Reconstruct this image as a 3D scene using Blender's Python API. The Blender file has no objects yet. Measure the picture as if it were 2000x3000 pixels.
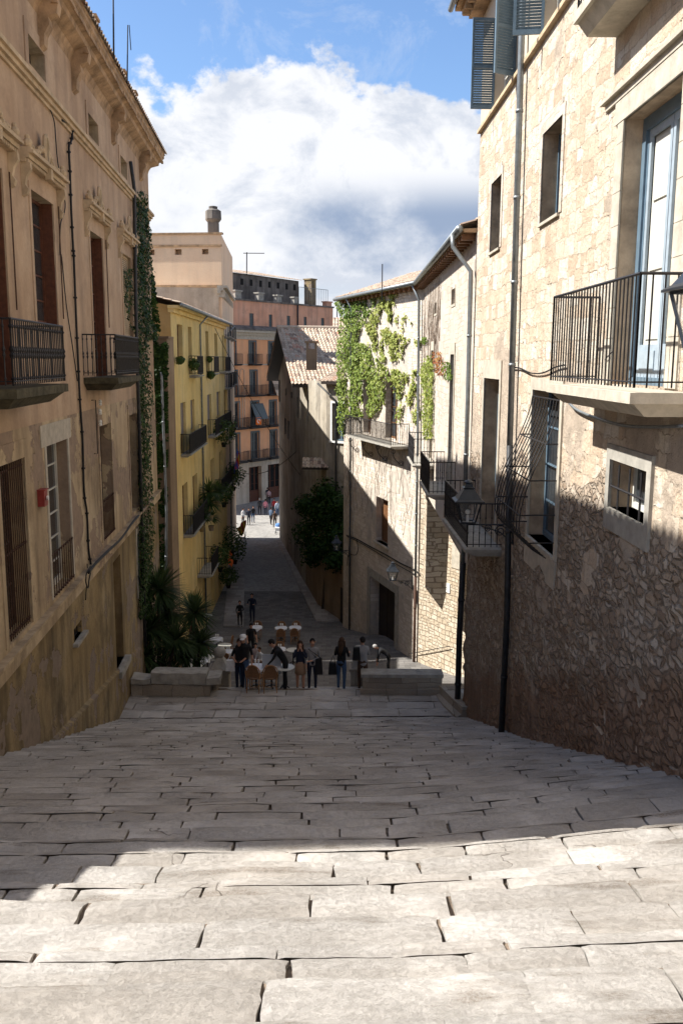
import bpy, math, random
from mathutils import Vector, Matrix, noise as mnoise
random.seed(7)
rnd=random.random
def ru(a,b): return a+(b-a)*rnd()
SC=bpy.context.scene; COL=SC.collection
# ---------------------------------------------------------------- camera model
FPX=2600.; ROLL=math.radians(.3); PITCH=math.atan(445/FPX)
def ray(px,py):
    u=(px-1000)/FPX; v=-(py-1500)/FPX
    c,s=math.cos(ROLL),math.sin(ROLL); x=u*c+v*s; y=-u*s+v*c
    cp,sp=math.cos(PITCH),math.sin(PITCH)
    return Vector((x, cp+y*sp, -sp+y*cp))
def W(px,py,Y):
    r=ray(px,py); return r*(Y/r.y)
cam=bpy.data.cameras.new('camera'); co=bpy.data.objects.new('camera',cam); COL.objects.link(co); SC.camera=co
cam.sensor_fit='VERTICAL'; cam.sensor_height=36; cam.lens=36*FPX/3000; cam.clip_end=3000; cam.clip_start=.05
co.matrix_world=Matrix.Rotation(math.pi/2-PITCH,4,'X')@Matrix.Rotation(ROLL,4,'Z')
# ---------------------------------------------------------------- ground profile
EYE=1.44; SL=.3565
def stairZ(Y): return -(EYE+SL*Y)
PROF=[(-10,stairZ(-10)),(23.4,stairZ(23.4)),(25.6,-9.86),(36.1,-14.0),(39,-14.3),(46,-14.65),(51,-15.75),(60,-15.9),(200,-16.2)]
def gz(Y):
    for (a,b),(c,d) in zip(PROF,PROF[1:]):
        if Y<=c: return b+(d-b)*(Y-a)/(c-a)
    return PROF[-1][1]
# ---------------------------------------------------------------- object helpers
def tag(o,label=None,cat=None,group=None,kind=None):
    if label: o['label']=label
    if cat: o['category']=cat
    if group: o['group']=group
    if kind: o['kind']=kind
    return o
def thing(name,loc,label,cat,group=None,rz=0):
    o=bpy.data.objects.new(name,None); COL.objects.link(o); o.location=loc; o.rotation_euler=(0,0,rz)
    o.empty_display_size=.1
    return tag(o,label,cat,group)
class MB:
    def __init__(s): s.v=[];s.f=[];s.m=[];s.c=None
    def add(s,vs,fs,mi=0):
        n=len(s.v); s.v+= [tuple(v) for v in vs]; s.f+=[tuple(i+n for i in f) for f in fs]; s.m+=[mi]*len(fs)
    def quad(s,a,b,c,d,mi=0): s.add([a,b,c,d],[(0,1,2,3)],mi)
    def hexa(s,p,mi=0): # p: 8 pts bottom 4 ccw, top 4
        s.add(p,[(3,2,1,0),(4,5,6,7),(0,1,5,4),(1,2,6,5),(2,3,7,6),(3,0,4,7)],mi)
    def box(s,lo,hi,mi=0):
        x0,y0,z0=lo;x1,y1,z1=hi
        s.hexa([(x0,y0,z0),(x1,y0,z0),(x1,y1,z0),(x0,y1,z0),(x0,y0,z1),(x1,y0,z1),(x1,y1,z1),(x0,y1,z1)],mi)
    def tube(s,pts,r,n=6,mi=0,cap=True):
        pts=[Vector(p) for p in pts]; rs=r if isinstance(r,(list,tuple)) else [r]*len(pts)
        b=len(s.v); prev=None
        for i,p in enumerate(pts):
            t=(pts[min(i+1,len(pts)-1)]-pts[max(i-1,0)])
            t=t.normalized() if t.length>1e-9 else Vector((0,0,1))
            if prev is None:
                a=Vector((0,0,1)) if abs(t.z)<.9 else Vector((1,0,0)); x=t.cross(a).normalized()
            else:
                x=(prev-t*prev.dot(t)); x=x.normalized() if x.length>1e-6 else t.orthogonal().normalized()
            prev=x; y=t.cross(x)
            for k in range(n):
                an=2*math.pi*k/n; s.v.append(tuple(p+(x*math.cos(an)+y*math.sin(an))*rs[i]))
        for i in range(len(pts)-1):
            for k in range(n):
                s.f.append((b+i*n+k,b+i*n+(k+1)%n,b+(i+1)*n+(k+1)%n,b+(i+1)*n+k)); s.m.append(mi)
        if cap:
            s.f.append(tuple(b+k for k in range(n))[::-1]); s.m.append(mi)
            e=b+(len(pts)-1)*n; s.f.append(tuple(e+k for k in range(n))); s.m.append(mi)
    def lathe(s,c,prof,n=12,mi=0):
        c=Vector(c); s.tube([c+Vector((0,0,z)) for r,z in prof],[max(r,.0005) for r,z in prof],n,mi)
    def ball(s,c,r,nu=14,nv=8,mi=0,sz=1):
        s.lathe(c,[(r*math.sin(math.pi*i/nv),-r*sz*math.cos(math.pi*i/nv)) for i in range(nv+1)],nu,mi)
    def build(s,name,mats,parent=None,smooth=False,kind=None,origin=None):
        if not isinstance(mats,(list,tuple)): mats=[mats]
        inv=None
        if parent is not None: inv=world_inv(parent)
        vs=s.v
        if inv is not None: vs=[inv@Vector(v) for v in vs]
        elif origin is not None:
            o3=Vector(origin); vs=[Vector(v)-o3 for v in vs]
        me=bpy.data.meshes.new(name); me.from_pydata([tuple(v) for v in vs],[],s.f)
        for m in mats: me.materials.append(m)
        if len(mats)>1: me.polygons.foreach_set('material_index',s.m)
        if smooth: me.polygons.foreach_set('use_smooth',[True]*len(me.polygons))
        if s.c is not None:
            a=me.attributes.new('var','FLOAT','FACE'); a.data.foreach_set('value',s.c)
        me.update(); o=bpy.data.objects.new(name,me); COL.objects.link(o)
        if parent is not None: o.parent=parent
        elif origin is not None: o.location=origin
        if kind: o['kind']=kind
        return o
def loc_m(o): return Matrix.Translation(o.location)@o.rotation_euler.to_matrix().to_4x4()
def world_inv(o):
    m=loc_m(o); p=o.parent
    while p is not None: m=loc_m(p)@m; p=p.parent
    return m.inverted()
def copy_tree(o,parent=None):
    c=o.copy(); COL.objects.link(c); c.parent=parent
    for ch in [k for k in bpy.data.objects if k.parent==o]: copy_tree(ch,c)
    return c
def smooth_angle(o): pass
# ---------------------------------------------------------------- facades
class Fac:
    """vertical plane from A to B (xy); s metres from A, z up, d outward"""
    def __init__(s,A,B,side):
        s.A=Vector((A[0],A[1],0)); d=Vector((B[0]-A[0],B[1]-A[1],0)); s.len=d.length; s.u=d.normalized()
        s.n=Vector((s.u.y,-s.u.x,0))*side
    def p(s,a,z,d=0): return s.A+s.u*a+s.n*d+Vector((0,0,z))
    def px(s,x,y,d=0):
        r=ray(x,y); t=(s.A+s.n*d).dot(s.n)/r.dot(s.n); q=r*t-s.A-s.n*d
        return q.dot(s.u),q.z
    def rect(s,TL,TR,BR,BL,d=0):
        q=[s.px(*c,d) for c in (TL,TR,BR,BL)]
        s0,s1=(q[0][0]+q[3][0])/2,(q[1][0]+q[2][0])/2
        if s0>s1: s0,s1=s1,s0
        return [s0,s1,(q[2][1]+q[3][1])/2,(q[0][1]+q[1][1])/2]
    def box(s,mb,s0,s1,z0,z1,d0,d1,mi=0):
        P=s.p
        mb.hexa([P(s0,z0,d0),P(s1,z0,d0),P(s1,z0,d1),P(s0,z0,d1),P(s0,z1,d0),P(s1,z1,d0),P(s1,z1,d1),P(s0,z1,d1)],mi)
def wall(mb,F,s0,s1,z0,z1,rects,depth=.3,thick=6,mi=0,rmi=None,ends=True,topf=None,dens=None):
    """front sheet with holes, reveals, and a body behind"""
    rmi=mi if rmi is None else rmi
    S=sorted(set([s0,s1]+[v for r in rects for v in r[:2] if s0<v<s1])); Z=sorted(set([z0,z1]+[v for r in rects for v in r[2:4] if z0<v<z1]))
    for i in range(len(S)-1):
        for j in range(len(Z)-1):
            cs,cz=(S[i]+S[i+1])/2,(Z[j]+Z[j+1])/2
            if any(r[0]<cs<r[1] and r[2]<cz<r[3] for r in rects): continue
            mb.quad(F.p(S[i],Z[j]),F.p(S[i+1],Z[j]),F.p(S[i+1],Z[j+1]),F.p(S[i],Z[j+1]),mi)
    for r in rects:
        if len(r)>4 and r[4]<.02: continue
        a,b,c,d=max(r[0],s0),min(r[1],s1),max(r[2],z0),min(r[3],z1); D=-(r[4] if len(r)>4 else depth)
        P=F.p
        mb.quad(P(a,c),P(a,d),P(a,d,D),P(a,c,D),rmi); mb.quad(P(b,c),P(b,d),P(b,d,D),P(b,c,D),rmi)
        mb.quad(P(a,d),P(b,d),P(b,d,D),P(a,d,D),rmi); mb.quad(P(a,c),P(b,c),P(b,c,D),P(a,c,D),rmi)
        mb.quad(P(a,c,D-.1),P(b,c,D-.1),P(b,d,D-.1),P(a,d,D-.1),rmi)
    P=F.p; t=-thick
    if ends:
        mb.quad(P(s0,z0),P(s0,z1),P(s0,z1,t),P(s0,z0,t),mi); mb.quad(P(s1,z0),P(s1,z1),P(s1,z1,t),P(s1,z0,t),mi)
        mb.quad(P(s0,z0,t),P(s1,z0,t),P(s1,z1,t),P(s0,z1,t),mi); mb.quad(P(s0,z1),P(s1,z1),P(s1,z1,t),P(s0,z1,t),mi)
        mb.quad(P(s0,z0),P(s1,z0),P(s1,z0,t),P(s0,z0,t),mi)
# ---------------------------------------------------------------- materials
class NT:
    def __init__(s,name):
        s.m=bpy.data.materials.new(name); s.m.use_nodes=True; s.t=s.m.node_tree; s.t.nodes.clear()
        s.out=s.n('ShaderNodeOutputMaterial'); s.b=s.n('ShaderNodeBsdfPrincipled'); s.l(s.b.outputs[0],s.out.inputs[0])
        s.b.inputs['Roughness'].default_value=.85
        s.b.inputs['Specular IOR Level'].default_value=.25
    def n(s,t): return s.t.nodes.new(t)
    def l(s,a,b): s.t.links.new(a,b)
    def set(s,inp,v):
        if isinstance(v,bpy.types.NodeSocket): s.l(v,inp)
        elif isinstance(v,(tuple,list)) and len(v)==3 and inp.type=='RGBA': inp.default_value=(*v,1)
        else: inp.default_value=v
    def pos(s):
        if not hasattr(s,'_p'): s._p=s.n('ShaderNodeNewGeometry').outputs['Position']
        return s._p
    def uv(s,ux,uy,sc=(1,1)):
        """wall coordinates: along (ux,uy), up z"""
        v=s.n('ShaderNodeVectorMath'); v.operation='DOT_PRODUCT'; s.l(s.pos(),v.inputs[0]); v.inputs[1].default_value=(ux,uy,0)
        x=s.n('ShaderNodeSeparateXYZ'); s.l(s.pos(),x.inputs[0])
        c=s.n('ShaderNodeCombineXYZ'); s.l(v.outputs['Value'],c.inputs[0]); s.l(x.outputs[2],c.inputs[1]); 
        # small third coordinate keeps reveals varied
        w=s.n('ShaderNodeVectorMath'); w.operation='DOT_PRODUCT'; s.l(s.pos(),w.inputs[0]); w.inputs[1].default_value=(uy,-ux,0); s.l(w.outputs['Value'],c.inputs[2])
        return c.outputs[0]
    def scale(s,v,k):
        m=s.n('ShaderNodeVectorMath'); m.operation='MULTIPLY'; s.l(v,m.inputs[0]); m.inputs[1].default_value=k; return m.outputs[0]
    def noise(s,v,sc,det=4,rough=.6,col=False,dist=0):
        n=s.n('ShaderNodeTexNoise'); s.l(v,n.inputs['Vector']); n.inputs['Scale'].default_value=sc; n.inputs['Detail'].default_value=det; n.inputs['Roughness'].default_value=rough
        n.inputs['Distortion'].default_value=dist
        return n.outputs['Color' if col else 'Fac']
    def warp(s,v,sc,amt):
        c=s.noise(v,sc,3,.6,True); m=s.n('ShaderNodeVectorMath'); m.operation='SUBTRACT'; s.l(c,m.inputs[0]); m.inputs[1].default_value=(.5,.5,.5)
        k=s.n('ShaderNodeVectorMath'); k.operation='SCALE'; s.l(m.outputs[0],k.inputs[0]); k.inputs['Scale'].default_value=amt
        a=s.n('ShaderNodeVectorMath'); a.operation='ADD'; s.l(v,a.inputs[0]); s.l(k.outputs[0],a.inputs[1]); return a.outputs[0]
    def ramp(s,f,*st):
        r=s.n('ShaderNodeValToRGB'); s.l(f,r.inputs[0]); e=r.color_ramp.elements
        while len(e)<len(st): e.new(.5)
        for i,(p,c) in enumerate(st):
            e[i].position=p; e[i].color=(*c,1) if isinstance(c,(tuple,list)) else (c,c,c,1)
        return r.outputs[0]
    def mix(s,f,a,b,mode='MIX'):
        m=s.n('ShaderNodeMix'); m.data_type='RGBA'; m.blend_type=mode
        s.set(m.inputs[0],f); s.set(m.inputs[6],a); s.set(m.inputs[7],b); return m.outputs[2]
    def math(s,op,a,b=0,c=None):
        m=s.n('ShaderNodeMath'); m.operation=op; s.set(m.inputs[0],a); s.set(m.inputs[1],b)
        if c is not None: s.set(m.inputs[2],c)
        return m.outputs[0]
    def z(s,v=None,i=2):
        x=s.n('ShaderNodeSeparateXYZ'); s.l(v if v is not None else s.pos(),x.inputs[0]); return x.outputs[i]
    def map(s,v,a,b,c=0,d=1):
        m=s.n('ShaderNodeMapRange'); s.set(m.inputs[0],v); m.inputs[1].default_value=a; m.inputs[2].default_value=b; m.inputs[3].default_value=c; m.inputs[4].default_value=d; return m.outputs[0]
    def bump(s,h,dist=.02,st=1.0,prev=None):
        b=s.n('ShaderNodeBump'); s.l(h,b.inputs['Height']); b.inputs['Distance'].default_value=dist; b.inputs['Strength'].default_value=st
        if prev is not None: s.l(prev,b.inputs['Normal'])
        return b.outputs[0]
    def brick(s,v,w,h,mort=.012,off=.5,smooth=.1,freq=2,sq=1.0,sqf=2):
        b=s.n('ShaderNodeTexBrick'); s.l(v,b.inputs['Vector']); b.inputs['Scale'].default_value=1; b.inputs['Mortar Size'].default_value=mort
        b.inputs['Mortar Smooth'].default_value=smooth; b.inputs['Brick Width'].default_value=w; b.inputs['Row Height'].default_value=h
        b.offset=off; b.offset_frequency=freq; b.squash=sq; b.squash_frequency=sqf
        b.inputs['Color1'].default_value=(0,0,0,1); b.inputs['Color2'].default_value=(1,1,1,1); b.inputs['Mortar'].default_value=(.5,.5,.5,1)
        return b.outputs['Color'],b.outputs['Fac']
    def fin(s,col,rough=None,normal=None,metal=None):
        s.set(s.b.inputs['Base Color'],col)
        if rough is not None: s.set(s.b.inputs['Roughness'],rough)
        if normal is not None: s.l(normal,s.b.inputs['Normal'])
        if metal is not None: s.b.inputs['Metallic'].default_value=metal
        return s.m
def simple(name,col,rough=.7,var=.15,sc=6,metal=0,spec=.3,bump=0):
    t=NT(name); n=t.noise(t.pos(),sc,4)
    a=tuple(c*(1-var) for c in col); b=tuple(min(1,c*(1+var)) for c in col)
    t.b.inputs['Specular IOR Level'].default_value=spec
    nm=t.bump(t.noise(t.pos(),sc*6,3),bump,.6) if bump else None
    return t.fin(t.ramp(n,(.3,a),(.7,b)),rough,nm,metal)
def plaster(name,cols,dirs=(0,1),stain=(.12,.08,.05),amt=.5,streak=True,bumpd=.01,patch=None,coarse=1.0):
    t=NT(name); v=t.uv(*dirs)
    c=t.ramp(t.noise(t.warp(v,.7,.5),.35*coarse,6,.62),(.3,cols[0]),(.5,cols[1]),(.7,cols[2]))
    c=t.mix(t.map(t.noise(v,14,4),.3,.8,0,.35),c,tuple(x*.75 for x in cols[0]))
    if streak:
        sv=t.scale(v,(1.3,.17,1)); s_=t.noise(t.warp(sv,1,.3),1.3,5,.58)
        c=t.mix(t.map(s_,.43,.72,0,amt),c,stain)
        c=t.mix(t.map(t.noise(t.warp(v,1.5,.6),.9,7,.68),.50,.72,0,amt*.8),c,tuple(x*.8 for x in stain))
    b=t.bump(t.noise(v,9,5,.6),bumpd*1.5,.7); b=t.bump(t.noise(v,60,3),bumpd*.3,.5,b)
    if patch:
        p=t.noise(t.warp(v,2,.35),.55,6,.6); pm=t.ramp(p,(.545,0.),(.553,1.))
        c=t.mix(pm,c,t.ramp(t.noise(v,5,5),(.3,patch),(.7,tuple(x*.7 for x in patch))))
        b=t.bump(pm,-.02,.9,b)
    return t.fin(c,.9,b)
def masonry(name,dirs,w,h,cols,mort,mc,wr=(3,.08),bd=.03,patch=None,patchlo=.55,rubble=False,low=None,big=.3,zpatch=None):
    t=NT(name); v=t.uv(*dirs); vw=t.warp(v,.6,.25); vw=t.warp(vw,wr[0],wr[1])
    bc,bf=t.brick(vw,w,h,mort,.5,.25,2,.65,3)
    if not rubble and w<.8:
        b2,f2=t.brick(t.warp(vw,2.2,.10),w*.55,h*.62,mort*.8,.37,.3,3,1.7,2); ms=t.ramp(t.noise(t.warp(v,.9,.5),.8,3,.5),(.50,0.),(.53,1.))
        bc=t.mix(ms,bc,b2); bf=t.math('ADD',t.math('MULTIPLY',bf,t.math('SUBTRACT',1,ms)),t.math('MULTIPLY',f2,ms))
    if rubble:
        vo=t.n('ShaderNodeTexVoronoi'); t.l(t.scale(t.warp(t.warp(v,2.2,.30),9,.06),(1,1.8,1)),vo.inputs['Vector']); vo.inputs['Scale'].default_value=1/w; vo.feature='DISTANCE_TO_EDGE'
        bf=t.ramp(vo.outputs['Distance'],(.0,1.),(.05,.7),(.17,0.))
        vo2=t.n('ShaderNodeTexVoronoi'); t.l(t.scale(t.warp(t.warp(v,2.2,.30),9,.06),(1,1.8,1)),vo2.inputs['Vector']); vo2.inputs['Scale'].default_value=1/w
        bc=t.z(vo2.outputs['Color'],0)
    n1=t.noise(v,big,5,.6)
    f=t.math('ADD',t.math('MULTIPLY',bc,.55),t.math('MULTIPLY',t.noise(v,1.8,5,.65),.5))
    st=[(i/(len(cols)-1)*.7+.15,c) for i,c in enumerate(cols)]
    c=t.ramp(f,*st)
    c=t.mix(t.map(t.noise(v,22,4,.7),.45,.8,0,.45),c,tuple(x*.55 for x in cols[0]))
    c=t.mix(t.math('MULTIPLY',bf,.8),c,mc)
    hgt=t.math('SUBTRACT',t.math('ADD',t.math('MULTIPLY',t.noise(v,7,6,.65),.6),t.math('MULTIPLY',bc,.3)),t.math('MULTIPLY',bf,.9))
    if patch:
        pn=t.noise(t.warp(v,1.5,.4),.42,6,.6)
        if zpatch: pn=t.math('ADD',pn,t.map(t.z(),zpatch[0],zpatch[1],zpatch[2],0))
        pm=t.ramp(pn,(patchlo,0.),(patchlo+.03,1.))
        c=t.mix(pm,c,t.ramp(t.noise(v,2.5,6,.65),(.3,patch),(.7,tuple(x*.68 for x in patch))))
        hp=t.math('ADD',t.math('MULTIPLY',t.noise(t.warp(v,2,.2),3.2,8,.72),1.25),-.1)
        m=t.n('ShaderNodeMix'); m.data_type='FLOAT'; t.l(pm,m.inputs[0]); t.l(hgt,m.inputs[2]); t.l(hp,m.inputs[3]); hgt=m.outputs[0]
    if low:  # reddish render on the lowest couple of metres, following the steps
        hh=t.math('ADD',t.math('ADD',t.z(),EYE),t.math('MULTIPLY',t.z(i=1),SL))
        hh=t.math('ADD',hh,t.math('MULTIPLY',t.noise(v,.8,5,.65),-2.2))
        c=t.mix(t.map(hh,-.1,.5,.92,0),c,t.ramp(t.noise(t.scale(v,(1.5,.5,1)),2.2,5,.65),(.3,low[0]),(.6,low[1]),(.75,low[2])))
    b=t.bump(hgt,bd,1); b=t.bump(t.noise(v,45,4,.7),bd*.2,.8,b)
    return t.fin(c,.92,b)
# ---------------------------------------------------------------- render, world, sun
SC.render.engine='CYCLES'
SC.view_settings.view_transform='Standard'; SC.view_settings.look='None'; SC.view_settings.gamma=1; SC.view_settings.exposure=1.08
SUND=Vector((-1,.0,1.1)).normalized()
el=math.asin(SUND.z); az=math.atan2(SUND.x,SUND.y)
w=bpy.data.worlds.new('World'); SC.world=w; w.use_nodes=True; T=w.node_tree; T.nodes.clear()
def wn(t): return T.nodes.new(t)
sky=wn('ShaderNodeTexSky'); sky.sky_type='NISHITA'; sky.sun_disc=False; sky.sun_elevation=el; sky.sun_rotation=az
sky.ozone_density=2.2; sky.dust_density=.6
tc=wn('ShaderNodeTexCoord'); sx=wn('ShaderNodeSeparateXYZ'); T.links.new(tc.outputs['Generated'],sx.inputs[0])
def wm(op,a,b=0,c=0):
    m=wn('ShaderNodeMath'); m.operation=op
    for i,v in enumerate((a,b,c)):
        if isinstance(v,bpy.types.NodeSocket): T.links.new(v,m.inputs[i])
        else: m.inputs[i].default_value=v
    return m.outputs[0]
def wmap(v,a,b,c=0,d=1,sm=False):
    m=wn('ShaderNodeMapRange'); T.links.new(v,m.inputs[0])
    if sm: m.interpolation_type='SMOOTHSTEP'
    for i,k in enumerate((a,b,c,d)): m.inputs[i+1].default_value=k
    return m.outputs[0]
def wnoise(vec,sc,det,rough=.55,dist=0):
    n=wn('ShaderNodeTexNoise'); T.links.new(vec,n.inputs['Vector']); n.inputs['Scale'].default_value=sc; n.inputs['Detail'].default_value=det; n.inputs['Roughness'].default_value=rough; n.inputs['Distortion'].default_value=dist
    return n.outputs['Fac']
def wmix(f,a,b):
    m=wn('ShaderNodeMix'); m.data_type='RGBA'
    for i,v in ((0,f),(6,a),(7,b)):
        if isinstance(v,bpy.types.NodeSocket): T.links.new(v,m.inputs[i])
        else: m.inputs[i].default_value=v if i==0 else (*v,1)
    return m.outputs[2]
E_=sx.outputs[2]                          # sine of elevation
A_=wm('ARCTAN2',sx.outputs[0],sx.outputs[1])  # azimuth from street axis
cv=wn('ShaderNodeCombineXYZ'); T.links.new(A_,cv.inputs[0]); T.links.new(wm('MULTIPLY',E_,1.35),cv.inputs[1]); cv.inputs[2].default_value=2.37
big=wnoise(cv.outputs[0],4.6,9,.56,.1); fine=wnoise(cv.outputs[0],13,8,.6)
mp=wn('ShaderNodeVectorMath'); mp.operation='ADD'; T.links.new(cv.outputs[0],mp.inputs[0]); mp.inputs[1].default_value=(3.1,.045,1.3)
lit=wnoise(mp.outputs[0],5.2,8,.6)
lit2=wnoise(mp.outputs[0],11,9,.62,.3)
# cloud bank: dense from the roofs to about 15 degrees, its upper edge billowing; its top is lower at the sides
edge=wm('ADD',wmap(wm('ABSOLUTE',wm('ADD',A_,.01)),0,.34,.300,.278),wm('MULTIPLY',wm('SUBTRACT',big,.5),.30))
d_=wm('SUBTRACT',edge,E_)
mask=wmap(wm('ADD',d_,wm('MULTIPLY',wm('SUBTRACT',fine,.5),.07)),-.003,.012,0,1,True)
wisp=wmap(wnoise(cv.outputs[0],7,8,.7,.6),.52,.75,0,.5)
puff=wmap(wnoise(cv.outputs[0],3.1,8,.6,.3),.50,.56,0,.9,True)
mask=wm('MAXIMUM',mask,wm('MAXIMUM',wm('MULTIPLY',wisp,.8),wm('MULTIPLY',puff,wmap(E_,.36,.5))))
streak=wn('ShaderNodeCombineXYZ'); T.links.new(wm('MULTIPLY',A_,2.2),streak.inputs[0]); T.links.new(wm('MULTIPLY',E_,11),streak.inputs[1]); streak.inputs[2].default_value=.7
gaps=wmap(wnoise(streak.outputs[0],1.9,6,.6),.50,.68,0,.75)
mask=wm('MULTIPLY',mask,wm('SUBTRACT',1,wm('MULTIPLY',gaps,wmap(E_,.085,.04,0,1))))
# shaded undersides of the clouds around 5..9 degrees
sh=wm('MULTIPLY',wmap(E_,.20,.15,0,1,True),wmap(E_,.055,.10,0,1,True))
sh=wm('MULTIPLY',sh,wmap(wm('ADD',lit,wmap(A_,-.14,.12,-.16,.1)),.34,.62,0,1,True))
sh=wm('MAXIMUM',wm('MULTIPLY',sh,.95),wmap(wm('SUBTRACT',.53,lit2),0,.14,0,.42))
ccol=wmix(sh,(.60,.61,.635),(.19,.25,.36))
skc=wn('ShaderNodeVectorMath'); skc.operation='MULTIPLY'; T.links.new(sky.outputs[0],skc.inputs[0]); skc.inputs[1].default_value=(.098,.110,.124)
fc=wmix(mask,skc.outputs[0],ccol)
zen=wmap(E_,.35,.8,1,.75); fz=wn('ShaderNodeVectorMath'); fz.operation='SCALE'; T.links.new(fc,fz.inputs[0]); T.links.new(zen,fz.inputs['Scale'])
bg=wn('ShaderNodeBackground'); T.links.new(fz.outputs[0],bg.inputs[0]); bg.inputs[1].default_value=.78
wo=wn('ShaderNodeOutputWorld'); T.links.new(bg.outputs[0],wo.inputs[0])
sl=bpy.data.lights.new('sun','SUN'); sl.energy=4.9; sl.angle=math.radians(.6); sl.color=(1,.965,.905)
so=bpy.data.objects.new('sun',sl); COL.objects.link(so); so.rotation_euler=SUND.to_track_quat('Z','Y').to_euler()
# ---------------------------------------------------------------- materials
def M(): pass
M.iron=simple('wrought_iron',(.028,.026,.027),.55,.3,20,.3,.4)
M.iron_rust=simple('rusty_iron',(.07,.035,.022),.7,.4,25,.2,.3)
M.zinc=simple('zinc_pipe',(.22,.24,.25),.45,.2,8,.5,.4)
M.darkpipe=simple('dark_pipe',(.035,.036,.038),.5,.3,8,.3,.4)
M.cable=simple('black_cable',(.012,.012,.013),.6,.2)
M.glass=simple('window_glass',(.035,.04,.045),.12,.3,2,0,.6)
M.dark=simple('dark_interior',(.012,.011,.010),.9,.3)
M.wood=simple('brown_wood',(.16,.075,.032),.6,.3,14)
M.redwood=simple('red_brown_shutter',(.115,.040,.020),.65,.3,10)
M.darkwood=simple('dark_wood',(.03,.022,.018),.6,.3,14)
M.cream=simple('cream_painted_wood',(.56,.55,.50),.5,.06,8)
M.bluegrey=simple('blue_grey_paint',(.115,.17,.22),.45,.15,7)
M.bluelight=simple('pale_blue_paint',(.31,.37,.42),.5,.12,7)
M.greengrey=simple('green_grey_shutter',(.10,.12,.12),.55,.15,7)
M.white=simple('white_paint',(.75,.75,.72),.5,.06,7)
M.whitestone=simple('pale_stone_trim',(.45,.405,.33),.85,.2,5,bump=.01)
M.greystone=simple('grey_stone_trim',(.33,.31,.27),.85,.25,4,bump=.012)
M.mossy=simple('mossy_slab',(.075,.066,.04),.95,.5,5,bump=.02)
def leafmat(name,a,b,c,sss=0):
    t=NT(name); at=t.n('ShaderNodeAttribute'); at.attribute_name='var'
    col=t.ramp(at.outputs['Fac'],(.0,a),(.5,b),(1.,c))
    t.b.inputs['Specular IOR Level'].default_value=.12
    tr=t.n('ShaderNodeBsdfTranslucent'); t.l(col,tr.inputs[0]); mx=t.n('ShaderNodeMixShader'); mx.inputs[0].default_value=.25
    t.fin(col,.5); t.l(t.b.outputs[0],mx.inputs[1]); t.l(tr.outputs[0],mx.inputs[2]); t.l(mx.outputs[0],t.out.inputs[0]); return t.m
M.ivy=leafmat('ivy_leaf',(.075,.13,.022),(.20,.26,.055),(.40,.40,.12))
M.ivyred=leafmat('red_creeper',(.22,.05,.03),(.34,.13,.05),(.3,.26,.06))
M.ivydark=leafmat('dark_ivy',(.012,.034,.008),(.03,.07,.014),(.08,.13,.03))
M.yucca=leafmat('yucca_leaf',(.022,.042,.018),(.045,.075,.028),(.09,.13,.045))
M.plant=leafmat('balcony_plant',(.02,.045,.015),(.05,.09,.025),(.14,.17,.04))
M.twig=simple('creeper_stem',(.20,.15,.115),.9,.3)
M.trunk=simple('trunk_bark',(.07,.05,.035),.9,.3,20,bump=.01)
# plasters and stone
M.L_up=plaster('aged_pink_plaster',((.42,.285,.18),(.52,.37,.245),(.59,.45,.32)),stain=(.17,.11,.08),amt=.45,patch=None)
M.L_lo=plaster('stained_ochre_plaster',((.42,.31,.195),(.54,.42,.27),(.61,.50,.35)),stain=(.10,.065,.04),amt=.7,patch=(.34,.25,.18))
M.L_trim=simple('ochre_moulding',(.50,.38,.245),.9,.25,3,bump=.01)
M.L_base=plaster('damp_stained_plaster',((.20,.14,.065),(.33,.24,.12),(.44,.35,.21)),stain=(.055,.04,.028),amt=.85,patch=(.27,.21,.16))
M.soffit=simple('cornice_stone',(.36,.24,.14),.9,.45,2.5,bump=.03)
M.N=masonry('weathered_limestone_wall',(0,1),.58,.33,((.44,.32,.23),(.57,.46,.34),(.61,.53,.42),(.66,.61,.53)),.010,(.43,.35,.26),bd=.085,patch=(.56,.46,.36),patchlo=.575,wr=(4,.13),zpatch=(-1.6,1.0,.13))
M.Nlow=masonry('rough_rubble_wall',(0,1),.21,.3,((.23,.165,.115),(.37,.285,.21),(.48,.39,.30),(.60,.53,.44)),.02,(.42,.34,.26),bd=.08,patch=(.53,.44,.345),patchlo=.64,zpatch=(-1.7,-2.7,.20),rubble=True,low=((.22,.13,.08),(.33,.215,.14),(.46,.36,.27)))
M.Nup=plaster('pale_cream_plaster',((.55,.46,.35),(.60,.51,.40),(.63,.55,.45)),amt=.15)
M.A=masonry('pale_rendered_stone',(.2,1),.45,.22,((.43,.36,.29),(.54,.47,.39),(.62,.56,.48)),.012,(.48,.39,.31),bd=.03,patch=(.64,.55,.46),patchlo=.52)
M.B=masonry('rendered_house_wall',(-.31,.95),.42,.22,((.52,.44,.35),(.64,.56,.47),(.72,.65,.57)),.012,(.46,.38,.30),bd=.03,patch=(.58,.51,.43),patchlo=.52)
M.low=masonry('coursed_rubble_wall',(-.51,.86),.42,.24,((.44,.35,.24),(.57,.48,.36),(.66,.58,.46)),.022,(.22,.16,.11),bd=.06,wr=(3,.1))
M.yel=plaster('yellow_plaster',((.76,.54,.21),(.80,.59,.245),(.83,.65,.33)),stain=(.33,.26,.13),amt=.4)
M.ochre=plaster('ochre_plaster',((.44,.27,.09),(.50,.32,.12),(.53,.37,.16)),stain=(.26,.17,.08),amt=.5)
M.brownpl=plaster('brown_plaster',((.23,.16,.10),(.28,.20,.13),(.34,.26,.18)),amt=.5)
M.orange=plaster('salmon_plaster',((.78,.37,.18),(.82,.41,.21),(.84,.46,.26)),dirs=(.8,.6),stain=(.40,.24,.16),amt=.3)
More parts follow.
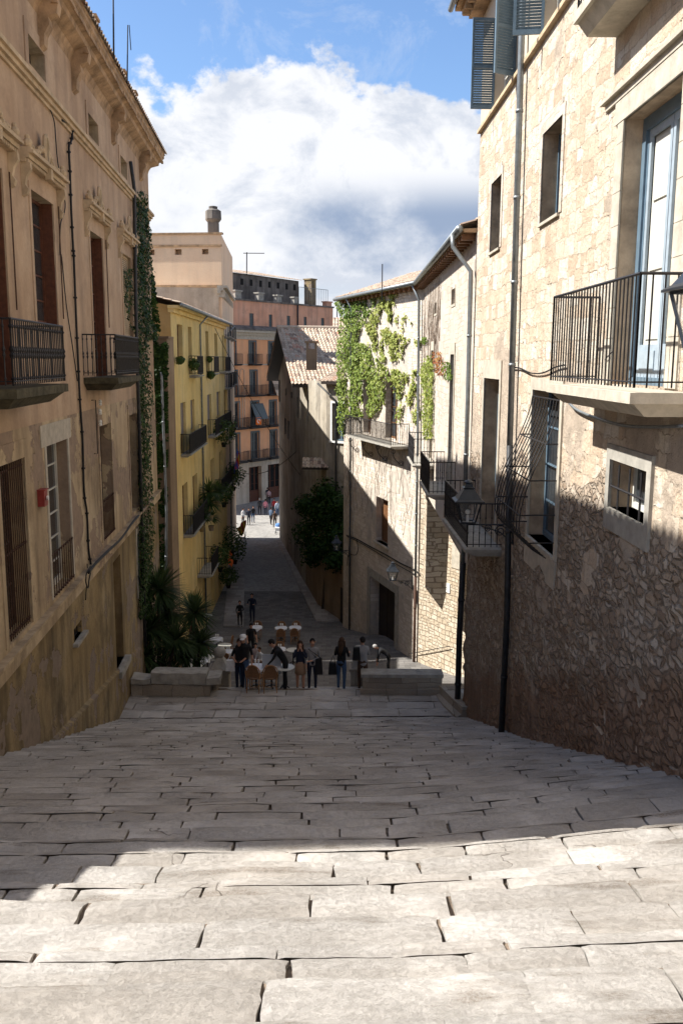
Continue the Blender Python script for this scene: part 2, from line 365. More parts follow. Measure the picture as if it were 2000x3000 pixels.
M.pink=plaster('faded_pink_plaster',((.66,.33,.20),(.72,.38,.25),(.74,.44,.31)),dirs=(.8,.6),stain=(.26,.17,.13),amt=.55)
M.greyw=plaster('grey_weathered_render',((.13,.115,.10),(.19,.17,.15),(.27,.24,.21)),dirs=(.8,.6),stain=(.05,.045,.04),amt=.8)
M.peach=plaster('peach_plaster',((.80,.57,.38),(.82,.61,.42),(.84,.65,.47)),dirs=(1,0),stain=(.42,.31,.22),amt=.25)
M.C=plaster('weathered_house_plaster',((.20,.165,.13),(.34,.30,.24),(.44,.40,.33)),dirs=(.4,-.9),stain=(.10,.085,.07),amt=.8)
M.C2=plaster('pale_streaked_plaster',((.36,.31,.24),(.46,.41,.33),(.52,.48,.40)),dirs=(.4,-.9),stain=(.14,.12,.10),amt=.8)
M.shop=plaster('shopfront_stone',((.52,.42,.31),(.60,.50,.38),(.64,.56,.45)),dirs=(.8,.6),amt=.4)
def tilemat():
    t=NT('clay_roof_tile'); at=t.n('ShaderNodeAttribute'); at.attribute_name='var'
    c=t.ramp(at.outputs['Fac'],(0,(.24,.17,.13)),(.25,(.42,.33,.25)),(.6,(.55,.45,.35)),(.82,(.50,.30,.21)),(1,(.42,.19,.13)))
    c=t.mix(t.map(t.noise(t.pos(),9,5),.45,.8,0,.6),c,(.16,.13,.10)); return t.fin(c,.9,t.bump(t.noise(t.pos(),25,4),.01,.7))
M.tile=tilemat()
def stepmat(name,base,dark,chips=True):
    t=NT(name); at=t.n('ShaderNodeAttribute'); at.attribute_name='var'; v=t.pos()
    n=t.noise(v,1.3,7,.62); c=t.ramp(n,(.32,tuple(x*.80 for x in base)),(.5,base),(.68,tuple(min(.8,x*1.1) for x in base)))
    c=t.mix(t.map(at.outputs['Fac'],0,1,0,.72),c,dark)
    sp=t.noise(v,130,4,.75); c=t.mix(t.map(sp,.42,.30,0,.5),c,tuple(x*.5 for x in base)); c=t.mix(t.map(sp,.60,.72,0,.35),c,(.62,.60,.57))
    c=t.mix(t.map(t.noise(v,.45,5,.6),.5,.66,0,.45),c,(.40,.345,.28))
    c=t.mix(t.ramp(t.noise(t.scale(v,(1,2.6,1)),2.1,8,.72),(.30,.55),(.37,0.)),c,(.17,.14,.115))
    vs=t.n('ShaderNodeTexVoronoi'); vs.inputs['Scale'].default_value=38; t.l(v,vs.inputs['Vector']); 
    c=t.mix(t.ramp(vs.outputs['Distance'],(.0,.18),(.2,0.)),c,(.64,.62,.60))
    st=t.math('ADD',t.noise(t.scale(v,(1.0,3.4,1)),.95,5,.6),t.math('MULTIPLY',t.math('SUBTRACT',t.noise(v,24,5,.7),.5),.16)); pt=t.map(st,.585,.66,0,1,)
    c=t.mix(t.math('MULTIPLY',pt,t.map(t.noise(v,50,4,.8),.3,.6,.9,.35)),c,(.20,.16,.12))
    rg=t.map(t.noise(v,1.1,4,.6),.38,.58,.35,1)
    pits=t.ramp(t.noise(v,60,6,.8),(.36,0.),(.58,1.))
    h=t.math('ADD',t.math('MULTIPLY',t.noise(v,5,6,.55),.9),t.math('MULTIPLY',t.math('MULTIPLY',pits,rg),.20))
    h=t.math('SUBTRACT',h,t.math('MULTIPLY',pt,.35)); gr=t.ramp(t.noise(v,24,8,.82),(.36,0.),(.50,.75),(.64,1.)); h=t.math('ADD',h,t.math('MULTIPLY',t.math('MULTIPLY',gr,rg),.42)); c=t.mix(t.math('MULTIPLY',t.math('SUBTRACT',1,gr),t.math('MULTIPLY',rg,.34)),c,(.30,.26,.215)); cr=t.noise(t.warp(v,3,.25),1.25,3,.5); cr=t.ramp(t.math('ABSOLUTE',t.math('SUBTRACT',cr,.5)),(0.,1.),(.0045,0.)); cm_=t.ramp(t.noise(v,.9,2),(.60,0.),(.63,1.)); cr=t.math('MULTIPLY',cr,cm_); c=t.mix(t.math('MULTIPLY',cr,.8),c,(.10,.08,.06)); h=t.math('SUBTRACT',h,t.math('MULTIPLY',cr,.5))
    c=t.mix(t.math('MULTIPLY',t.math('SUBTRACT',1,pits),t.math('MULTIPLY',rg,.22)),c,tuple(x*.55 for x in base))
    b=t.bump(h,.04,.85); b=t.bump(t.noise(v,110,4,.7),.006,.9,b)
    return t.fin(c,.88,b)
M.step=stepmat('worn_limestone_steps',(.61,.575,.53),(.42,.375,.325))
M.joint=simple('mortar_and_dirt_joint',(.17,.13,.095),.95,.5,10)
def cobble(name,base,bw,bh,mort):
    t=NT(name); v=t.pos(); bc,bf=t.brick(t.warp(v,3,.05),bw,bh,mort,.5)
    c=t.ramp(t.math('ADD',t.math('MULTIPLY',bc,.4),t.math('MULTIPLY',t.noise(v,.7,6),.6)),(.25,tuple(x*.7 for x in base)),(.75,tuple(x*1.25 for x in base)))
    c=t.mix(t.math('MULTIPLY',bf,.6),c,tuple(x*.45 for x in base))
    return t.fin(c,.85,t.bump(t.math('SUBTRACT',t.noise(v,12,5),bf),.02,.7))
M.plaza=cobble('plaza_paving',(.165,.155,.145),.5,.35,.012)
M.street=cobble('street_setts',(.34,.325,.30),.22,.14,.014)
M.pave=cobble('pavement_slabs',(.34,.31,.28),.8,.5,.012)
M.earth=simple('ground',(.12,.11,.09),.95,.3,.2)
# ---------------------------------------------------------------- ground, street, steps
g=MB()
def lane(x,y):
    P=[(25.6,-9.86),(32.4,-12.32),(38,-13.95),(46,-14.65),(51,-15.75),(60,-15.9),(200,-16.2)]
    if y<=25.6: return gz(y)
    for (a,b),(c,d) in zip(P,P[1:]):
        if y<=c: return b+(d-b)*(y-a)/(c-a)
    return -16.2
def gxy(x,y):
    t=min(1,max(0,(x-1.6)/1.2)); return gz(y)*(1-t)+lane(x,y)*t
ys=[27.0]+[27.5+.5*i for i in range(40)]+[48,49,50,51,52,55,60]; xs=[-14+.5*i for i in range(57)]
for i,y in enumerate(ys[:-1]):
    for x0,x1 in zip(xs,xs[1:]):
        y1=ys[i+1]
        g.quad((x0,y,gxy(x0,y)),(x1,y,gxy(x1,y)),(x1,y1,gxy(x1,y1)),(x0,y1,gxy(x0,y1)))
g.build('plaza',M.plaza,kind='structure')
g=MB(); g.quad((-30,59.5,gz(60)),(20,59.5,gz(60)),(20,130,gz(130)),(-30,130,gz(130))); g.build('street',M.street,kind='structure')
g=MB(); g.quad((-900,-300,-24),(900,-300,-24),(900,2000,-24),(-900,2000,-24)); g.build('ground',M.earth,kind='structure')
def strip(name,pts,h,mat,end=None):
    mb=MB()
    for (a,b),(c,d) in zip(pts,pts[1:]):
        za=[Vector((p.x,p.y,gz(p.y))) for p in (a,b,c,d)]
        A,B,C,D=za; up=Vector((0,0,h)); mb.hexa([A-up,B-up,D-up,C-up,A+up,B+up,D+up,C+up])
    return mb.build(name,mat,kind='structure')
def onground(px,py):
    r=ray(px,py); Y=30.
    for _ in range(60):
        z=gz(Y); Y=Y*.5+.5*(z/(r.z/r.y))
    return r*(Y/r.y)
kl=[onground(930,1825),onground(868,1700),onground(835,1630),onground(812,1588)]
strip('pavement',[(k,Vector((k.x+1.4,k.y+.3,0))) for k in kl],.10,M.pave)
kl2=[onground(717,1840),onground(718,1740),onground(718,1640),onground(718,1560)]
strip('pavement',[(Vector((k.x-1.2,k.y,0)),k) for k in kl2],.09,M.pave)
# steps: every slab is cut separately inside the one mesh
TR=.45; NS=58
def skew(x,Y):
    k=.22*max(0,1-abs(Y-7.5)/9) if Y>7.5 else .22*max(.25,1-(7.5-Y)/6)
    xx=max(0,x-.2); return .03*x+k*(xx*xx/(xx+.8))
def nz(x,y,z,s): return mnoise.noise(Vector((x*s,y*s,z*s)))
st=MB(); st.c=[]; jt=MB()
def slab(x0,x1,Ya,Yb,zt,th,res,tilt=None,zs=(0,0),nose=True):
    """one stone: x0..x1, nominal back Ya front Yb, top zt"""
    nx=max(2,int((x1-x0)/res)); ny=max(3,int((Yb-Ya)/res)+1); var=rnd(); tl=(ru(-1,1)*.004,ru(-1,1)*.006) if tilt is None else tilt; k0=ru(0,100)
    dz=ru(-.004,.004); chip=ru(0,1)
    V=[];F_=[]
    wob0=ru(-.02,.02); wob1=ru(-.02,.02)
    rows=[]
    prof=[(0,0)]+[((j+1)/ny,0) for j in range(ny-1)]
    cols=nx+1
    for i in range(cols):
        u=i/nx; x=x0+(x1-x0)*u
        ex=min(u,1-u)*(x1-x0); er=.009*math.exp(-ex/.018)
        line=[]
        for v,_ in prof:
            Y=Ya+(Yb-Ya)*v
            xe=x+((nz(x0,Y,7,2.3)*.03+nz(x0,Y,9,14)*.012) if i in(0,cols-1) else 0)
            yy=Y+skew(x,Y); 
            wear=-(.016 if nose else .004)*math.exp(-((Yb-Y)/.09)**2)*(1+1.2*nz(x,Y,3,1.7))-.022*max(0,nz(x,Y,8,1.1)-.25)
            z=zt+zs[0]*(1-v)+zs[1]*v+dz+tl[0]*(u-.5)+tl[1]*(v-.5)-er+wear+nz(x,Y,1,1.3)*.010+nz(x,Y,2,6)*.0045
            line.append((xe,yy,z))
        ch_=nz(x+k0,zt,6,7); yf=Yb+skew(x,Yb)+((nz(x,zt,5,.9)*.035+nz(x,zt,6,4)*.014-max(0,ch_-.28)*.10) if nose else 0)
        zf=line[-1][2]
        zn=line[-1][2]; q_=1 if nose else .3
        line.append((x,yf-.018*q_,zn-.010*q_)); line.append((x,yf-.004*q_,zn-.032*q_)); line.append((x,yf+.002,zn-.07)); line.append((x,yf-.012,zn-th))
        rows.append(line)
    b=len(st.v); m=len(rows[0])
    for l in rows: st.v+=l
    for i in range(nx):
        for j in range(m-1):
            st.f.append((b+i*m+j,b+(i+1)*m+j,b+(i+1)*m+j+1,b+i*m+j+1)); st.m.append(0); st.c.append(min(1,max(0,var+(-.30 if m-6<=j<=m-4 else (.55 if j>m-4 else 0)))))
    for i in (0,nx):   # side walls of the stone
        for j in range(m-1):
            p,q=rows[i][j],rows[i][j+1]; n=len(st.v); st.v+=[p,q,(q[0],q[1],q[2]-.09),(p[0],p[1],p[2]-.09)]; st.f.append((n,n+1,n+2,n+3)); st.m.append(0); st.c.append(var)
def XL(Y): return -4.48-.0731*Y if Y>6.6 else -5.2
def XR(Y): return 3.87-.0162*Y
for k in range(-3,NS-6):
    Ya=TR*(k-.06); Yb=TR*(k+1); zt=-(EYE+SL*TR*(k+1))
    # tread k has top at the height of its back edge
    near=Yb<7; res=.05 if Yb<4.5 else (.08 if near else .2)
    x=XL(Yb)-.3+ru(-.5,0); xr=XR(Yb)+.35
    TS=.05; two=((k%5 in (1,3)) and k>3) or (k>12 and k%3!=0); far_=k>11
    for (ya_,yb__,zz,ns_) in (((Ya,Yb-(.15 if not far_ else .11),(TS,TS*.33),False),(Yb-(.143 if not far_ else .092),Yb,(TS*.32,0),True)) if two else ((Ya,Yb,(TS,0),True),)):
        x=XL(Yb)-.3+ru(-.5,0)
        while x<xr:
            wd=ru(.45,1.35) if near else ru(.4,1.3); x1=min(x+wd,xr+.2); gap=(ru(.006,.022) if rnd()<.6 else .005) if k<9 else ru(.012,.03)
            slab(x+gap/2,x1-gap/2,ya_,yb__,zt,.18 if ns_ else .1,res,zs=zz,nose=ns_); x=x1
    # dirt showing in the joints
    xa,xb=XL(Yb)-.6,xr+.3; n=24
    for i in range(n):
        p0=xa+(xb-xa)*i/n;p1=xa+(xb-xa)*(i+1)/n
        jt.quad((p0,Ya-.02+skew(p0,Ya),zt-.03),(p1,Ya-.02+skew(p1,Ya),zt-.03),(p1,Yb-.03+skew(p1,Yb),zt-.03),(p0,Yb-.03+skew(p0,Yb),zt-.03))
        jt.quad((p0,Yb-.03+skew(p0,Yb),zt-.03),(p1,Yb-.03+skew(p1,Yb),zt-.03),(p1,Yb-.03+skew(p1,Yb),zt-.3),(p0,Yb-.03+skew(p0,Yb),zt-.3))
# landing of flagstones in front of the parapets, then the hidden flight
z0=-(EYE+SL*TR*(NS-6)); Yl=TR*(NS-6)
row=0
while Yl<25.5:
    d=ru(.5,.62); zt=z0+(-9.86-z0)*(Yl-23.4)/2.2; x=-6.9
    while x<3.6:
        x1=x+ru(.5,1.4); slab(x+.006,x1-.006,Yl,Yl+d-.012,zt,.12,.25); x=x1
    Yl+=d
jt.quad((-8,23.2,-9.86),(4,23.2,-9.86),(4,25.9,-9.93),(-8,25.9,-9.93))
Yl=25.7; zt=-9.9
while Yl<36:
    x=-4.6
    while x<1.2:
        x1=x+ru(.6,1.4); slab(x+.006,x1-.006,Yl-.03,Yl+.42,zt-.02,.2,.3); x=x1
    Yl+=.42; zt-=.42*.40
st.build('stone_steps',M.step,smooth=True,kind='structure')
jt.build('step_bedding',M.joint,kind='structure')
g=MB(); g.quad((-9,-4,stairZ(-4)-.5),(6,-4,stairZ(-4)-.5),(6,24,stairZ(24)-.5),(-9,24,stairZ(24)-.5)); g.quad((-8,24,-10),(3.9,24,-10),(3.9,27.2,-10.4),(-8,27.2,-10.4)); g.build('embankment',M.earth,kind='structure')
# ---------------------------------------------------------------- building part helpers
def window(F,r,depth,parent,rows=3,cols=2,fm=None,gm=None,fw=.055,name='window',label=None):
    fm=fm or M.wood; gm=gm or M.glass; a,b,c,d=r[:4]; D=-depth
    m=MB()
    F.box(m,a,a+fw,c,d,D-.04,D+.03); F.box(m,b-fw,b,c,d,D-.04,D+.03)
    F.box(m,a+fw,b-fw,d-fw,d,D-.04,D+.028); F.box(m,a+fw,b-fw,c,c+fw*1.6,D-.04,D+.028)
    for i in range(1,cols):
        x=a+(b-a)*i/cols; F.box(m,x-fw*.6,x+fw*.6,c+fw*1.6,d-fw,D-.04,D+.024)
    for j in range(1,rows):
        z=c+(d-c)*j/rows; F.box(m,a+fw,b-fw,z-.015,z+.015,D-.035,D+.012)
    o=m.build(name,fm,parent); 
    if label: o['label']=label
    g=MB(); P=F.p; g.quad(P(a+fw*.5,c+fw*.5,D-.01),P(b-fw*.5,c+fw*.5,D-.01),P(b-fw*.5,d-fw*.5,D-.01),P(a+fw*.5,d-fw*.5,D-.01))
    g.build('pane',gm,o); return o
def panel_door(F,r,depth,parent,mat,name='door',panels=3,leaf=2):
    a,b,c,d=r[:4]; D=-depth; m=MB(); F.box(m,a,b,c,d,D-.05,D)
    for l in range(leaf):
        x0=a+(b-a)*l/leaf+.05; x1=a+(b-a)*(l+1)/leaf-.05
        for j in range(panels):
            z0=c+.1+(d-c-.15)*j/panels; z1=c+.03+(d-c-.15)*(j+1)/panels
            if x1-x0>.05: F.box(m,x0,x1,z0,z1,D,D+.015)
        F.box(m,x1+.035,x1+.065,c,d,D,D+.03)
    return m.build(name,mat,parent)
def louver(F,r,depth,parent,mat,name='shutter',n=22):
    a,b,c,d=r[:4]; D=-depth; m=MB(); fw=.06
    F.box(m,a,a+fw,c,d,D-.02,D+.02);F.box(m,b-fw,b,c,d,D-.02,D+.02);F.box(m,a+fw,b-fw,c,c+fw,D-.02,D+.019);F.box(m,a+fw,b-fw,d-fw,d,D-.02,D+.019)
    for i in range(n):
        z=c+fw+(d-c-2*fw)*(i+.5)/n; h=(d-c)/n*.42; P=F.p
        m.hexa([P(a+fw,z-h,D+.012),P(b-fw,z-h,D+.012),P(b-fw,z-h+.008,D+.012),P(a+fw,z-h+.008,D+.012),P(a+fw,z+h,D-.012),P(b-fw,z+h,D-.012),P(b-fw,z+h+.008,D-.012),P(a+fw,z+h+.008,D-.012)])
    return m.build(name,mat,parent)
def rail_bars(m,pts,z0,z1,sp,r,style=0,top=.018,posts=True):
    """pts: list of Vector xy corners; bars from z0 to z1"""
    V=[Vector((p[0],p[1],0)) for p in pts]
    for a,b in zip(V,V[1:]):
        L=(b-a).length; n=max(1,round(L/sp)); u=(b-a)/n
        for zz,rr in ((z1,top),(z0+.06,.010)):
            m.tube([a+Vector((0,0,zz)),b+Vector((0,0,zz))],rr,6)
        for i in range(n+1):
            p=a+u*i
            rr=r*1.5 if (i in(0,n) and posts) else r
            if style==0: m.tube([p+Vector((0,0,z0)),p+Vector((0,0,z1))],rr,5)
            else:
                h=z1-z0; pr=[(rr,0),(rr,.08),(rr*2.0,.10),(rr,.13),(rr*.9,.40),(rr*2.3,.46),(rr*1.2,.50),(rr*2.3,.54),(rr*.9,.60),(rr,.86),(rr*2,.89),(rr,.92),(rr,1)]
                if style==2: pr=[(rr,0),(rr,.30),(rr*1.9,.33),(rr,.36),(rr,.64),(rr*1.9,.67),(rr,.70),(rr,1)]
                m.lathe(p+Vector((0,0,z0)),[(q,t*h) for q,t in pr],6)
def balcony(F,s0,s1,z,dep,th,hr,parent,mat,slabm=None,sp=.13,r=.009,style=0,solid=False,name='balcony',taper=.0):
    slabm=slabm or M.greystone; m=MB(); P=F.p
    F.box(m,s0-.04,s1+.04,z-th*.45,z,-.02,dep+.05)
    t=th*.55; m.hexa([P(s0+taper,z-th,-.02),P(s1-taper,z-th,-.02),P(s1-taper,z-th,dep*.75),P(s0+taper,z-th,dep*.75),P(s0,z-th*.45,-.02),P(s1,z-th*.45,-.02),P(s1,z-th*.45,dep),P(s0,z-th*.45,dep)])
    b=m.build(name,slabm,parent); q=MB()
    rail_bars(q,[P(s0,0,0),P(s0,0,dep),P(s1,0,dep),P(s1,0,0)],z+.05,z+hr,sp,r,style)
    rl=q.build('railing',mat,b,smooth=False)
    if solid:
        q=MB(); F.box(q,s0,s1,z+.06,z+hr-.05,dep-.03,dep-.015); q.build('balcony_screen',M.iron,b)
    return b
def pipe(name,pts,r,mat,parent,clips=True):
    m=MB(); m.tube(pts,r,10)
    if clips:
        for a,b in zip(pts,pts[1:]):
            a=Vector(a);b=Vector(b); n=int((b-a).length/1.9)
            for i in range(1,n+1):
                c=a+(b-a)*i/(n+1); t=(b-a).normalized(); m.tube([c-t*.03,c+t*.03],r*1.18,10)
    return m.build(name,mat,parent,smooth=True)
def tiles(m,e0,e1,r0,r1,w=.2,course=.32,h=.045,lap=True,upn=None):
    """corrugated clay tile field from eave e0-e1 up to ridge r0-r1 (m.c holds the tile tint)"""
    e0,e1,r0,r1=map(Vector,(e0,e1,r0,r1)); nc=max(1,round((e1-e0).length/w)); nr=max(1,round(((r0+r1)/2-(e0+e1)/2).length/course))
    nn=(e1-e0).cross(r0-e0).normalized()
    if nn.z<0: nn=-nn
    K=5
    if m.c is None: m.c=[0.]*len(m.f)
    for j in range(nr):
        for i in range(nc):
            var=min(1,max(0,random.gauss(.42,.24)))
            b=len(m.v); lift=ru(0,.006)
            for t,off in ((0,.030+lift),(1.06,.006)):
                v=(j+t)/nr
                for k in range(K+1):
                    a=k/K; u=(i+a)/nc
                    p=(e0*(1-u)+e1*u)*(1-v)+(r0*(1-u)+r1*u)*v
                    hh=h*math.sin(math.pi*min(1,a/.72)) if a<.72 else -h*.35*math.sin(math.pi*(a-.72)/.28)
                    m.v.append(tuple(p+nn*(hh+off)))
            for k in range(K):
                m.f.append((b+k,b+k+1,b+K+1+k+1,b+K+1+k)); m.m.append(0); m.c.append(var)
            # front lip
            for k in range(K):
                n=len(m.v); p,q=Vector(m.v[b+k]),Vector(m.v[b+k+1]); m.v+=[tuple(p),tuple(q),tuple(q-nn*.03),tuple(p-nn*.03)]; m.f.append((n,n+1,n+2,n+3)); m.m.append(0); m.c.append(var*.5+.0)
# ================================================================ LEFT BUILDING
L=Fac((-4.48-.0731*6.95,6.95),(-4.48-.0731*32.9,32.9),1)
lb=thing('plaster_building',(-9,20,-14),'long stained pink plaster building on the left with a heavy cornice and red-brown windows','building')
R=L.rect
attic=[R((64,102),(113,166),(120,247),(69,195)),R((244,340),(274,376),(276,437),(247,408)),R((341,459),(360,488),(361,534),(341,513))]
za=sum(a[2] for a in attic)/3; zb=sum(a[3] for a in attic)/3
for a in attic: a[2],a[3]=za,zb
tall=[R((81,590),(147,619),(164,966),(102,958)),R((258,679),(292,702),(309,1111),(271,1111)),R((348,741),(373,757),(386,992),(359,992))]
zt=sum(a[3] for a in tall)/3
for a in tall: a[3]=zt
tall[0][2]=tall[2][2]=(tall[0][2]+tall[2][2])/2
s24=L.px(24,965)[0]; zf=tall[1][2]
tall0=[s24-1.25,s24,zf,zt]
lw=[R((0,1376),(59,1350),(103,1829),(20,1913)),R((126,1320),(190,1293),(219,1699),(163,1757)),R((284,1256),(319,1247),(335,1561),(304,1592)),R((371,1223),(395,1217),(408,1494),(386,1507))]
lw[0][0]=lw[0][1]-1.45
bs=[R((330,1654),(350,1640),(373,1942),(350,1945)),R((221,1846),(243,1828),(245,1868),(221,1882)),R((395,1574),(420,1552),(435,1730),(411,1730))]
print('L attic',attic);print('tall',tall,tall0);print('low',lw);print('base',bs)
zc=L.px(60,238)[1]; zc2=L.px(300,505)[1]; zband=(L.px(0,1958)[1]+L.px(406,1503)[1])/2; print('string',zc,zc2,'band',L.px(0,1958)[1],L.px(406,1503)[1],'soffit',L.px(421,523)[1],L.px(41,0)[1])
zstr=(zc+zc2)/2
near_extra=[[.3,1.6,zf,zt],[3.6,4.9,zf,zt],[6.9,8.1,zf,zt]]
near_extra=[r for r in near_extra if r[1]<tall0[0]-.6]
rects=attic+tall+[tall0]+near_extra
ZT=6.45
m=MB(); wall(m,L,0,L.len,zband-.05,ZT,[a+[.32] for a in attic]+[a+[.45] for a in tall+[tall0]+near_extra]+[a+[.35] for a in lw],thick=8,mi=0,rmi=1)
m.build('wall',[M.L_up,M.L_lo],lb)
m=MB(); wall(m,L,0,L.len,-16,zband-.05,[a+[.3] for a in bs],thick=8.01,mi=0,rmi=0)
# ochre lower zone is a separate render coat standing a little proud
m.build('basement_wall',[M.L_base],lb)
m=MB()
zl=zf-.75
rr=[a for a in lw]
S=sorted(set([0,L.len]+[v for r in rr for v in r[:2]])); 
wall(m,L,0,L.len,zband-.03,zl,[a+[.01] for a in lw],thick=.001,ends=False)
for i,v in enumerate(m.v): m.v[i]=tuple(Vector(v)+L.n*.012)
m.build('lower_render',M.L_lo,lb)
# mouldings
m=MB()
for z0,z1,d in ((zstr-.10,zstr-.03,.05),(zstr-.03,zstr+.05,.11),(zstr+.05,zstr+.13,.17),(zstr+.13,zstr+.17,.13)): L.box(m,0,L.len+.1,z0,z1,0,d)
m.build('string_course',M.L_trim,lb)
m=MB(); L.box(m,0,L.len,zband-.30,zband-.04,0,.10); L.box(m,0,L.len,zband-.04,zband+.02,0,.16); m.build('band_moulding',M.L_lo,lb)
m=MB(); P=L.p
s0,s1=-.02,L.len
prof=[(0,ZT-.02),(.03,ZT+.10),(.10,ZT+.22),(.34,ZT+.34),(.36,ZT+.44),(.44,ZT+.47),(.46,ZT+.56),(.52,ZT+.62),(.52,ZT+.70),(0,ZT+.75)]
pa=[P(s0,z,d) for d,z in prof]; pb=[P(s1+d,z,d) for d,z in prof]
n=len(prof); m.add(pa+pb,[(i,i+1,n+i+1,n+i) for i in range(n-1)])
pc=[P(s1+d,z,-8) for d,z in prof]; m.add(pb+pc,[(i,i+1,n+i+1,n+i) for i in range(n-1)])
# broken, weathered front edge
s=s0
while s<s1+.5:
    e=s+ru(.25,.9); L.box(m,s,e-.02,ZT+.47,ZT+.54+ru(0,.05),.40,.47+ru(0,.035)); s=e
m.build('cornice',M.soffit,lb)
m=MB(); m.c=[]
s=s0
while s<s1+.6:
    tiles(m,P(s,ZT+.76,.60),P(min(s+.46,s1+.62),ZT+.76,.60),P(s,ZT+2.6,-4),P(min(s+.46,s1+.62),ZT+2.6,-4),w=.23,course=.4); s+=.46
m.build('roof',M.tile,lb)
m=MB(); m.hexa([P(s0,ZT+.7,.5),P(s1+.5,ZT+.7,.5),P(s1+.5,ZT+.7,-8),P(s0,ZT+.7,-8),P(s0,ZT+.74,.56),P(s1+.56,ZT+.74,.56),P(s1+.56,ZT+2.5,-4),P(s0,ZT+2.5,-4)])
m.build('roof_deck',M.soffit,lb)
for px_,py_ in ((290,105),(375,255),(408,325)):
    m=MB(); sv=L.px(px_-22,py_+10,.5)[0]; L.box(m,sv-.16,sv+.16,ZT+.74,ZT+1.02,.15,.5); L.box(m,sv-.21,sv+.21,ZT+1.02,ZT+1.08,.1,.56)
    m.build('parapet_pier',M.soffit,lb)
def bracket(s,parent):
    m=MB(); pr=[(0,-.62),(.10,-.55),(.12,-.35),(.22,-.18),(.20,-.05),(.36,.02),(.40,.20),(.36,.33),(0,.34)]
    for (d,z) in pr: pass
    n=len(pr); a=[L.p(s-.14,ZT+z,d) for d,z in pr]; b=[L.p(s+.14,ZT+z,d) for d,z in pr]
    m.add(a+b,[(i,i+1,n+i+1,n+i) for i in range(n-1)]+[tuple(range(n)),tuple(range(n,2*n))[::-1]])
    m.lathe(L.p(s-.15,ZT+.18,.34),[(.07,0),(.07,.01)],8)
    return m.build('cornice_bracket',M.soffit,parent)
for px_,py_ in ((100,60),(198,190),(315,350),(398,468)): bracket(L.px(px_,py_)[0],lb)
# attic windows with flat surrounds
for a in attic:
    window(L,a,.28,lb,1,2,M.darkwood,M.glass)
    m=MB(); e=.22
    L.box(m,a[0]-e,a[0],a[2]-e,a[3]+e,0,.025);L.box(m,a[1],a[1]+e,a[2]-e,a[3]+e,0,.025);L.box(m,a[0],a[1],a[2]-e,a[2],0,.024);L.box(m,a[0],a[1],a[3],a[3]+e,0,.024)
    m.build('window_surround',M.L_up,lb)
# tall french windows with carved heads
def pediment(s,z,w,parent):
    m=MB(); h=w/2
    for z0,z1,d in ((z,z+.07,.10),(z+.07,z+.15,.16),(z+.15,z+.20,.24),(z+.20,z+.25,.20)): L.box(m,s-h,s+h,z0,z1,0,d)
    k=s-h+.03
    while k<s+h-.05: L.box(m,k,k+.05,z+.0,z+.06,.10,.135); k+=.10
    for q in (-1,1):
        c=s+q*(h-.10)
        pr=[(.16,z),(.17,z-.12),(.09,z-.24),(.06,z-.38),(.11,z-.45),(.08,z-.54),(.0,z-.58),(.0,z)]
        a=[L.p(c-.06,zz,d) for d,zz in pr]; b=[L.p(c+.06,zz,d) for d,zz in pr]; n=len(pr)
        m.add(a+b,[(i,(i+1)%n,n+(i+1)%n,n+i) for i in range(n)]+[tuple(range(n)),tuple(range(n,2*n))[::-1]])
        m.ball(L.p(c,z+.33,.12),.09,8,6); m.ball(L.p(c,z+.43,.12),.05,8,5)
        # scrolls climbing to the centre medallion
        for i in range(9):
            t=i/8; m.ball(L.p(s+q*(h-.28)*(1-t)+q*.16*t,z+.27+.16*t+.05*math.sin(t*9),.10),.055-.012*math.sin(t*6),6,4)
    ring=[L.p(s+.13*math.cos(t*math.pi/8),z+.50+.25*math.sin(t*math.pi/8),.13) for t in range(17)]
    m.tube(ring,.045,6,cap=False); L.box(m,s-.07,s+.07,z-.05,z+.25,.1,.22)
    o=m.build('pediment',M.L_trim,parent); g=MB(); pts=[L.p(s+.11*math.cos(t*math.pi/8),z+.50+.23*math.sin(t*math.pi/8),.10) for t in range(16)]; g.add(pts,[tuple(range(16))]); g.build('oculus',M.dark,o)
zp=(L.px(51,472+20)[1]+L.px(238,620)[1])/2; print('ped z',zp,'zt',zt)
for i,a in enumerate(tall+[tall0]+near_extra):
    w_=a[1]-a[0]; pediment((a[0]+a[1])/2,zp,w_+1.15,lb)
    if i==2:
        o=louver(L,a,.10,lb,M.L_trim,'roller_blind',40)
    else:
        window(L,a,.25,lb,5,2,M.redwood,M.glass)
        for u0 in (a[1]-.035,a[0]+.004): m=MB(); L.box(m,u0,u0+.031,a[2],a[3],-.23,-.01); m.build('shutter',M.redwood,lb)
    m=MB(); e=.13
    L.box(m,a[0]-e,a[0],a[2],a[3]+e,0,.02);L.box(m,a[1],a[1]+e,a[2],a[3]+e,0,.02);L.box(m,a[0],a[1],a[3],a[3]+e,0,.019); m.build('window_surround',M.L_up,lb)
    m=MB(); ss=a[1]+.30; m.tube([L.p(ss,zp-.35,.05),L.p(ss,zp-2.6,.05)],.014,5); m.build('blind_rod',M.iron_rust,lb)
# balconies
d2=.75
zr1=(L.px(332,990,d2)[1]+L.px(399,995,d2)[1])/2; zs1=(L.px(403,1108,d2)[1]+L.px(330,1112,d2)[1])/2
b2a=L.px(332,990,d2)[0]; b2b=L.px(399,995,d2)[0]; b1b=L.px(178,979,d2)[0]; b1a=L.px(25,965,d2)[0]
print('balc',zr1,zs1,b2a,b2b,b1a,b1b,'wall s of 253',L.px(253,991)[0],L.px(25,965,d2)[1],L.px(11,1172,d2)[1])
hr=1.02
balcony(L,b2a,b2b,zs1,d2,.30,zr1-zs1,lb,M.iron,M.mossy,.115,.011,1,taper=.3)
balcony(L,b1a,b1b,zs1,d2,.30,zr1-zs1,lb,M.iron,M.mossy,.115,.011,1,taper=.3)
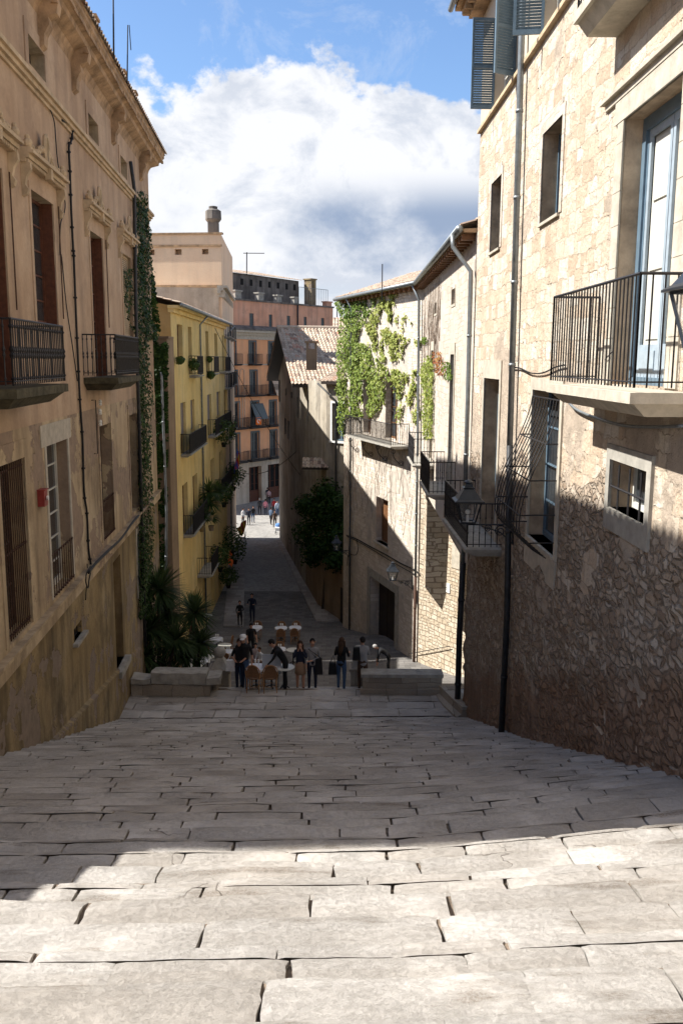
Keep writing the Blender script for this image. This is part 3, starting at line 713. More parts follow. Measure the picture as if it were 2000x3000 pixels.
# lower windows
def grille(F,a,parent,n,d=.06,ztop=None,rust=True,spikes=True):
    m=MB(); zt_=ztop or a[3]
    for i in range(n+1):
        s=a[0]+.04+(a[1]-a[0]-.08)*i/n; m.tube([F.p(s,a[2]+.02,d),F.p(s,zt_-.03,d)],.011,5)
    for q in ((.04,.5,.96) if zt_-a[2]>2 else (.06,.94)):
        z=a[2]+(zt_-a[2])*q; F.box(m,a[0]-.02,a[1]+.02,z-.012,z+.012,d-.012,d+.012)
        if spikes:
            for i in range(n):
                s=a[0]+.04+(a[1]-a[0]-.08)*(i+.5)/n; m.ball(F.p(s,z+.0,d+.02),.022,6,4)
    return m.build('window_grille',M.iron_rust if rust else M.iron,parent)
window(L,lw[0],.30,lb,4,2,M.darkwood,M.glass); grille(L,lw[0],lb,12,-.02)
window(L,lw[1],.25,lb,6,2,M.cream,M.glass,.075); grille(L,[lw[1][0],lw[1][1],lw[1][2],lw[1][3]],lb,9,.03,ztop=lw[1][2]+.95)
window(L,lw[2],.28,lb,4,2,M.darkwood,M.glass); grille(L,lw[2],lb,9,.03,ztop=lw[2][2]+1.1)
window(L,lw[3],.28,lb,4,2,M.darkwood,M.glass)
m=MB(); a=lw[1]; L.box(m,a[0]-.38,a[1]+.32,a[3],a[3]+.42,0,.03); L.box(m,a[0]-.13,a[0],a[2],a[3],0,.028); L.box(m,a[1],a[1]+.13,a[2],a[3],0,.028); m.build('stone_lintel',M.whitestone,lb)
for a in (lw[0],lw[2],lw[3]):
    m=MB(); e=.16; L.box(m,a[0]-e,a[0],a[2],a[3]+e*2,.012,.035);L.box(m,a[1],a[1]+e,a[2],a[3]+e*2,.012,.035);L.box(m,a[0],a[1],a[3],a[3]+e*2,.012,.034); m.build('window_surround',M.L_lo,lb)
# basement openings
for i,a in enumerate(bs):
    if i==1: grille(L,a,lb,3,-.1,rust=False,spikes=False); m=MB(); L.box(m,a[0]-.15,a[1]+.15,a[2]-.07,a[2],-.3,.12); m.build('stone_sill',M.greystone,lb)
    elif i==0: panel_door(L,a,.25,lb,M.wood,'door',4,1); m=MB(); L.box(m,a[0]-.2,a[1]+.2,a[2]-.18,a[2],-.3,.18); m.build('threshold',M.greystone,lb)
    else: louver(L,a,.2,lb,M.greengrey,'shutter',26); m=MB(); L.box(m,a[0]-.12,a[0],a[2],a[3]+.2,0,.03); L.box(m,a[1],a[1]+.12,a[2],a[3]+.2,0,.03); L.box(m,a[0],a[1],a[3],a[3]+.2,0,.029); m.build('stone_surround',M.whitestone,lb)
m=MB()  # sloping plinth coping that follows the steps
p0=L.px(150,2190); p1=L.px(408,1905)
for i in range(12):
    t0,t1=i/12,(i+1)/12; sa=p0[0]+(p1[0]-p0[0])*t0; sb=p0[0]+(p1[0]-p0[0])*t1; z=p0[1]+(p1[1]-p0[1])*t0; z_=p0[1]+(p1[1]-p0[1])*t1
    m.hexa([L.p(sa,z-.05,0),L.p(sb,z_-.05,0),L.p(sb,z_-.05,.10),L.p(sa,z-.05,.10),L.p(sa,z+.04,0),L.p(sb,z_+.04,0),L.p(sb,z_,.09),L.p(sa,z,.09)])
    m.hexa([L.p(sa,z-3,0),L.p(sb,z_-3,0),L.p(sb,z_-3,.08),L.p(sa,z-3,.08),L.p(sa,z-.05,0),L.p(sb,z_-.05,0),L.p(sb,z_-.05,.08),L.p(sa,z-.05,.08)])
m.build('plinth',M.L_base,lb)
# cables on the facade
def cable(F,pts,r=.014,d=.05,parent=None,name='cable',mat=None,label=None,clips=0):
    q=[]
    for p in pts:
        s,z=F.px(*p,d); q.append(F.p(s,z,d))
    m=MB()
    # smooth through points
    qq=[]
    for i in range(len(q)-1):
        a=q[max(i-1,0)];b=q[i];c=q[i+1];e=q[min(i+2,len(q)-1)]
        for k in range(4):
            t=k/4; qq.append(.5*((2*b)+(c-a)*t+(2*a-5*b+4*c-e)*t*t+(3*b-a-3*c+e)*t**3))
    qq.append(q[-1]); m.tube(qq,r,6)
    if clips:
        for i in range(2,len(qq),clips): p=qq[i]; m.tube([p-Vector((0,0,.02)),p+Vector((0,0,.02))],r*1.7,6); m.tube([p,p+F.u*.07],.006,4)
    return m.build(name,mat or M.cable,parent,smooth=True)
Z1=lambda x,y:(x/3.136,y/3.136); Z2=lambda x,y:(x/3.136,700+y/3.136); Z3=lambda x,y:(x/2.24,1400+y/2.24)
cable(L,[Z1(0,545),Z1(240,805),Z1(390,975),Z1(460,1130),Z1(478,1300),Z1(500,1520),Z1(550,1790),Z1(572,1900),Z1(560,2000),Z1(530,2090),Z1(528,2350),Z2(545,200),Z2(590,620),Z2(650,1000),Z2(700,1330)],.012,.04,lb)
cable(L,[Z1(530,1130),Z1(600,1170),Z1(628,1230),Z1(622,1320),Z1(600,1380),Z1(612,1600),Z1(625,1900),Z1(648,2300),Z2(655,180),Z2(680,700),Z2(705,1150),Z2(725,1500),Z2(755,1900),Z2(772,2340),Z3(572,250),Z3(585,480),Z3(603,592)],.026,.05,lb,clips=3)
cable(L,[Z3(585,640),Z3(640,570),Z3(720,490),Z3(800,410),Z3(870,310),Z3(912,262)],.035,.17,lb)
cable(L,[Z3(603,592),Z3(575,640),Z3(570,700),Z3(585,740),Z3(590,690),Z3(600,640)],.014,.17,lb)
cable(L,[Z3(578,580),Z3(580,680),Z3(572,760),Z3(570,820)],.012,.05,lb)
pipe('drainpipe',[L.p(*L.px(372,480,.1),.1),L.p(*L.px(384,560,.12),.12),L.p(*L.px(392,900,.12),.12),L.p(*L.px(430,1900,.12),.12)],.055,M.darkpipe,lb)
al=MB(); q=L.px(113,1468,.0); L.box(al,q[0]-.12,q[0]+.12,q[1]-.15,q[1]+.15,.0,.14); L.box(al,q[0]-.14,q[0]+.14,q[1]+.15,q[1]+.17,0,.16)
ao=al.build('alarm_box',simple('red_enamel',(.25,.035,.03),.5,.2),lb); al=MB(); al.tube([L.p(q[0],q[1],.16),L.p(q[0],q[1],.19)],.045,10); al.build('alarm_lamp',M.white,ao)
for i,(x,y) in enumerate(((291,1187),(291,1214),(292,1246))):
    m=MB(); s,z=L.px(x,y,.12); m.lathe(L.p(s,z-.07,.12),[(.03,0),(.045,.03),(.03,.06),(.045,.09),(.028,.14)],8); m.build('porcelain_insulator',M.white,lb)
m=MB(); s,z=L.px(265,1180); m.tube([L.p(s,z,0),L.p(s,z,.1),L.p(s+.0,z-1.3,.1),L.p(s,z-1.3,0)],.012,5); m.build('insulator_bracket',M.iron,lb)
# rooftop aerials (things of their own)
def mast(name,x,ytop,ybot,Y,r,label,extra=None):
    a=W(x,ybot,Y); b=W(x-(4 if x<330 else 0),ytop,Y); m=MB(); m.tube([a,b],[r,r*.7],6)
    if extra: extra(m,b)
    o=m.build(name,M.iron,origin=a); return tag(o,label,'aerial','aerials on the roofs')
mast('roof_aerial',320,-30,180,17.5,.018,'tall black pole standing on the left roof edge, the nearer of two poles')
mast('roof_aerial',360,80,250,20.5,.016,'thin black pole on the left roof edge, shorter and farther than its neighbour',lambda m,b:m.tube([b+Vector((.05,0,-.5)),b+Vector((.03,0,0))],.01,5))
# low garden wall nearer than the building (its shadow falls on the steps)
gw=MB(); gw.hexa([(-5.15,4.75,-6),(-4.9,4.75,-6),(-4.96,6.52,-6),(-5.2,6.52,-6),(-5.15,4.75,-.25),(-4.9,4.75,-.25),(-4.96,6.52,-.25),(-5.2,6.52,-.25)])
gw.box((-5.3,4.6,-.25),(-4.85,6.5,-.13)); tag(gw.build('garden_wall',M.L_base,origin=(-5,5.6,-3.3)),'short stained wall beside the steps in front of the pink plaster building','wall')
# ivy-covered end wall beyond the left building
iw=MB(); a=W(425,1000,33.3); b=W(489,1000,33.3); iw.hexa([(-8,33.1,-16),(b.x-.03,33.1,-16),(b.x+.05,34.0,-16),(-8,34.0,-16),(-8,33.1,.75),(b.x-.03,33.1,.75),(b.x+.05,34.0,.75),(-8,34.0,.75)])
iw.box((a.x+.0,33.05,.75),(b.x+.05,34.05,.83)); iwall=tag(iw.build('boundary_wall',M.brownpl,origin=(b.x,33.5,-14)),'narrow wall at the far corner of the pink building, overgrown with dark ivy','wall')
pipe('drainpipe',[W(467,1096,33.0),W(470,1110,33.0),W(488,1500,33.0),W(490,1900,33.0)],.05,M.zinc,iwall)
# ================================================================ RIGHT STONE BUILDING
N=Fac((3.87+.0162*3,-3),(3.87-.0162*23.9,23.9),-1)
nb=thing('stone_building',(7,12,-8),'tall rough pale stone building on the right, with a blue framed door and barred windows','building')
R=N.rect
Q1=lambda x,y:(1300+x/2.24,y/2.24); Q2=lambda x,y:(1300+x/2.24,750+y/2.24); Q3=lambda x,y:(1200+x/1.96,1300+y/1.96); Q4=lambda x,y:(950+x/3.136,1380+y/3.136); Q5=lambda x,y:(950+x/3.36,780+y/3.36)
wn1=R(Q1(290,1195),Q1(358,1135),Q1(348,1615),Q1(285,1650)); wn2=R(Q1(625,865),Q1(750,745),Q1(740,1388),Q1(612,1452))
dr=R(Q1(1140,780),Q1(1532,460),Q2(1455,850),Q2(1102,815))
# balcony of the blue door
o1=N.px(1746,1000)[0]; ray1=W(1608,1118,1)
def outer(px_,py_,s):  # depth d at which the pixel lies for a given s
    r=ray(px_,py_); a=N.p(s,0); # solve r*t = a + n*d (xy)
    det=r.x*(-N.n.y)-r.y*(-N.n.x); t=(a.x*(-N.n.y)-a.y*(-N.n.x))/det; q=r*t
    return (q-a).dot(N.n),q.z
db,zbs=outer(1608,1118,o1); _,zbr=outer(1617,864,o1); db2=.67
nbs=N.px(1851,1146,db)[0]; print('N balcony',o1,db,zbs,zbr,nbs,'door',dr)
dr[2]=zbs+.02
gr=R((1560,1136),(1631,1143),(1635,1640),(1548,1555)); sm=R((1792,1336),(1899,1371),(1896,1524),(1787,1484)); nd=R((1411,1103),(1455,1105),(1455,1600),(1411,1590))
zb3=N.px(1391,1400)[1]; b3a=N.px(1391,1400)[0]; b3b=N.px(1476,1461)[0]; d3,_=outer(1303,1402,b3a); print('B3',zb3,b3a,b3b,d3,nd,N.px(1476,1461),outer(1367,1447,b3b))
nd[2]=zb3-1.05
# shuttered windows of the top floor
ledge=[N.px(*Q1(250,800)),N.px(*Q1(440,540)),N.px(*Q1(800,10))]; print('ledge',ledge)
zl=ledge[0][1]
sa1,sa2=N.px(1432,350)[0],N.px(*Q1(436,520))[0]; sa1,sa2=min(sa1,sa2),max(sa1,sa2)
sb2=N.px(*Q1(618,230))[0]; sb1=sb2-1.25
print('shut',sa1,sa2,sb1,sb2,N.px(1405,50),N.px(*Q1(330,160)))
zwt=zl+2.05; ZN=zl+2.75
wa=[sa1,sa2,zl+.05,zwt]; wb=[sb1,sb2,zl+.05,zwt]
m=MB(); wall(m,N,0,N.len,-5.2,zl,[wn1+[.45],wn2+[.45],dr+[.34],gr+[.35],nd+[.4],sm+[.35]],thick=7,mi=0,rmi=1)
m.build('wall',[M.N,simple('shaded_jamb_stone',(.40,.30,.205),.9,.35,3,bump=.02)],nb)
m=MB(); wall(m,N,0,N.len,zl,ZN,[wa+[.3],wb+[.3]],thick=6.99,mi=0); m.build('upper_wall',M.Nup,nb)
# lower rubble wall, with a real uneven surface
m=MB(); s_=0
ns,nzz=150,64; z0_=-16; base=len(m.v)
for i in range(ns+1):
    s=N.len*i/ns
    zbot=min(stairZ(s-3)-.6,-4.4) 
    for j in range(nzz+1):
        ztop_=-1.75+.55*mnoise.noise(Vector((s*.5,2,7)))+.2*mnoise.noise(Vector((s*2.3,5,7))); z=zbot+(ztop_-zbot)*j/nzz; f=min(1,(nzz-j)/4)*(1 if i not in(0,ns) else 0)
        for r in (nd,gr,sm):
            dx=max(r[0]-s,s-r[1],0); dz_=max(r[2]-z,z-r[3],0); f*=min(1,max(0,(max(dx,dz_)-.28)/.25))
        q1=mnoise.noise(Vector((s*1.1,z*1.6,3)));q2=mnoise.noise(Vector((s*3.2,z*5,1)));q3=mnoise.noise(Vector((s*8,z*9,2)))
        patchy=max(0,min(1,(mnoise.noise(Vector((s*.35,z*.5,9)))+.15)*3))
        d=(.015 if f>0 else .004)+f*(.06*q1+(.06*abs(q2)+.028*q3)*(.5+patchy))
        m.v.append(tuple(N.p(s,z,d)))
for i in range(ns):
    for j in range(nzz):
        s=N.len*(i+.5)/ns; a=base+i*(nzz+1)+j; z=(m.v[a][2]+m.v[a+1][2])/2
        cs,cz=s,z
        if any(r[0]-.12<cs<r[1]+.12 and r[2]-.14<cz<r[3]+.12 for r in (nd,gr,sm)): continue
        m.f.append((a,a+nzz+1,a+nzz+2,a+1)); m.m.append(0)
m.build('rubble_base',M.Nlow,nb,smooth=True)
# roof eaves
m=MB(); P=N.p
N.box(m,-1,N.len+.25,ZN,ZN+.14,-7,.34); N.box(m,-1,N.len+.38,ZN+.14,ZN+.26,-7,.50); N.box(m,-1,N.len+.5,ZN+.26,ZN+.36,-7,.66)
s=-.8
while s<N.len+.3: N.box(m,s,s+.10,ZN+.02,ZN+.14,.34,.52); s+=.42
m.build('eaves',M.soffit,nb)
m=MB(); m.c=[]; tiles(m,P(-1,ZN+.38,.72),P(N.len+.55,ZN+.38,.72),P(-1,ZN+2.2,-3.5),P(N.len+.55,ZN+2.2,-3.5),.23,.42); m.build('roof',M.tile,nb)
m=MB(); m.tube([P(-1,ZN+.34,.76),P(N.len+.6,ZN+.34,.76)],.075,8); m.build('gutter',M.zinc,nb,smooth=True)
m=MB(); N.box(m,0,N.len,zl-.05,zl+.03,0,.09); m.build('string_course',M.L_trim,nb)
# deep plain windows
for a in (wn1,wn2):
    window(N,a,.30,nb,1,2,M.bluegrey,M.glass)
    m=MB(); N.box(m,a[0]-.03,a[1]+.03,a[2]-.05,a[2],-.4,.05); m.build('stone_sill',M.whitestone,nb)
    m=MB(); e=.16; N.box(m,a[0]-e,a[0],a[2],a[3]+e,-.02,.018);N.box(m,a[1],a[1]+e,a[2],a[3]+e,-.02,.018);N.box(m,a[0],a[1],a[3],a[3]+e*1.6,-.02,.016); m.build('stone_surround',M.A,nb)
# big door: blue frame set deep, one leaf cream panelled
m=MB(); a=dr; e=.30
for sa,sb_ in ((a[0]-e,a[0]),(a[1],a[1]+e)):
    z=a[2]
    while z<a[3]-.05:
        z2=min(z+ru(.35,.65),a[3]); k=ru(-.06,.08); N.box(m,sa-(k if sa<a[0] else 0),sb_+(k if sa>=a[1] else 0),z+.004,z2-.004,-.02,.022); z=z2
N.box(m,a[0]-e-.05,a[1]+e+.05,a[3],a[3]+.48,-.02,.03)
m.build('stone_surround',M.whitestone,nb)
m=MB(); zc_=(N.px(1769,295)[1]+N.px(2000,76)[1])/2; N.box(m,0,N.px(1769,295)[0]+.1,zc_-.03,zc_+.02,0,.10); N.box(m,0,N.px(1769,295)[0]+.02,zc_-.12,zc_-.03,0,.04); m.build('drip_moulding',M.whitestone,nb)
m=MB(); D=-.24; f=.13
N.box(m,a[0],a[0]+f,a[2],a[3],D-.1,D); N.box(m,a[1]-f,a[1],a[2],a[3],D-.1,D); N.box(m,a[0]+f,a[1]-f,a[3]-f*1.3,a[3],D-.1,D-.002); N.box(m,a[0]+f,a[1]-f,a[2],a[2]+.10,D-.1,D-.004)
N.box(m,a[0]+f,a[0]+f+.05,a[2]+.1,a[3]-f*1.3,D-.08,D-.03); N.box(m,a[1]-f-.05,a[1]-f,a[2]+.1,a[3]-f*1.3,D-.08,D-.03)
do=m.build('door_frame',M.bluegrey,nb)
m=MB(); mid=(a[0]+a[1])/2; x0,x1=a[0]+f+.05,a[1]-f-.05; zt_=a[3]-f*1.3; zb_=a[2]+.1
for u0,u1 in ((x0,mid-.01),(mid+.01,x1)):
    N.box(m,u0,u0+.08,zb_,zt_,D-.07,D-.035);N.box(m,u1-.08,u1,zb_,zt_,D-.07,D-.035);N.box(m,u0+.08,u1-.08,zb_,zb_+.42,D-.07,D-.036);N.box(m,u0+.08,u1-.08,zt_-.1,zt_,D-.07,D-.036)
    N.box(m,u0+.14,u1-.14,zb_+.08,zb_+.34,D-.036,D-.02)
m.build('door_leaf',M.bluelight,do)
m=MB()
for u0,u1 in ((x0+.08,mid-.09),(mid+.09,x1-.08)):
    N.box(m,u0,u1,zb_+.42,zt_-.1,D-.12,D-.085); h=(zt_-.1-zb_-.42)
    for q in range(3): N.box(m,u0+.07,u1-.07,zb_+.42+h*(q/3)+.07,zb_+.42+h*((q+1)/3)-.07,D-.085,D-.065)
m.build('inner_shutter',M.cream,do)
bal=balcony(N,nbs,o1,zbs,db,.26,zbr-zbs,nb,M.iron,M.whitestone,.125,.0105,0,taper=.10)
# upper balcony above
ub=N.px(1791,92)[0]; du,zu=outer(1675,92,ub); print('upper balcony',ub,du,zu)
balcony(N,ub-2.6,ub,zu+.26,du,.30,1.0,nb,M.iron,M.whitestone,.125,.0105,0,taper=0)
# shutters
def leaf(F,s,z0,z1,wd,ang,parent,mat):
    """shutter leaf hinged at s, swung out by ang from the wall plane (90=perpendicular); sign of wd gives the closing side"""
    c=F.p(s,0,0); di=F.u*math.cos(ang)*(1 if wd>0 else -1)+F.n*math.sin(ang); e=c+di*abs(wd)
    G=Fac((c.x,c.y),(e.x,e.y),1); m=MB(); L_=abs(wd); fw=.055
    for q in ((0,fw,z0,z1),(L_-fw,L_,z0,z1),(fw,L_-fw,z0,z0+.09),(fw,L_-fw,z1-.07,z1),(fw,L_-fw,(z0+z1)/2-.10,(z0+z1)/2-.03)): G.box(m,*q,-.02,.02)
    for lo,hi in ((z0+.09,(z0+z1)/2-.10),((z0+z1)/2-.03,z1-.07)):
        n=int((hi-lo)/.052)
        for i in range(n):
            z=lo+(hi-lo)*(i+.5)/n; m.hexa([G.p(fw,z-.018,.014),G.p(L_-fw,z-.018,.014),G.p(L_-fw,z-.011,.014),G.p(fw,z-.011,.014),G.p(fw,z+.014,-.014),G.p(L_-fw,z+.014,-.014),G.p(L_-fw,z+.021,-.014),G.p(fw,z+.021,-.014)])
    return m.build('shutter',mat,parent)
ra=math.radians
leaf(N,wa[1]-.01,wa[2]+.02,wa[3],.55,ra(92),nb,M.bluegrey); leaf(N,wa[0]+.01,wa[2]+.02,wa[3],-.55,ra(62),nb,M.bluegrey)
leaf(N,wb[1]-.01,wb[2]+.02,wb[3],.55,ra(80),nb,M.bluegrey); leaf(N,wb[0]+.01,wb[2]+.35,wb[3],-.6,ra(70),nb,M.bluegrey)
for a in (wa,wb): window(N,a,.25,nb,3,2,M.cream,M.glass)
# tall door behind the lamp balcony
window(N,nd,.36,nb,4,2,M.bluegrey,M.glass,.06); m=MB(); e=.17; a=nd
N.box(m,a[0]-e,a[0],a[2],a[3]+.42,-.02,.03);N.box(m,a[1],a[1]+e,a[2],a[3]+.42,-.02,.03);N.box(m,a[0],a[1],a[3],a[3]+.42,-.02,.029); m.build('stone_surround',M.whitestone,nb)
balcony(N,b3b,b3a,zb3-1.05,d3,.16,1.02,nb,M.iron,M.greystone,.14,.010,2)
# barred window with swelling grille
window(N,gr,.30,nb,4,2,M.bluegrey,M.glass,.07)
m=MB(); a=gr; e=.16
N.box(m,a[1],a[1]+e,a[2]-.05,a[3]+.22,-.02,.035);N.box(m,a[0]-e,a[0],a[2]-.05,a[3]+.22,-.02,.035);N.box(m,a[0],a[1],a[3],a[3]+.22,-.02,.034)
N.box(m,a[0]-e,a[1]+e,a[2]-.55,a[2]-.06,-.02,.036); N.box(m,a[0],a[1],a[2]-.06,a[2],-.3,.06); m.build('stone_surround',M.whitestone,nb)
m=MB(); H=a[3]-a[2]; nbars=10
def gp(u,v):
    # v 0 top .. 1 bottom
    s=a[0]+.0+(a[1]-a[0])*u; sw=.62*math.sin(math.pi*.5*min(1,v/.80))**1.6 if v<.8 else .62*(1-((v-.8)/.2)**2*.80)
    spread=(u-.5)*.25*sw
    return N.p(s+spread,a[3]-.12-(H-.1)*v,.03+sw)
for i in range(nbars+1): m.tube([gp(i/nbars,k/16) for k in range(17)],.011,5)
for v in (.0,.27,.5,.72,.90):
    pts=[gp(u/8,v) for u in range(9)]
    w0=N.p(a[0]-.03,pts[0].z,.0); w1=N.p(a[1]+.03,pts[0].z,.0)
    m.tube([w0,N.p(a[0]-.03,pts[0].z,(pts[0]-w0).dot(N.n)*.6)]+pts+[N.p(a[1]+.03,pts[0].z,(pts[0]-w0).dot(N.n)*.6),w1],.013,5)
m.build('window_grille',M.iron,nb)
# small barred window
window(N,sm,.32,nb,1,2,M.cream,M.glass,.05)
m=MB(); a=sm; e=.15
N.box(m,a[0]-e,a[0],a[2]-.3,a[3]+.2,-.02,.045);N.box(m,a[1],a[1]+e,a[2]-.3,a[3]+.2,-.02,.045);N.box(m,a[0],a[1],a[3],a[3]+.2,-.02,.044);N.box(m,a[0],a[1],a[2]-.3,a[2],-.3,.043); m.build('stone_surround',M.greystone,nb)
m=MB()
for i in range(3):
    s=a[0]+(a[1]-a[0])*(.2+.3*i); m.tube([N.p(s,a[2],.0),N.p(s,a[3]-.05,.0)],.014,6)
m.tube([N.p(a[0],(a[2]+a[3])/2-.03,.02),N.p(a[1],(a[2]+a[3])/2-.03,.02)],.016,6); m.build('window_grille',M.iron,nb)
# pipes and wires
pd=.13
def NP(x,y,d=pd,F=N): s,z=F.px(x,y,d); return F.p(s,z,d)
q0=NP(1513,60); q1=NP(1490,1300); 
pipe('drainpipe',[Vector((q0.x,q0.y,ZN+.2)),q0,q1],.062,M.zinc,nb); pipe('drainpipe',[q1,NP(1487,1800),NP(1474,2150)],.066,M.darkpipe,nb)
q0=NP(1371,840,.12); q2=NP(1362,1600,.12)
j=N.p(N.len-.06,3.2,.12)
pipe('drainpipe',[N.p(N.len+.25,3.25,.62),N.p(N.len+.22,2.95,.6),N.p(N.len+.02,2.3,.14),N.p(N.len-.0,-1,.13),N.p(N.len-.0,-5.5,.13)],.06,M.zinc,nb)
pipe('drainpipe',[N.p(N.len-.0,-5.5,.13),N.p(N.len-.0,-7.6,.17),N.p(N.len-.0,-10.4,.17)],.085,M.darkpipe,nb)
cable(N,[Q2(415,722),Q2(480,722),Q2(560,755),Q2(640,752),Q2(720,715),Q2(780,700)],.014,.05,nb); cable(N,[Q2(800,930),Q2(850,985),Q2(960,1035),Q2(1150,1090),Q2(1350,1100),Q2(1560,1092)],.022,.06,nb,mat=M.zinc)
cable(N,[Q2(1045,660),Q2(1100,600)],.008,.05,nb)
# ================================================================ IVY HOUSE (behind): street front A, front B, angled lower wall
A=Fac((3.472,23.95),(3.63,40.5),-1); B=Fac((3.63,40.5),(3.63-.3222*10.9,51.4),-1); C0=Fac((3.66,40.45),(3.66+.6*8,32.45),1)
ib=thing('ivy_covered_house',(6,42,-14),'rendered stone house with creeper over its front, a grey gutter and scrolled balconies','building')
ga=A.px(*Q5(890,140),.35); zg=W(1213,828,40.5).z; print('gutter z',zg, W(1350,665,23.9).z, W(975,880,51.3).z)
zg=3.38
ra_=A.rect
ad1=ra_(Q5(1085,1080),Q5(1135,1080),Q5(1135,1900),Q5(1085,1900)); ad2=ra_(Q5(1215,1050),Q5(1262,1050),Q5(1262,2000),Q5(1215,2000)); as1=ra_(Q5(1232,210),Q5(1266,205),Q5(1264,355),Q5(1230,370)); as2=ra_(Q5(1064,350),Q5(1084,345),Q5(1083,455),Q5(1062,460))
print('A',ad1,ad2,as1,as2,A.px(1271,1286),A.px(1250,1258),A.px(1332,1347),A.px(1300,1319))
bb2=sorted([A.px(1332,1347)[0],A.px(1300,1319)[0]]); bb1=sorted([A.px(1271,1286)[0],A.px(1250,1258)[0]])
z2=(A.px(1332,1347)[1]+A.px(1300,1319)[1])/2; z1=(A.px(1271,1286)[1]+A.px(1250,1258)[1])/2; print('bal',bb1,z1,bb2,z2)
ad1=[bb1[0]+1.2,bb1[0]+2.2,z1-1.0,.4]; ad2=[bb2[0]+.9,bb2[0]+1.95,z2-1.0,.2]
ZW=zg-.1
m=MB(); wall(m,A,0,A.len,-5.6,ZW,[ad1+[.35],ad2+[.35],as1+[.3],as2+[.3]],thick=5,mi=0); m.build('wall',M.A,ib)
bl=B.rect(Q4(478,230),Q4(585,268),Q4(582,665),Q4(470,660)); bg=B.rect(Q4(425,970),Q4(655,1105),Q4(660,1700),Q4(430,1590)); 
bd1=B.rect((1070,1090),(1098,1095),(1098,1262),(1070,1262)); bd2=B.rect((1126,1095),(1160,1100),(1160,1290),(1126,1280))
print('B',bl,bg,bd1,bd2)
bd1=[bd2[1]+2.2,bd2[1]+3.4,bd2[2],bd2[3]]
wallB=MB(); wall(wallB,B,0,B.len,-17.5,ZW,[bl+[.4],bg+[.6],bd1+[.35],bd2+[.35]],thick=5,mi=0); wallB.build('wall',M.B,ib)
m=MB(); wall(m,C0,0,C0.len,-17,-5,[],thick=1,mi=0); m.build('wall',M.low,ib)
# hanging pier under the corner
m=MB(); pr=[(.0,-5.5),(.0,-9.6),(.75,-10.6),(.9,-9.9),(1.0,-5.5)]
y0=37.0; m_a=[(3.60+d,y0,z) for d,z in pr]; m_b=[(3.60+d,y0+.9,z) for d,z in pr]; n=len(pr)
m.add(m_a+m_b,[tuple(range(n)),tuple(range(n,2*n))[::-1]]+[(i,(i+1)%n,n+(i+1)%n,n+i) for i in range(n)]); m.box((3.52,y0-.06,-5.75),(4.66,y0+.96,-5.55)); m.build('hanging_pier',M.low,ib)
# gutter, eaves, roof
def roofline(F,s0,s1,d,dz=0):
    m=MB(); P=F.p
    m.hexa([P(s0,ZW,-.1),P(s1,ZW,-.1),P(s1,ZW+.02,d-.05),P(s0,ZW+.02,d-.05),P(s0,ZW+.12,-.1),P(s1,ZW+.12,-.1),P(s1,ZW+.10,d),P(s0,ZW+.10,d)]); m.build('eaves',M.soffit,ib)
    m=MB(); m.tube([P(s0,zg,d+.07),P(s1,zg,d+.07)],.095,8); m.build('gutter',M.zinc,ib,smooth=True)
    m=MB(); m.c=[]; tiles(m,P(s0,zg+.08,d+.02),P(s1,zg+.08,d+.02),P(s0,zg+1.6,-4.2),P(s1,zg+1.6,-4.2),.22,.4); m.build('roof',M.tile,ib)
roofline(A,0,A.len+.1,.38); roofline(B,-.1,B.len+.4,.42)
for F_,dd in ((A,.36),(B,.40)):
    s=.2
    while s<F_.len-.1: m=MB(); F_.box(m,s,s+.12,ZW-.16,ZW,.0,dd); m.build('rafter',M.wood,ib); s+=.62
# doors and windows
for F,a,fm in ((A,ad1,M.white),(A,ad2,M.bluegrey)):
    window(F,a,.3,ib,3,2,fm,M.glass,.06); m=MB(); e=.14; F.box(m,a[0]-e,a[0],a[2],a[3]+.35,-.02,.03);F.box(m,a[1],a[1]+e,a[2],a[3]+.35,-.02,.03);F.box(m,a[0],a[1],a[3],a[3]+.35,-.02,.029); m.build('stone_surround',M.whitestone,ib)
for a in (as1,as2):
    window(A,a,.28,ib,1,1,M.darkwood,M.dark,.04); m=MB(); e=.08; A.box(m,a[0]-e,a[0],a[2]-e,a[3]+e,-.02,.02);A.box(m,a[1],a[1]+e,a[2]-e,a[3]+e,-.02,.02);A.box(m,a[0],a[1],a[2]-e,a[2],-.02,.019); m.build('stone_surround',M.whitestone,ib)
for a in (bd1,bd2):
    window(B,a,.32,ib,4,2,M.wood,M.glass,.06)
    m=MB(); hw=(a[1]-a[0])*.5; p=B.p(a[0],0,-.02); B.box(m,a[0]+.01,a[0]+.06,a[2],a[3],-.32,.05); m.build('shutter',M.wood,ib)
window(B,bl,.36,ib,2,2,M.wood,M.wood,.06); m=MB(); B.box(m,bl[0]-.12,bl[1]+.12,bl[2]-.12,bl[2],-.3,.10); m.build('stone_sill',M.whitestone,ib)
m=MB(); a=bg; e=.45; B.box(m,a[0]-e,a[0],a[2],a[3]+e,-.02,.03);B.box(m,a[1],a[1]+e,a[2],a[3]+e,-.02,.03);B.box(m,a[0],a[1],a[3],a[3]+e,-.02,.029); m.build('stone_surround',M.greystone,ib)
panel_door(B,bg,.55,ib,M.darkwood,'garage_door',5,3)
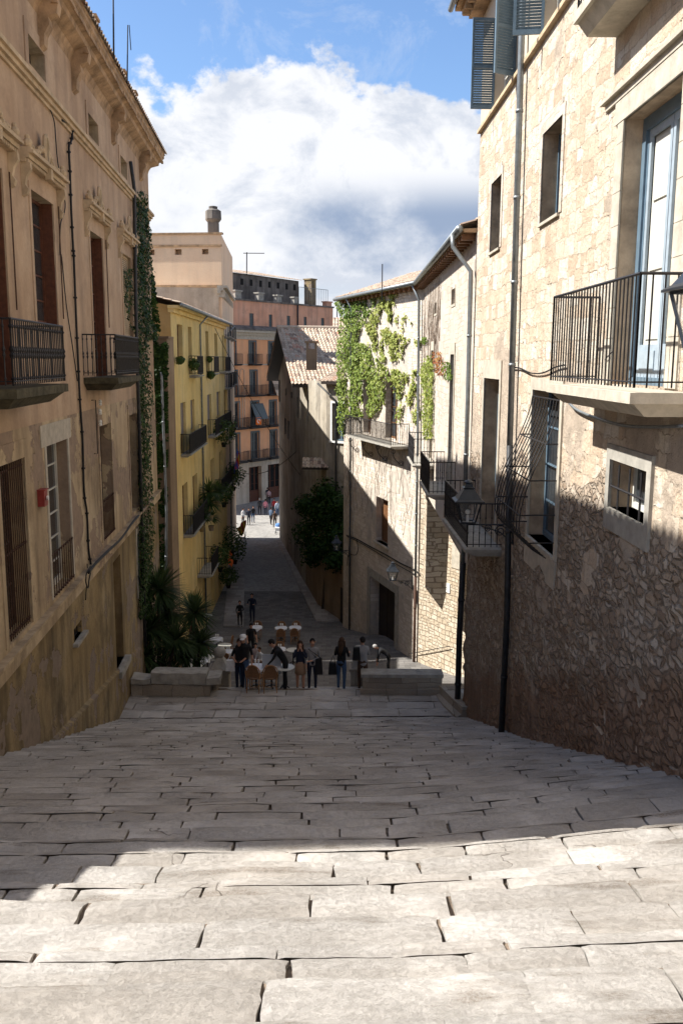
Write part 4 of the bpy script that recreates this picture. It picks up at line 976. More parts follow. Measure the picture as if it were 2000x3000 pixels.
# balconies
balcony(A,bb2[0],bb2[1],z2-1.05,.80,.16,1.02,ib,M.iron,M.greystone,.14,.010,2); balcony(A,bb1[0],bb1[1],z1-1.05,.80,.14,1.02,ib,M.iron,M.greystone,.14,.010,2)
rB0=W(1187,1238,1); 
db_=.9
sB=[B.px(1143,1241,db_),B.px(1008,1217,db_)]; zB=[B.px(1143,1241,db_)[1],B.px(1008,1217,db_)[1],B.px(1143,1320,db_)[1]]; print('Bbal',sB,zB)
zr_=(zB[0]+zB[1])/2
bbal=balcony(B,sB[0][0],sB[1][0],zr_-1.05,db_,.14,1.05,ib,M.iron,M.greystone,.12,.0125,0)
def scroll(F,s,z,parent,fl=1):
    m=MB(); pts=[]
    for i in range(22):
        t=i/21*3.3*math.pi; r=.05+.028*t/math.pi*1.9*.6; pts.append(F.p(s,z-.75+r*math.sin(t)-.0,.30+r*math.cos(t)))
    c=pts[-1]
    for k in range(1,12):
        t=k/11; pts.append(F.p(s,c.z+(z-.08-c.z)*t,(.30-.1)+.26*math.sin(t*2.6)+.35*t))
    c2=pts[-1]
    for i in range(1,12):
        t=i/11*2*math.pi; pts.append(c2+F.n*(.09*math.sin(t))+Vector((0,0,-.09+.09*math.cos(t))))
    m.tube(pts,.018,6); return m.build('scroll_bracket',M.iron,parent)
for k in range(4): scroll(B,sB[0][0]+.25+(sB[1][0]-sB[0][0]-.5)*k/3,zr_-1.15,bbal)
# pipes, wires, plaque, railing
pipe('drainpipe',[B.p(.35,zg-.05,.45),B.p(.25,zg-.7,.15),B.p(.12,-4,.13),B.p(.08,-10,.13)],.06,M.zinc,ib); pipe('drainpipe',[B.p(.08,-10,.13),B.p(.05,-16,.13)],.07,M.iron_rust,ib)
sp_=B.px(1031,1300)[0]; pipe('drainpipe',[B.p(sp_,zg-.05,.45),B.p(sp_,zg-.6,.13),B.p(sp_,-8,.13)],.055,M.zinc,ib); pipe('drainpipe',[B.p(sp_,-8,.13),B.p(sp_,-17,.13)],.055,M.darkpipe,ib)
cable(B,[Q4(205,590),Q4(300,625),Q4(420,690),Q4(560,760),Q4(700,840),Q4(830,900),Q4(870,935)],.03,.06,ib); cable(B,[Q4(210,600),Q4(300,640),Q4(430,712),Q4(560,790),Q4(700,870),Q4(850,950)],.02,.09,ib)
cable(B,[Q4(300,630),Q4(310,720),Q4(290,770),Q4(225,770),Q4(215,870)],.02,.06,ib)
q=C0.rect(Q4(1085,1003),Q4(1165,1030),Q4(1160,1112),Q4(1083,1083)); m=MB(); C0.box(m,*q,.0,.04); po=m.build('street_plaque',M.white,ib)
m=MB()
for r_,(u0,u1) in enumerate(((.42,.58),(.18,.82),(.30,.70))):
    u=u0
    while u<u1:
        w_=ru(.03,.06); zz=q[3]-(q[3]-q[2])*(.28+.22*r_); C0.box(m,q[0]+(q[1]-q[0])*u,q[0]+(q[1]-q[0])*(u+w_*.7),zz-.02,zz+.02,.04,.043); u+=w_
m.build('worn_lettering',M.greystone,po)
q=C0.rect(Q4(1175,672),Q4(1250,640),Q4(1255,885),Q4(1175,885)); m=MB(); C0.box(m,q[0],q[1],q[2],q[3],-.01,.02); m.build('blind_window',M.whitestone,ib)
m=MB(); 
def CP(x,y,d): s,z=C0.px(x,y,d); return C0.p(s,z,d)
m.tube([CP(*Q4(1160,1598),.12),CP(*Q4(960,1640),.12),CP(*Q4(790,1672),.12)],.02,6); m.build('handrail',M.iron,ib)
# ================================================================ YELLOW BUILDING
Q6=lambda x,y:(400+x/2.613,600+y/2.613); Q7=lambda x,y:(420+x/3.267,1250+y/3.267)
Y=Fac((-7.85,41.5),(-8.39,64.2),1)
yb=thing('yellow_building',(-9,52,-16),'yellow plaster house with shallow balconies, grey gutter and ochre end wall, left of the street','building')
zy=(W(501,906,41.5).z+Y.px(672,960)[1])/2; print('yellow eave',zy)
def yr(a,b,c,d): return Y.rect(Q6(a,b),Q6(c,b),Q6(c,d),Q6(a,d))
up=[Y.rect(Q6(295,935),Q6(337,945),Q6(345,1220),Q6(303,1220)),Y.rect(Q6(380,955),Q6(410,962),Q6(412,1180),Q6(385,1180)),Y.rect(Q6(515,975),Q6(538,980),Q6(540,1180),Q6(518,1180)),Y.rect(Q6(583,988),Q6(606,994),Q6(608,1180),Q6(585,1180)),Y.rect(Q6(641,1000),Q6(654,1004),Q6(656,1180),Q6(643,1180)),Y.rect(Q6(676,1012),Q6(686,1015),Q6(687,1180),Q6(677,1180))]
zu1=sum(a[3] for a in up)/6; 
for i,a in enumerate(up): a[3]=zu1; a[2]=zu1-1.75 if i==0 else zu1-2.45
mid=[Y.rect(Q6(325,1535),Q6(365,1528),Q6(375,1700),Q6(335,1700)),Y.rect(Q6(404,1512),Q6(435,1505),Q6(440,1700),Q6(410,1700)),Y.rect(Q6(530,1466),Q6(563,1460),Q6(570,1700),Q6(540,1700)),Y.rect(Q6(604,1445),Q6(630,1438),Q6(637,1650),Q6(610,1650)),Y.rect(Q6(660,1420),Q6(672,1417),Q6(677,1600),Q6(664,1600)),Y.rect(Q6(686,1412),Q6(696,1408),Q6(700,1600),Q6(690,1600))]
zm=sum(a[3] for a in mid)/6
for a in mid: a[3]=zm; a[2]=zm-2.6
lo3=[Y.rect(Q7(370,560),Q7(420,545),Q7(425,700),Q7(375,700)),Y.rect(Q7(470,475),Q7(515,460),Q7(520,700),Q7(475,700)),Y.rect(Q7(640,330),Q7(675,315),Q7(680,500),Q7(645,500)),Y.rect(Q7(720,255),Q7(752,240),Q7(757,400),Q7(725,400))]
z3=sum(a[3] for a in lo3)/4
for a in lo3: a[3]=z3; a[2]=z3-2.7
gf=[Y.rect(Q7(430,1240),Q7(520,1240),Q7(520,1650),Q7(430,1650))]
gf[0][2]=-15.2; gf[0][3]=-12.4
gf+= [[gf[0][1]+2.2+4*i,gf[0][1]+3.6+4*i,-15.7,-12.6] for i in range(4)]
print('yellow',up,zm,z3,gf[:2],mid,lo3)
m=MB(); wall(m,Y,0,Y.len,-17.5,zy,[a+[.3] for a in up+mid+lo3+gf],thick=6,mi=0,ends=False); m.build('wall',M.yel,yb)
m=MB(); P=Y.p; m.quad(P(0,-17.5),P(0,zy),P(0,zy+1.3,-6),P(0,-17.5,-6)); m.quad(P(0,zy),P(Y.len,zy),P(Y.len,zy+1.3,-6),P(0,zy+1.3,-6)); m.quad(P(Y.len,-17.5),P(Y.len,zy),P(Y.len,zy+1.3,-6),P(Y.len,-17.5,-6)); m.quad(P(0,-17.5,-6),P(Y.len,-17.5,-6),P(Y.len,zy+1.3,-6),P(0,zy+1.3,-6)); m.build('end_wall',M.ochre,yb)
m=MB(); m.c=[]; tiles(m,P(-.35,zy+.1,.5),P(Y.len,zy+.1,.5),P(-.35,zy+1.55,-5.5),P(Y.len,zy+1.55,-5.5),.22,.42); m.build('roof',M.tile,yb)
m=MB(); Y.box(m,-.2,Y.len,zy-.12,zy+.02,-.1,.40); Y.box(m,-.1,Y.len,zy-.3,zy-.12,-.1,.16); m.build('eaves',M.yel,yb)
m=MB(); m.tube([P(-.3,zy+.03,.56),P(Y.len+.1,zy+.03,.56)],.085,8); m.build('gutter',M.zinc,yb,smooth=True)
for a in up+mid+lo3: window(Y,a,.24,yb,3,2,M.wood,M.glass,.05)
for i,a in enumerate(gf): panel_door(Y,a,.3,yb,M.darkwood if i else M.redwood,'door',4,2)
# half closed roller blinds
for a in (mid[0],mid[1],mid[2],mid[3]): louver(Y,[a[0]+.03,a[1]-.03,a[2]+1.0,a[3]],.14,yb,simple('grey_roller_blind',(.24,.20,.18),.8,.1) if a is mid[0] else bpy.data.materials['grey_roller_blind'],'roller_blind',20)
def ybal(near,cn,fo,zrow,screen=False,sp=.13):
    s0=Y.px(*near)[0]; d,z=outerF(Y,cn,s0); s1=Y.px(*fo,d)[0]; print('ybal',s0,s1,d,z,zrow); d=min(1.0,max(.45,d))
    return balcony(Y,s0,s1,zrow-2.5,d,.14,1.0,yb,M.iron,M.greystone,sp,.011,0,solid=screen)
def outerF(F,p,s):
    r=ray(*p); a=F.p(s,0); det=r.x*(-F.n.y)-r.y*(-F.n.x); t=(a.x*(-F.n.y)-a.y*(-F.n.x))/det; q=r*t; return (q-a).dot(F.n),q.z
ybal(Q6(390,1183),Q6(455,1183),Q6(495,1183),zu1); ybal(Q6(525,1180),Q6(577,1180),Q6(612,1180),zu1); ybal(Q6(617,1180),Q6(640,1180),Q6(680,1180),zu1)
ybal(Q7(350,175),Q7(425,180),Q7(587,85),zm,True); ybal(Q7(612,20),Q7(680,20),Q7(830,-75),zm)
ybal(Q7(385,980),Q7(482,978),Q7(655,800),z3,True); ybal(Q7(690,800),Q7(750,800),Q7(875,560),z3,True)
s=gf[0][0]+3.6; balcony(Y,s,s+3.2,-11.9,.8,.14,1.0,yb,M.iron,M.greystone,.13,.011,0); 
for xx,ya,yb_ in ((458,905,1290),(0,0,0)):
    if xx: 
        s_=Y.px(*Q6(xx,ya))[0]; pipe('drainpipe',[Y.p(s_,zy,.55),Y.p(s_,zy-.5,.1),Y.p(s_,-16,.1)],.055,M.zinc,yb)
s_=Y.px(*Q6(678,960))[0]; pipe('drainpipe',[Y.p(s_,zy,.55),Y.p(s_,zy-.5,.1),Y.p(s_,-16,.1)],.055,M.zinc,yb)
def arm(F,x,y,l=.9):
    s,z=F.px(x,y); m=MB(); m.tube([F.p(s,z-.6,.04)]+[F.p(s,z+.25*math.sin(t*math.pi/8*1.0),.04+l*t/8) for t in range(9)],.02,5); return m
for x,y in (Q7(560,600),Q7(790,385)): arm(Y,x,y).build('lamp_arm',M.iron,yb)
# ================================================================ PEACH BUILDING
pb=thing('peach_building',(-16,70,-16),'tall plain peach building with three small square openings behind the yellow house roof','building')
zE=W(530,690,64.6).z; zc1=W(655,843,64.6).z; print('peach',zE,zc1)
xr_=W(642,800,64.6).x; E1=Fac((xr_-21,66.8),(xr_,64.6),1)
sq=[E1.rect(Q6(a,b),Q6(c,b+1),Q6(c,d),Q6(a,d)) for a,b,c,d in ((78,358,118,400),(273,352,325,396),(480,348,530,390))]
v1=E1.rect((452,878),(472,878),(472,897),(452,897))
m=MB(); wall(m,E1,0,E1.len,-17,zE,[a+[.5] for a in sq]+[v1+[.2]],thick=.5,mi=0,ends=False); EA=Fac((xr_,64.6),(xr_-.95,79),1); m.quad(EA.p(0,-17),EA.p(EA.len,-17),EA.p(EA.len,zE),EA.p(0,zE)); m.quad(E1.p(0,zE),E1.p(E1.len,zE),EA.p(EA.len,zE),Vector((-38,79,zE))); m.quad(EA.p(EA.len,-17),EA.p(EA.len,zE),Vector((-38,79,zE)),Vector((-38,79,-17))); m.quad(E1.p(0,-17),E1.p(0,zE),Vector((-38,79,zE)),Vector((-38,79,-17))); m.build('wall',M.peach,pb)
m=MB()
for px_ in ((530,725),(530,843)):
    z=E1.px(*px_)[1]; E1.box(m,0,E1.len+.06,z-.07,z+.07,0,.10)
z=E1.px(530,692)[1]; E1.box(m,0,E1.len+.1,z,z+.12,-.3,.12); m.build('string_course',M.soffit,pb)
ES=Fac((-8.75,64.45),(-9.9,79),1)
ew=[]
for fl in range(5):
    for k in range(3): s=1.5+k*4.6; ew.append([s,s+1.1,zc1-3.4-3.7*fl,zc1-.9-3.7*fl])
m=MB(); wall(m,ES,0,ES.len,-17,zc1-.1,[a+[.3] for a in ew],thick=6,mi=0); m.build('street_wall',M.shop,pb)
m=MB(); 
for z0,z1,d in ((zc1-.5,zc1-.3,.15),(zc1-.3,zc1-.1,.35),(zc1-.1,zc1+.05,.6)): ES.box(m,-.2,ES.len,z0,z1,-.1,d)
s=0
while s<ES.len: ES.box(m,s,s+.25,zc1-.75,zc1-.3,0,.42); s+=.8
m.build('cornice',M.whitestone,pb)
for a in ew: window(ES,a,.2,pb,3,2,M.greengrey,M.glass,.06)
for fl in range(4):
    for k in range(3): s=1.0+k*4.6; balcony(ES,s,s+2.1,zc1-3.45-3.7*fl,.7,.14,1.0,pb,M.iron,M.greystone,.15,.012,0)
m=MB(); c=W(617,688,66); 
m.box((c.x-.36,65.7,c.z-.2),(c.x+.36,66.4,c.z+.75))
m.lathe(c+Vector((0,.05,.7)),[(.36,0),(.55,.22),(.58,.3),(.56,.85),(.30,1.0),(.32,1.15),(.1,1.2)],8); m.build('chimney',M.greyw,pb)
m=MB(); E1.box(m,E1.px(497,872)[0],E1.px(503,872)[0],E1.px(0,879)[1],E1.px(0,868)[1],0,.15); m.build('vent',M.zinc,pb)
# ================================================================ SALMON BUILDING across the end of the street
D=Fac((-11.3-.73*7,91),(-1.1+.73*20,132),1)
sb=thing('salmon_building',(-8,104,-16),'salmon and pink apartment building closing the street, with iron balconies and a stone shop front','building')
ztop=(D.px(675,881)[1]+D.px(960,903)[1])/2; zcor=(D.px(690,964)[1]+D.px(815,978)[1])/2; print('salmon',ztop,zcor,D.px(675,881),D.px(968,904))
sR=D.px(969,950)[0]
def dr4(a,b,c,d,Q=Q6): return D.rect(Q(a,b),Q(c,b+1),Q(c,d),Q(a,d))
top5=[dr4(850,832,882,938),dr4(998,843,1025,942),dr4(1135,853,1162,948),dr4(1265,862,1288,948),dr4(1398,873,1422,948)]
f1=[dr4(852,1055,898,1222),dr4(1000,1058,1040,1222)]; f2=[dr4(862,1278,910,1455),dr4(1008,1275,1052,1455)]; f3=[dr4(870,1515,925,1700),dr4(1012,1505,1060,1690)]
f4=[dr4(1030,65,1098,318,Q7),dr4(1210,40,1270,295,Q7)]
sh=[dr4(1010,390,1130,740,Q7),dr4(1190,350,1330,740,Q7)]
for g_ in (top5,f1,f2,f3,f4):
    zz=[sum(a[i] for a in g_)/len(g_) for i in (2,3)]
    for a in g_: a[2],a[3]=zz
zg0=-16.0
for a in sh: a[2]=zg0; a[3]=sh[0][3]
sh+= [[sh[0][0]-6.5,sh[0][0]-2.6,zg0,sh[0][3]]]
zsh=sh[0][3]+.9
ext=[]
for g_ in (f1,f2,f3,f4):
    w_=g_[0][1]-g_[0][0]; st_=g_[1][0]-g_[0][0]; e=[[g_[0][0]-st_,g_[0][0]-st_+w_,g_[0][2],g_[0][3]]]+[[g_[1][0]+st_*k,g_[1][0]+st_*k+w_,g_[0][2],g_[0][3]] for k in (1,2)]; g_+= [x for x in e if x[1]<sR-.5 and x[0]>.2]
    print('D floor',g_[0],st_)
ok=lambda L_:[a for a in L_ if a[0]>.1 and a[1]<sR-.1]
m=MB(); wall(m,D,0,sR,zcor,ztop,[a+[.2] for a in ok(top5)],thick=12,mi=0); m.build('upper_wall',M.pink,sb)
m=MB(); wall(m,D,0,sR-.01,zsh,zcor,[a+[.3] for a in ok(f1+f2+f3+f4)],thick=11.9,mi=0); m.build('wall',M.orange,sb)
m=MB(); wall(m,D,0,sR-.01,-17,zsh,[a+[.6] for a in ok(sh)],thick=11.8,mi=0); m.build('shopfront',M.shop,sb)
m=MB(); 
for z0,z1,d in ((zcor-1.0,zcor-.55,.12),(zcor-.55,zcor-.25,.35),(zcor-.25,zcor-.05,.7)): D.box(m,0,sR+.2,z0,z1,-.1,d)
m.build('cornice',M.whitestone,sb)
m=MB(); m.hexa([D.p(0,zcor-.05,.75),D.p(sR,zcor-.05,.75),D.p(sR,zcor-.05,0),D.p(0,zcor-.05,0),D.p(0,zcor+.1,.75),D.p(sR,zcor+.1,.75),D.p(sR,zcor+.5,0),D.p(0,zcor+.5,0)]); D.box(m,0,sR+.1,ztop,ztop+.18,-.5,.14); m.build('coping',M.greyw,sb)
m=MB(); z=(f1[0][2]-.05); D.box(m,0,sR,z-.12,z,0,.1); m.build('string_course',M.whitestone,sb)
for a in ok(top5): window(D,a,.12,sb,2,2,M.greengrey,M.greengrey,.08)
for g_ in (f1,f2,f3,f4):
    for a in ok(g_):
        o=window(D,a,.22,sb,3,2,M.greengrey,M.glass,.12); m=MB(); e=.16; D.box(m,a[0]-e,a[0],a[2],a[3]+e,-.02,.05);D.box(m,a[1],a[1]+e,a[2],a[3]+e,-.02,.05);D.box(m,a[0],a[1],a[3],a[3]+e,-.02,.049); m.build('window_surround',M.greengrey,sb)
        big=g_ in (f2,f3,f4); bw=.75 if big else .3
        balcony(D,a[0]-bw,a[1]+bw,a[2],.75,.22,1.05,sb,M.iron,M.iron,.16,.018,0)
for a in ok(sh):
    window(D,a,.5,sb,2,3,M.redwood,M.dark,.15); m=MB(); D.box(m,a[0]+.1,a[1]-.1,a[2],a[2]+1.3,-.55,-.35); m.build('counter',M.redwood,sb)
m=MB(); a=f3[0]; P=D.p; m.hexa([P(a[0]-.1,a[3]-1.9,.9),P(a[1]+.7,a[3]-1.9,.9),P(a[1]+.7,a[3]-1.9,.86),P(a[0]-.1,a[3]-1.9,.86),P(a[0]-.1,a[3]-.2,.08),P(a[1]+.7,a[3]-.2,.08),P(a[1]+.7,a[3]-.2,.04),P(a[0]-.1,a[3]-.2,.04)]); m.build('awning',M.greengrey,sb)
m=MB(); a=f2[1]; m.hexa([P(a[0]+.2,a[3]-2.8,.95),P(a[1]+.4,a[3]-2.8,.95),P(a[1]+.4,a[3]-2.8,.92),P(a[0]+.2,a[3]-2.8,.92),P(a[0]-.2,a[3]+.1,.08),P(a[1]+.4,a[3]+.1,.08),P(a[1]+.4,a[3]+.1,.05),P(a[0]-.2,a[3]+.1,.05)]); m.build('awning',simple('pale_canvas',(.50,.38,.28),.9),sb)
b_=D.rect(Q6(905,1635),Q6(945,1635),Q6(945,1690),Q6(908,1690),.8); m=MB(); D.box(m,b_[0],b_[1],b_[2],b_[3],.80,.83); o=m.build('banner',simple('orange_cloth',(.75,.16,.02),.9),origin=D.p(b_[0],b_[2],.8)); tag(o,'small orange cloth hanging over the salmon building balcony','banner')
cm=MB(); c0=D.p((b_[0]+b_[1])/2,(b_[2]+b_[3])/2,.84); cm.tube([c0+D.u*(.22*math.cos(t*.7))+Vector((0,0,.22*math.sin(t*.7))) for t in range(8)],.05,5); cm.build('printed_mark',M.white,o)
# long pale festoon hanging on the facade
f_=[D.px(*Q6(x,y),.06) for x,y in ((780,1700),(776,1400),(782,1275),(797,1262),(812,1275),(818,1500),(822,1700))]; m=MB(); m.tube([D.p(s,z,.06) for s,z in f_],.035,5); 
m.tube([D.p(*D.px(*Q6(800,1440),.06),.06),D.p(*D.px(*Q6(806,1720),.06),.06)],.05,5); m.build('hanging_banner_frame',M.whitestone,sb)
# attic block, terrace, chimneys
def dp(x,y,d): s,z=D.px(x,y,d); return s,z
gt=[dp(*Q6(665,516),-3),dp(*Q6(1222,598),-3)]; print('grey',gt)
sA,sB_=gt[0][0]-3,gt[1][0]; zA,zB_=gt[0][1],gt[1][1]; zh=(zA+zB_)/2
m=MB(); m.hexa([P(sA,ztop-.5,-3),P(sB_,ztop-.5,-3),P(sB_,ztop-.5,-11),P(sA,ztop-.5,-11),P(sA,zh,-3),P(sB_,zh,-3),P(sB_,zh+1.2,-11),P(sA,zh+1.2,-11)]); at=m.build('attic_wall',M.greyw,sb)
for x,y in ((787,558),(858,568),(930,578),(998,588),(1064,597),(1130,603),(1190,612)):
    s,_=dp(*Q6(x,y),-3); m=MB(); D.box(m,s-.22,s+.22,zh-1.15,zh-.45,-3.1,-2.97); m.build('vent_opening',M.dark,at)
m=MB(); m.c=[]; tiles(m,P(sA,zh+.08,-2.7),P(sB_+.3,zh+.08,-2.7),P(sA,zh+1.35,-10),P(sB_+.3,zh+1.35,-10),.3,.5); m.build('roof',M.tile,sb)
for x0,x1,yt in ((733,790,658),(912,960,675),(1055,1098,692),(1185,1222,706),(1432,1480,738)):
    s0_,z_=dp(*Q6(x0,yt),-.4); s1_,_=dp(*Q6(x1,yt),-.4); m=MB(); D.box(m,s0_+.1,s1_-.1,ztop,z_-.15,-1.0,-.4); D.box(m,s0_,s1_,z_-.15,z_,-1.1,-.3); m.build('parapet_pier',M.greystone if x0!=1432 else M.pink,sb)
s0_,z_=dp(*Q6(1318,575),-1.5); s1_,_=dp(*Q6(1355,575),-1.5); m=MB(); D.box(m,s0_,s1_,ztop-.2,z_,-2.6,-1.5); D.box(m,s0_-.1,s1_+.1,z_,z_+.15,-2.7,-1.4); m.build('chimney',M.L_base,sb)
m=MB(); q0_,_=dp(*Q6(1225,700),-.8); rail_bars(m,[D.p(q0_,0,-.8),D.p(sR,0,-.8)],ztop+.1,ztop+2.2,.35,.02,0,.03); m.build('terrace_railing',M.zinc,sb)
s_,_=dp(*Q6(1218,900),.1); pipe('drainpipe',[D.p(s_,ztop,.12),D.p(s_,zcor+.5,.12)],.09,M.darkpipe,sb)
# ================================================================ TILED GABLE HOUSE
cb=thing('tiled_gable_house',(-1,62,-16),'weathered grey house with a gabled tile roof, right of the street beside the ivy wall','building')
Pa,Pb,Pc,Pd=(-5.6,79.),(-2.6,62.),(-1.0,57.),(2.2,54.4)
C1=Fac(Pb,Pa,-1); C2=Fac(Pc,Pb,-1); C3=Fac(Pd,Pc,-1)
ze=-1.35; zap=2.35
m=MB(); Wd=C1.len/2
def c1r(x0,y0,x1,y1): return C1.rect((x0,y0),(x1,y0),(x1,y1),(x0,y1))
cr=[c1r(811,1115,817,1180),c1r(832,1140,836,1160),c1r(849,1150,853,1168),c1r(866,1165,871,1225),c1r(831,1228,836,1275),c1r(840,1235,845,1290)]
wall(m,C1,0,C1.len,-17,ze,[a+[.3] for a in cr],thick=.5,ends=False)
m.add([C1.p(0,ze),C1.p(C1.len,ze),C1.p(C1.len*.5,zap)],[(0,1,2)]); m.build('wall',M.C,cb)
c2=[C2.rect(Q6(1296,1500),Q6(1310,1500),Q6(1310,1675),Q6(1298,1675))]
c3=[C3.rect(Q6(1490,1520),Q6(1600,1520),Q6(1600,1810),Q6(1490,1810))]
print('C3 win',c3,c2,C3.px(955,1110),cr)
c3[0][1]=max(c3[0][1],c3[0][0]+1.3); c3[0]=[max(.3,c3[0][0]),min(C3.len-.5,c3[0][1]),c3[0][2],c3[0][3]]
m=MB(); wall(m,C2,0,C2.len,-17,ze,[c2[0]+[.3]],thick=5,mi=0,ends=False); m.build('side_wall',M.C2,cb)
m=MB(); wall(m,C3,0,C3.len,-17,ze,[c3[0]+[.3]],thick=5,mi=0,ends=False); m.build('front_wall',M.C2,cb)
for a in cr: window(C1,a,.25,cb,1,1,M.darkwood,M.dark,.05)
window(C2,c2[0],.25,cb,1,1,M.darkwood,M.dark,.05); window(C3,c3[0],.25,cb,4,2,M.bluegrey,M.glass,.07)
m=MB(); a=c3[0]; e=.14; C3.box(m,a[0]-e,a[0],a[2],a[3]+e,-.02,.04);C3.box(m,a[1],a[1]+e,a[2],a[3]+e,-.02,.04);C3.box(m,a[0],a[1],a[3],a[3]+e,-.02,.039); C3.box(m,a[0]-.2,a[1]+.2,a[2]-.12,a[2],-.02,.1); m.build('window_surround',M.white,cb)
# main roof: ridge runs away from the street
ov=1.0; n_=C1.n; back=-n_
def cp(s,z,d): return C1.p(s,z,d)
drop=(zap-ze)/(C1.len/2)
m=MB(); m.c=[]
sE=-.9; 
tiles(m,cp(sE,ze+.1+sE*drop,ov),cp(sE,ze+.1+sE*drop,-14),cp(C1.len/2,zap+.1,ov),cp(C1.len/2,zap+.1,-14),.27,.42,.06)
tiles(m,cp(C1.len+.9,ze+.1+sE*drop,ov),cp(C1.len+.9,ze+.1+sE*drop,-14),cp(C1.len/2,zap+.1,ov),cp(C1.len/2,zap+.1,-14),.27,.42,.06)
m.tube([cp(C1.len/2,zap+.16,ov),cp(C1.len/2,zap+.16,-14)],.13,8); m.c+=[.5]*(len(m.f)-len(m.c)); m.build('roof',M.tile,cb)
m=MB()
for q in (0,1):
    sa_=sE if q==0 else C1.len+.9; P_=lambda s,z,d:cp(s,z,d)
    m.hexa([P_(sa_,ze+sE*drop-.12,ov-.05),P_(sa_,ze+sE*drop-.12,-14),P_(C1.len/2,zap-.12,-14),P_(C1.len/2,zap-.12,ov-.05),P_(sa_,ze+sE*drop+.04,ov-.05),P_(sa_,ze+sE*drop+.04,-14),P_(C1.len/2,zap+.04,-14),P_(C1.len/2,zap+.04,ov-.05)])
m.build('roof_boards',M.darkwood,cb)
# lower lean-to roof over the recessed front
m=MB(); m.c=[]; e0=C3.p(-3.5,ze+.05,.45); e1=C3.p(C3.len+.35,ze+.05,.45); tiles(m,e0,e1,C3.p(-3.5,ze+1.5,-3.6),C3.p(C3.len+.2,ze+1.5,-3.6),.25,.40,.055)
m.build('lean_to_roof',M.tile,cb)
m=MB(); C3.box(m,-3.5,C3.len+.1,ze-.15,ze+.03,-.1,.42); m.build('eaves',M.darkwood,cb)
ch=MB(); c=W(908,1050,60.5); ch.box((c.x-.35,60.1,c.z-.8),(c.x+.35,60.9,c.z+.6)); ch.box((c.x-.35,60.1,c.z+.6),(c.x-.22,60.9,c.z+1.0)); ch.box((c.x+.22,60.1,c.z+.6),(c.x+.35,60.9,c.z+1.0)); ch.box((c.x-.45,60.0,c.z+1.0),(c.x+.45,61.0,c.z+1.12)); ch.build('chimney',M.brownpl,cb)
s_=C3.len-.9; pipe('drainpipe',[C3.p(C3.len+.3,ze-.1,.5),C3.p(s_,ze-1.2,.12),C3.p(s_,-15,.12)],.06,M.darkpipe,cb)
# garden wall
gp=[(.35,51.55),(-1.5,56.0),(-3.55,67.5)]
m=MB()
for (a,b) in zip(gp,gp[1:]):
    F=Fac(a,b,-1); F.box(m,0,F.len,-17,-12.3,-.35,0); F.box(m,-.02,F.len+.02,-12.3,-12.15,-.42,.06)
tag(m.build('garden_wall',M.brownpl,origin=(-1.5,56,-16)),'brown garden wall with a dark bush growing over it, on the right of the street','wall')
F=Fac(gp[0],gp[1],-1); m=MB(); F.box(m,.15,.95,-15.9,-13.6,.0,.04); F.box(m,.22,.88,-15.85,-13.7,.04,.06); tag(m.build('garden_door',M.darkwood,origin=F.p(.5,-15.9)),'narrow dark door in the brown garden wall beside the ivy house','door')
# little houses seen between the roofs
m=MB(); a=W(988,960,150); 
fb=thing('distant_house',(a.x,152,-16),'small distant house with a tiled roof seen beside the ivy wall','building')
p=W(985,965,150);q=W(1030,932,150); m.box((p.x,150,-17),(q.x+6,158,q.z)); m.build('wall',M.peach,fb); m=MB(); m.box((p.x-2.5,146,-17),(p.x+6,149.9,W(985,958,146).z)); m.build('annexe',M.brownpl,fb)
m=MB(); m.c=[]; zz=W(985,958,146).z; tiles(m,(p.x-2.8,145.6,zz),(p.x+6,145.6,zz),(p.x-2.8,149.8,zz+1.6),(p.x+6,149.8,zz+1.6),.5,.8,.1); m.build('roof',M.tile,fb)
for (x,y0,y1,Yd,nm) in ((715,742,806,104,'thin television aerial above the grey attic of the salmon building'),(1112,772,818,44,'slender aerial rising behind the tiled eave of the ivy house'),(981,880,935,150,'far aerial between the salmon building and the ivy wall')):
    a=W(x,y1,Yd);b=W(x,y0,Yd); r=.0006*Yd; m=MB(); m.tube([a-Vector((0,0,1)),b],r,5); 
    if x==715: m.tube([b+Vector((-.4,0,-.1)),b+Vector((2,0,-.1))],r*.7,4)
    tag(m.build('roof_aerial',M.iron,origin=a),nm,'aerial','aerials on the roofs')
# overhead wires
def wire(a,b,sag,r,label):
    m=MB(); m.tube([a*(1-t/14)+b*(t/14)-Vector((0,0,sag*4*(t/14)*(1-t/14))) for t in range(15)],r,5); o=m.build('overhead_wire',M.cable,origin=a); return tag(o,label,'wire')
wire(Y.p(Y.px(*Q6(575,955))[0],Y.px(*Q6(575,955))[1],.1),W(877,1392,62.0),.6,.018,'long thin wire slanting from the yellow house down across the street')
wire(W(697,1384,79),C1.p(2.4,W(877,1330,63).z,.3),.8,.03,'black wire slung across the street below the tiled gable house')
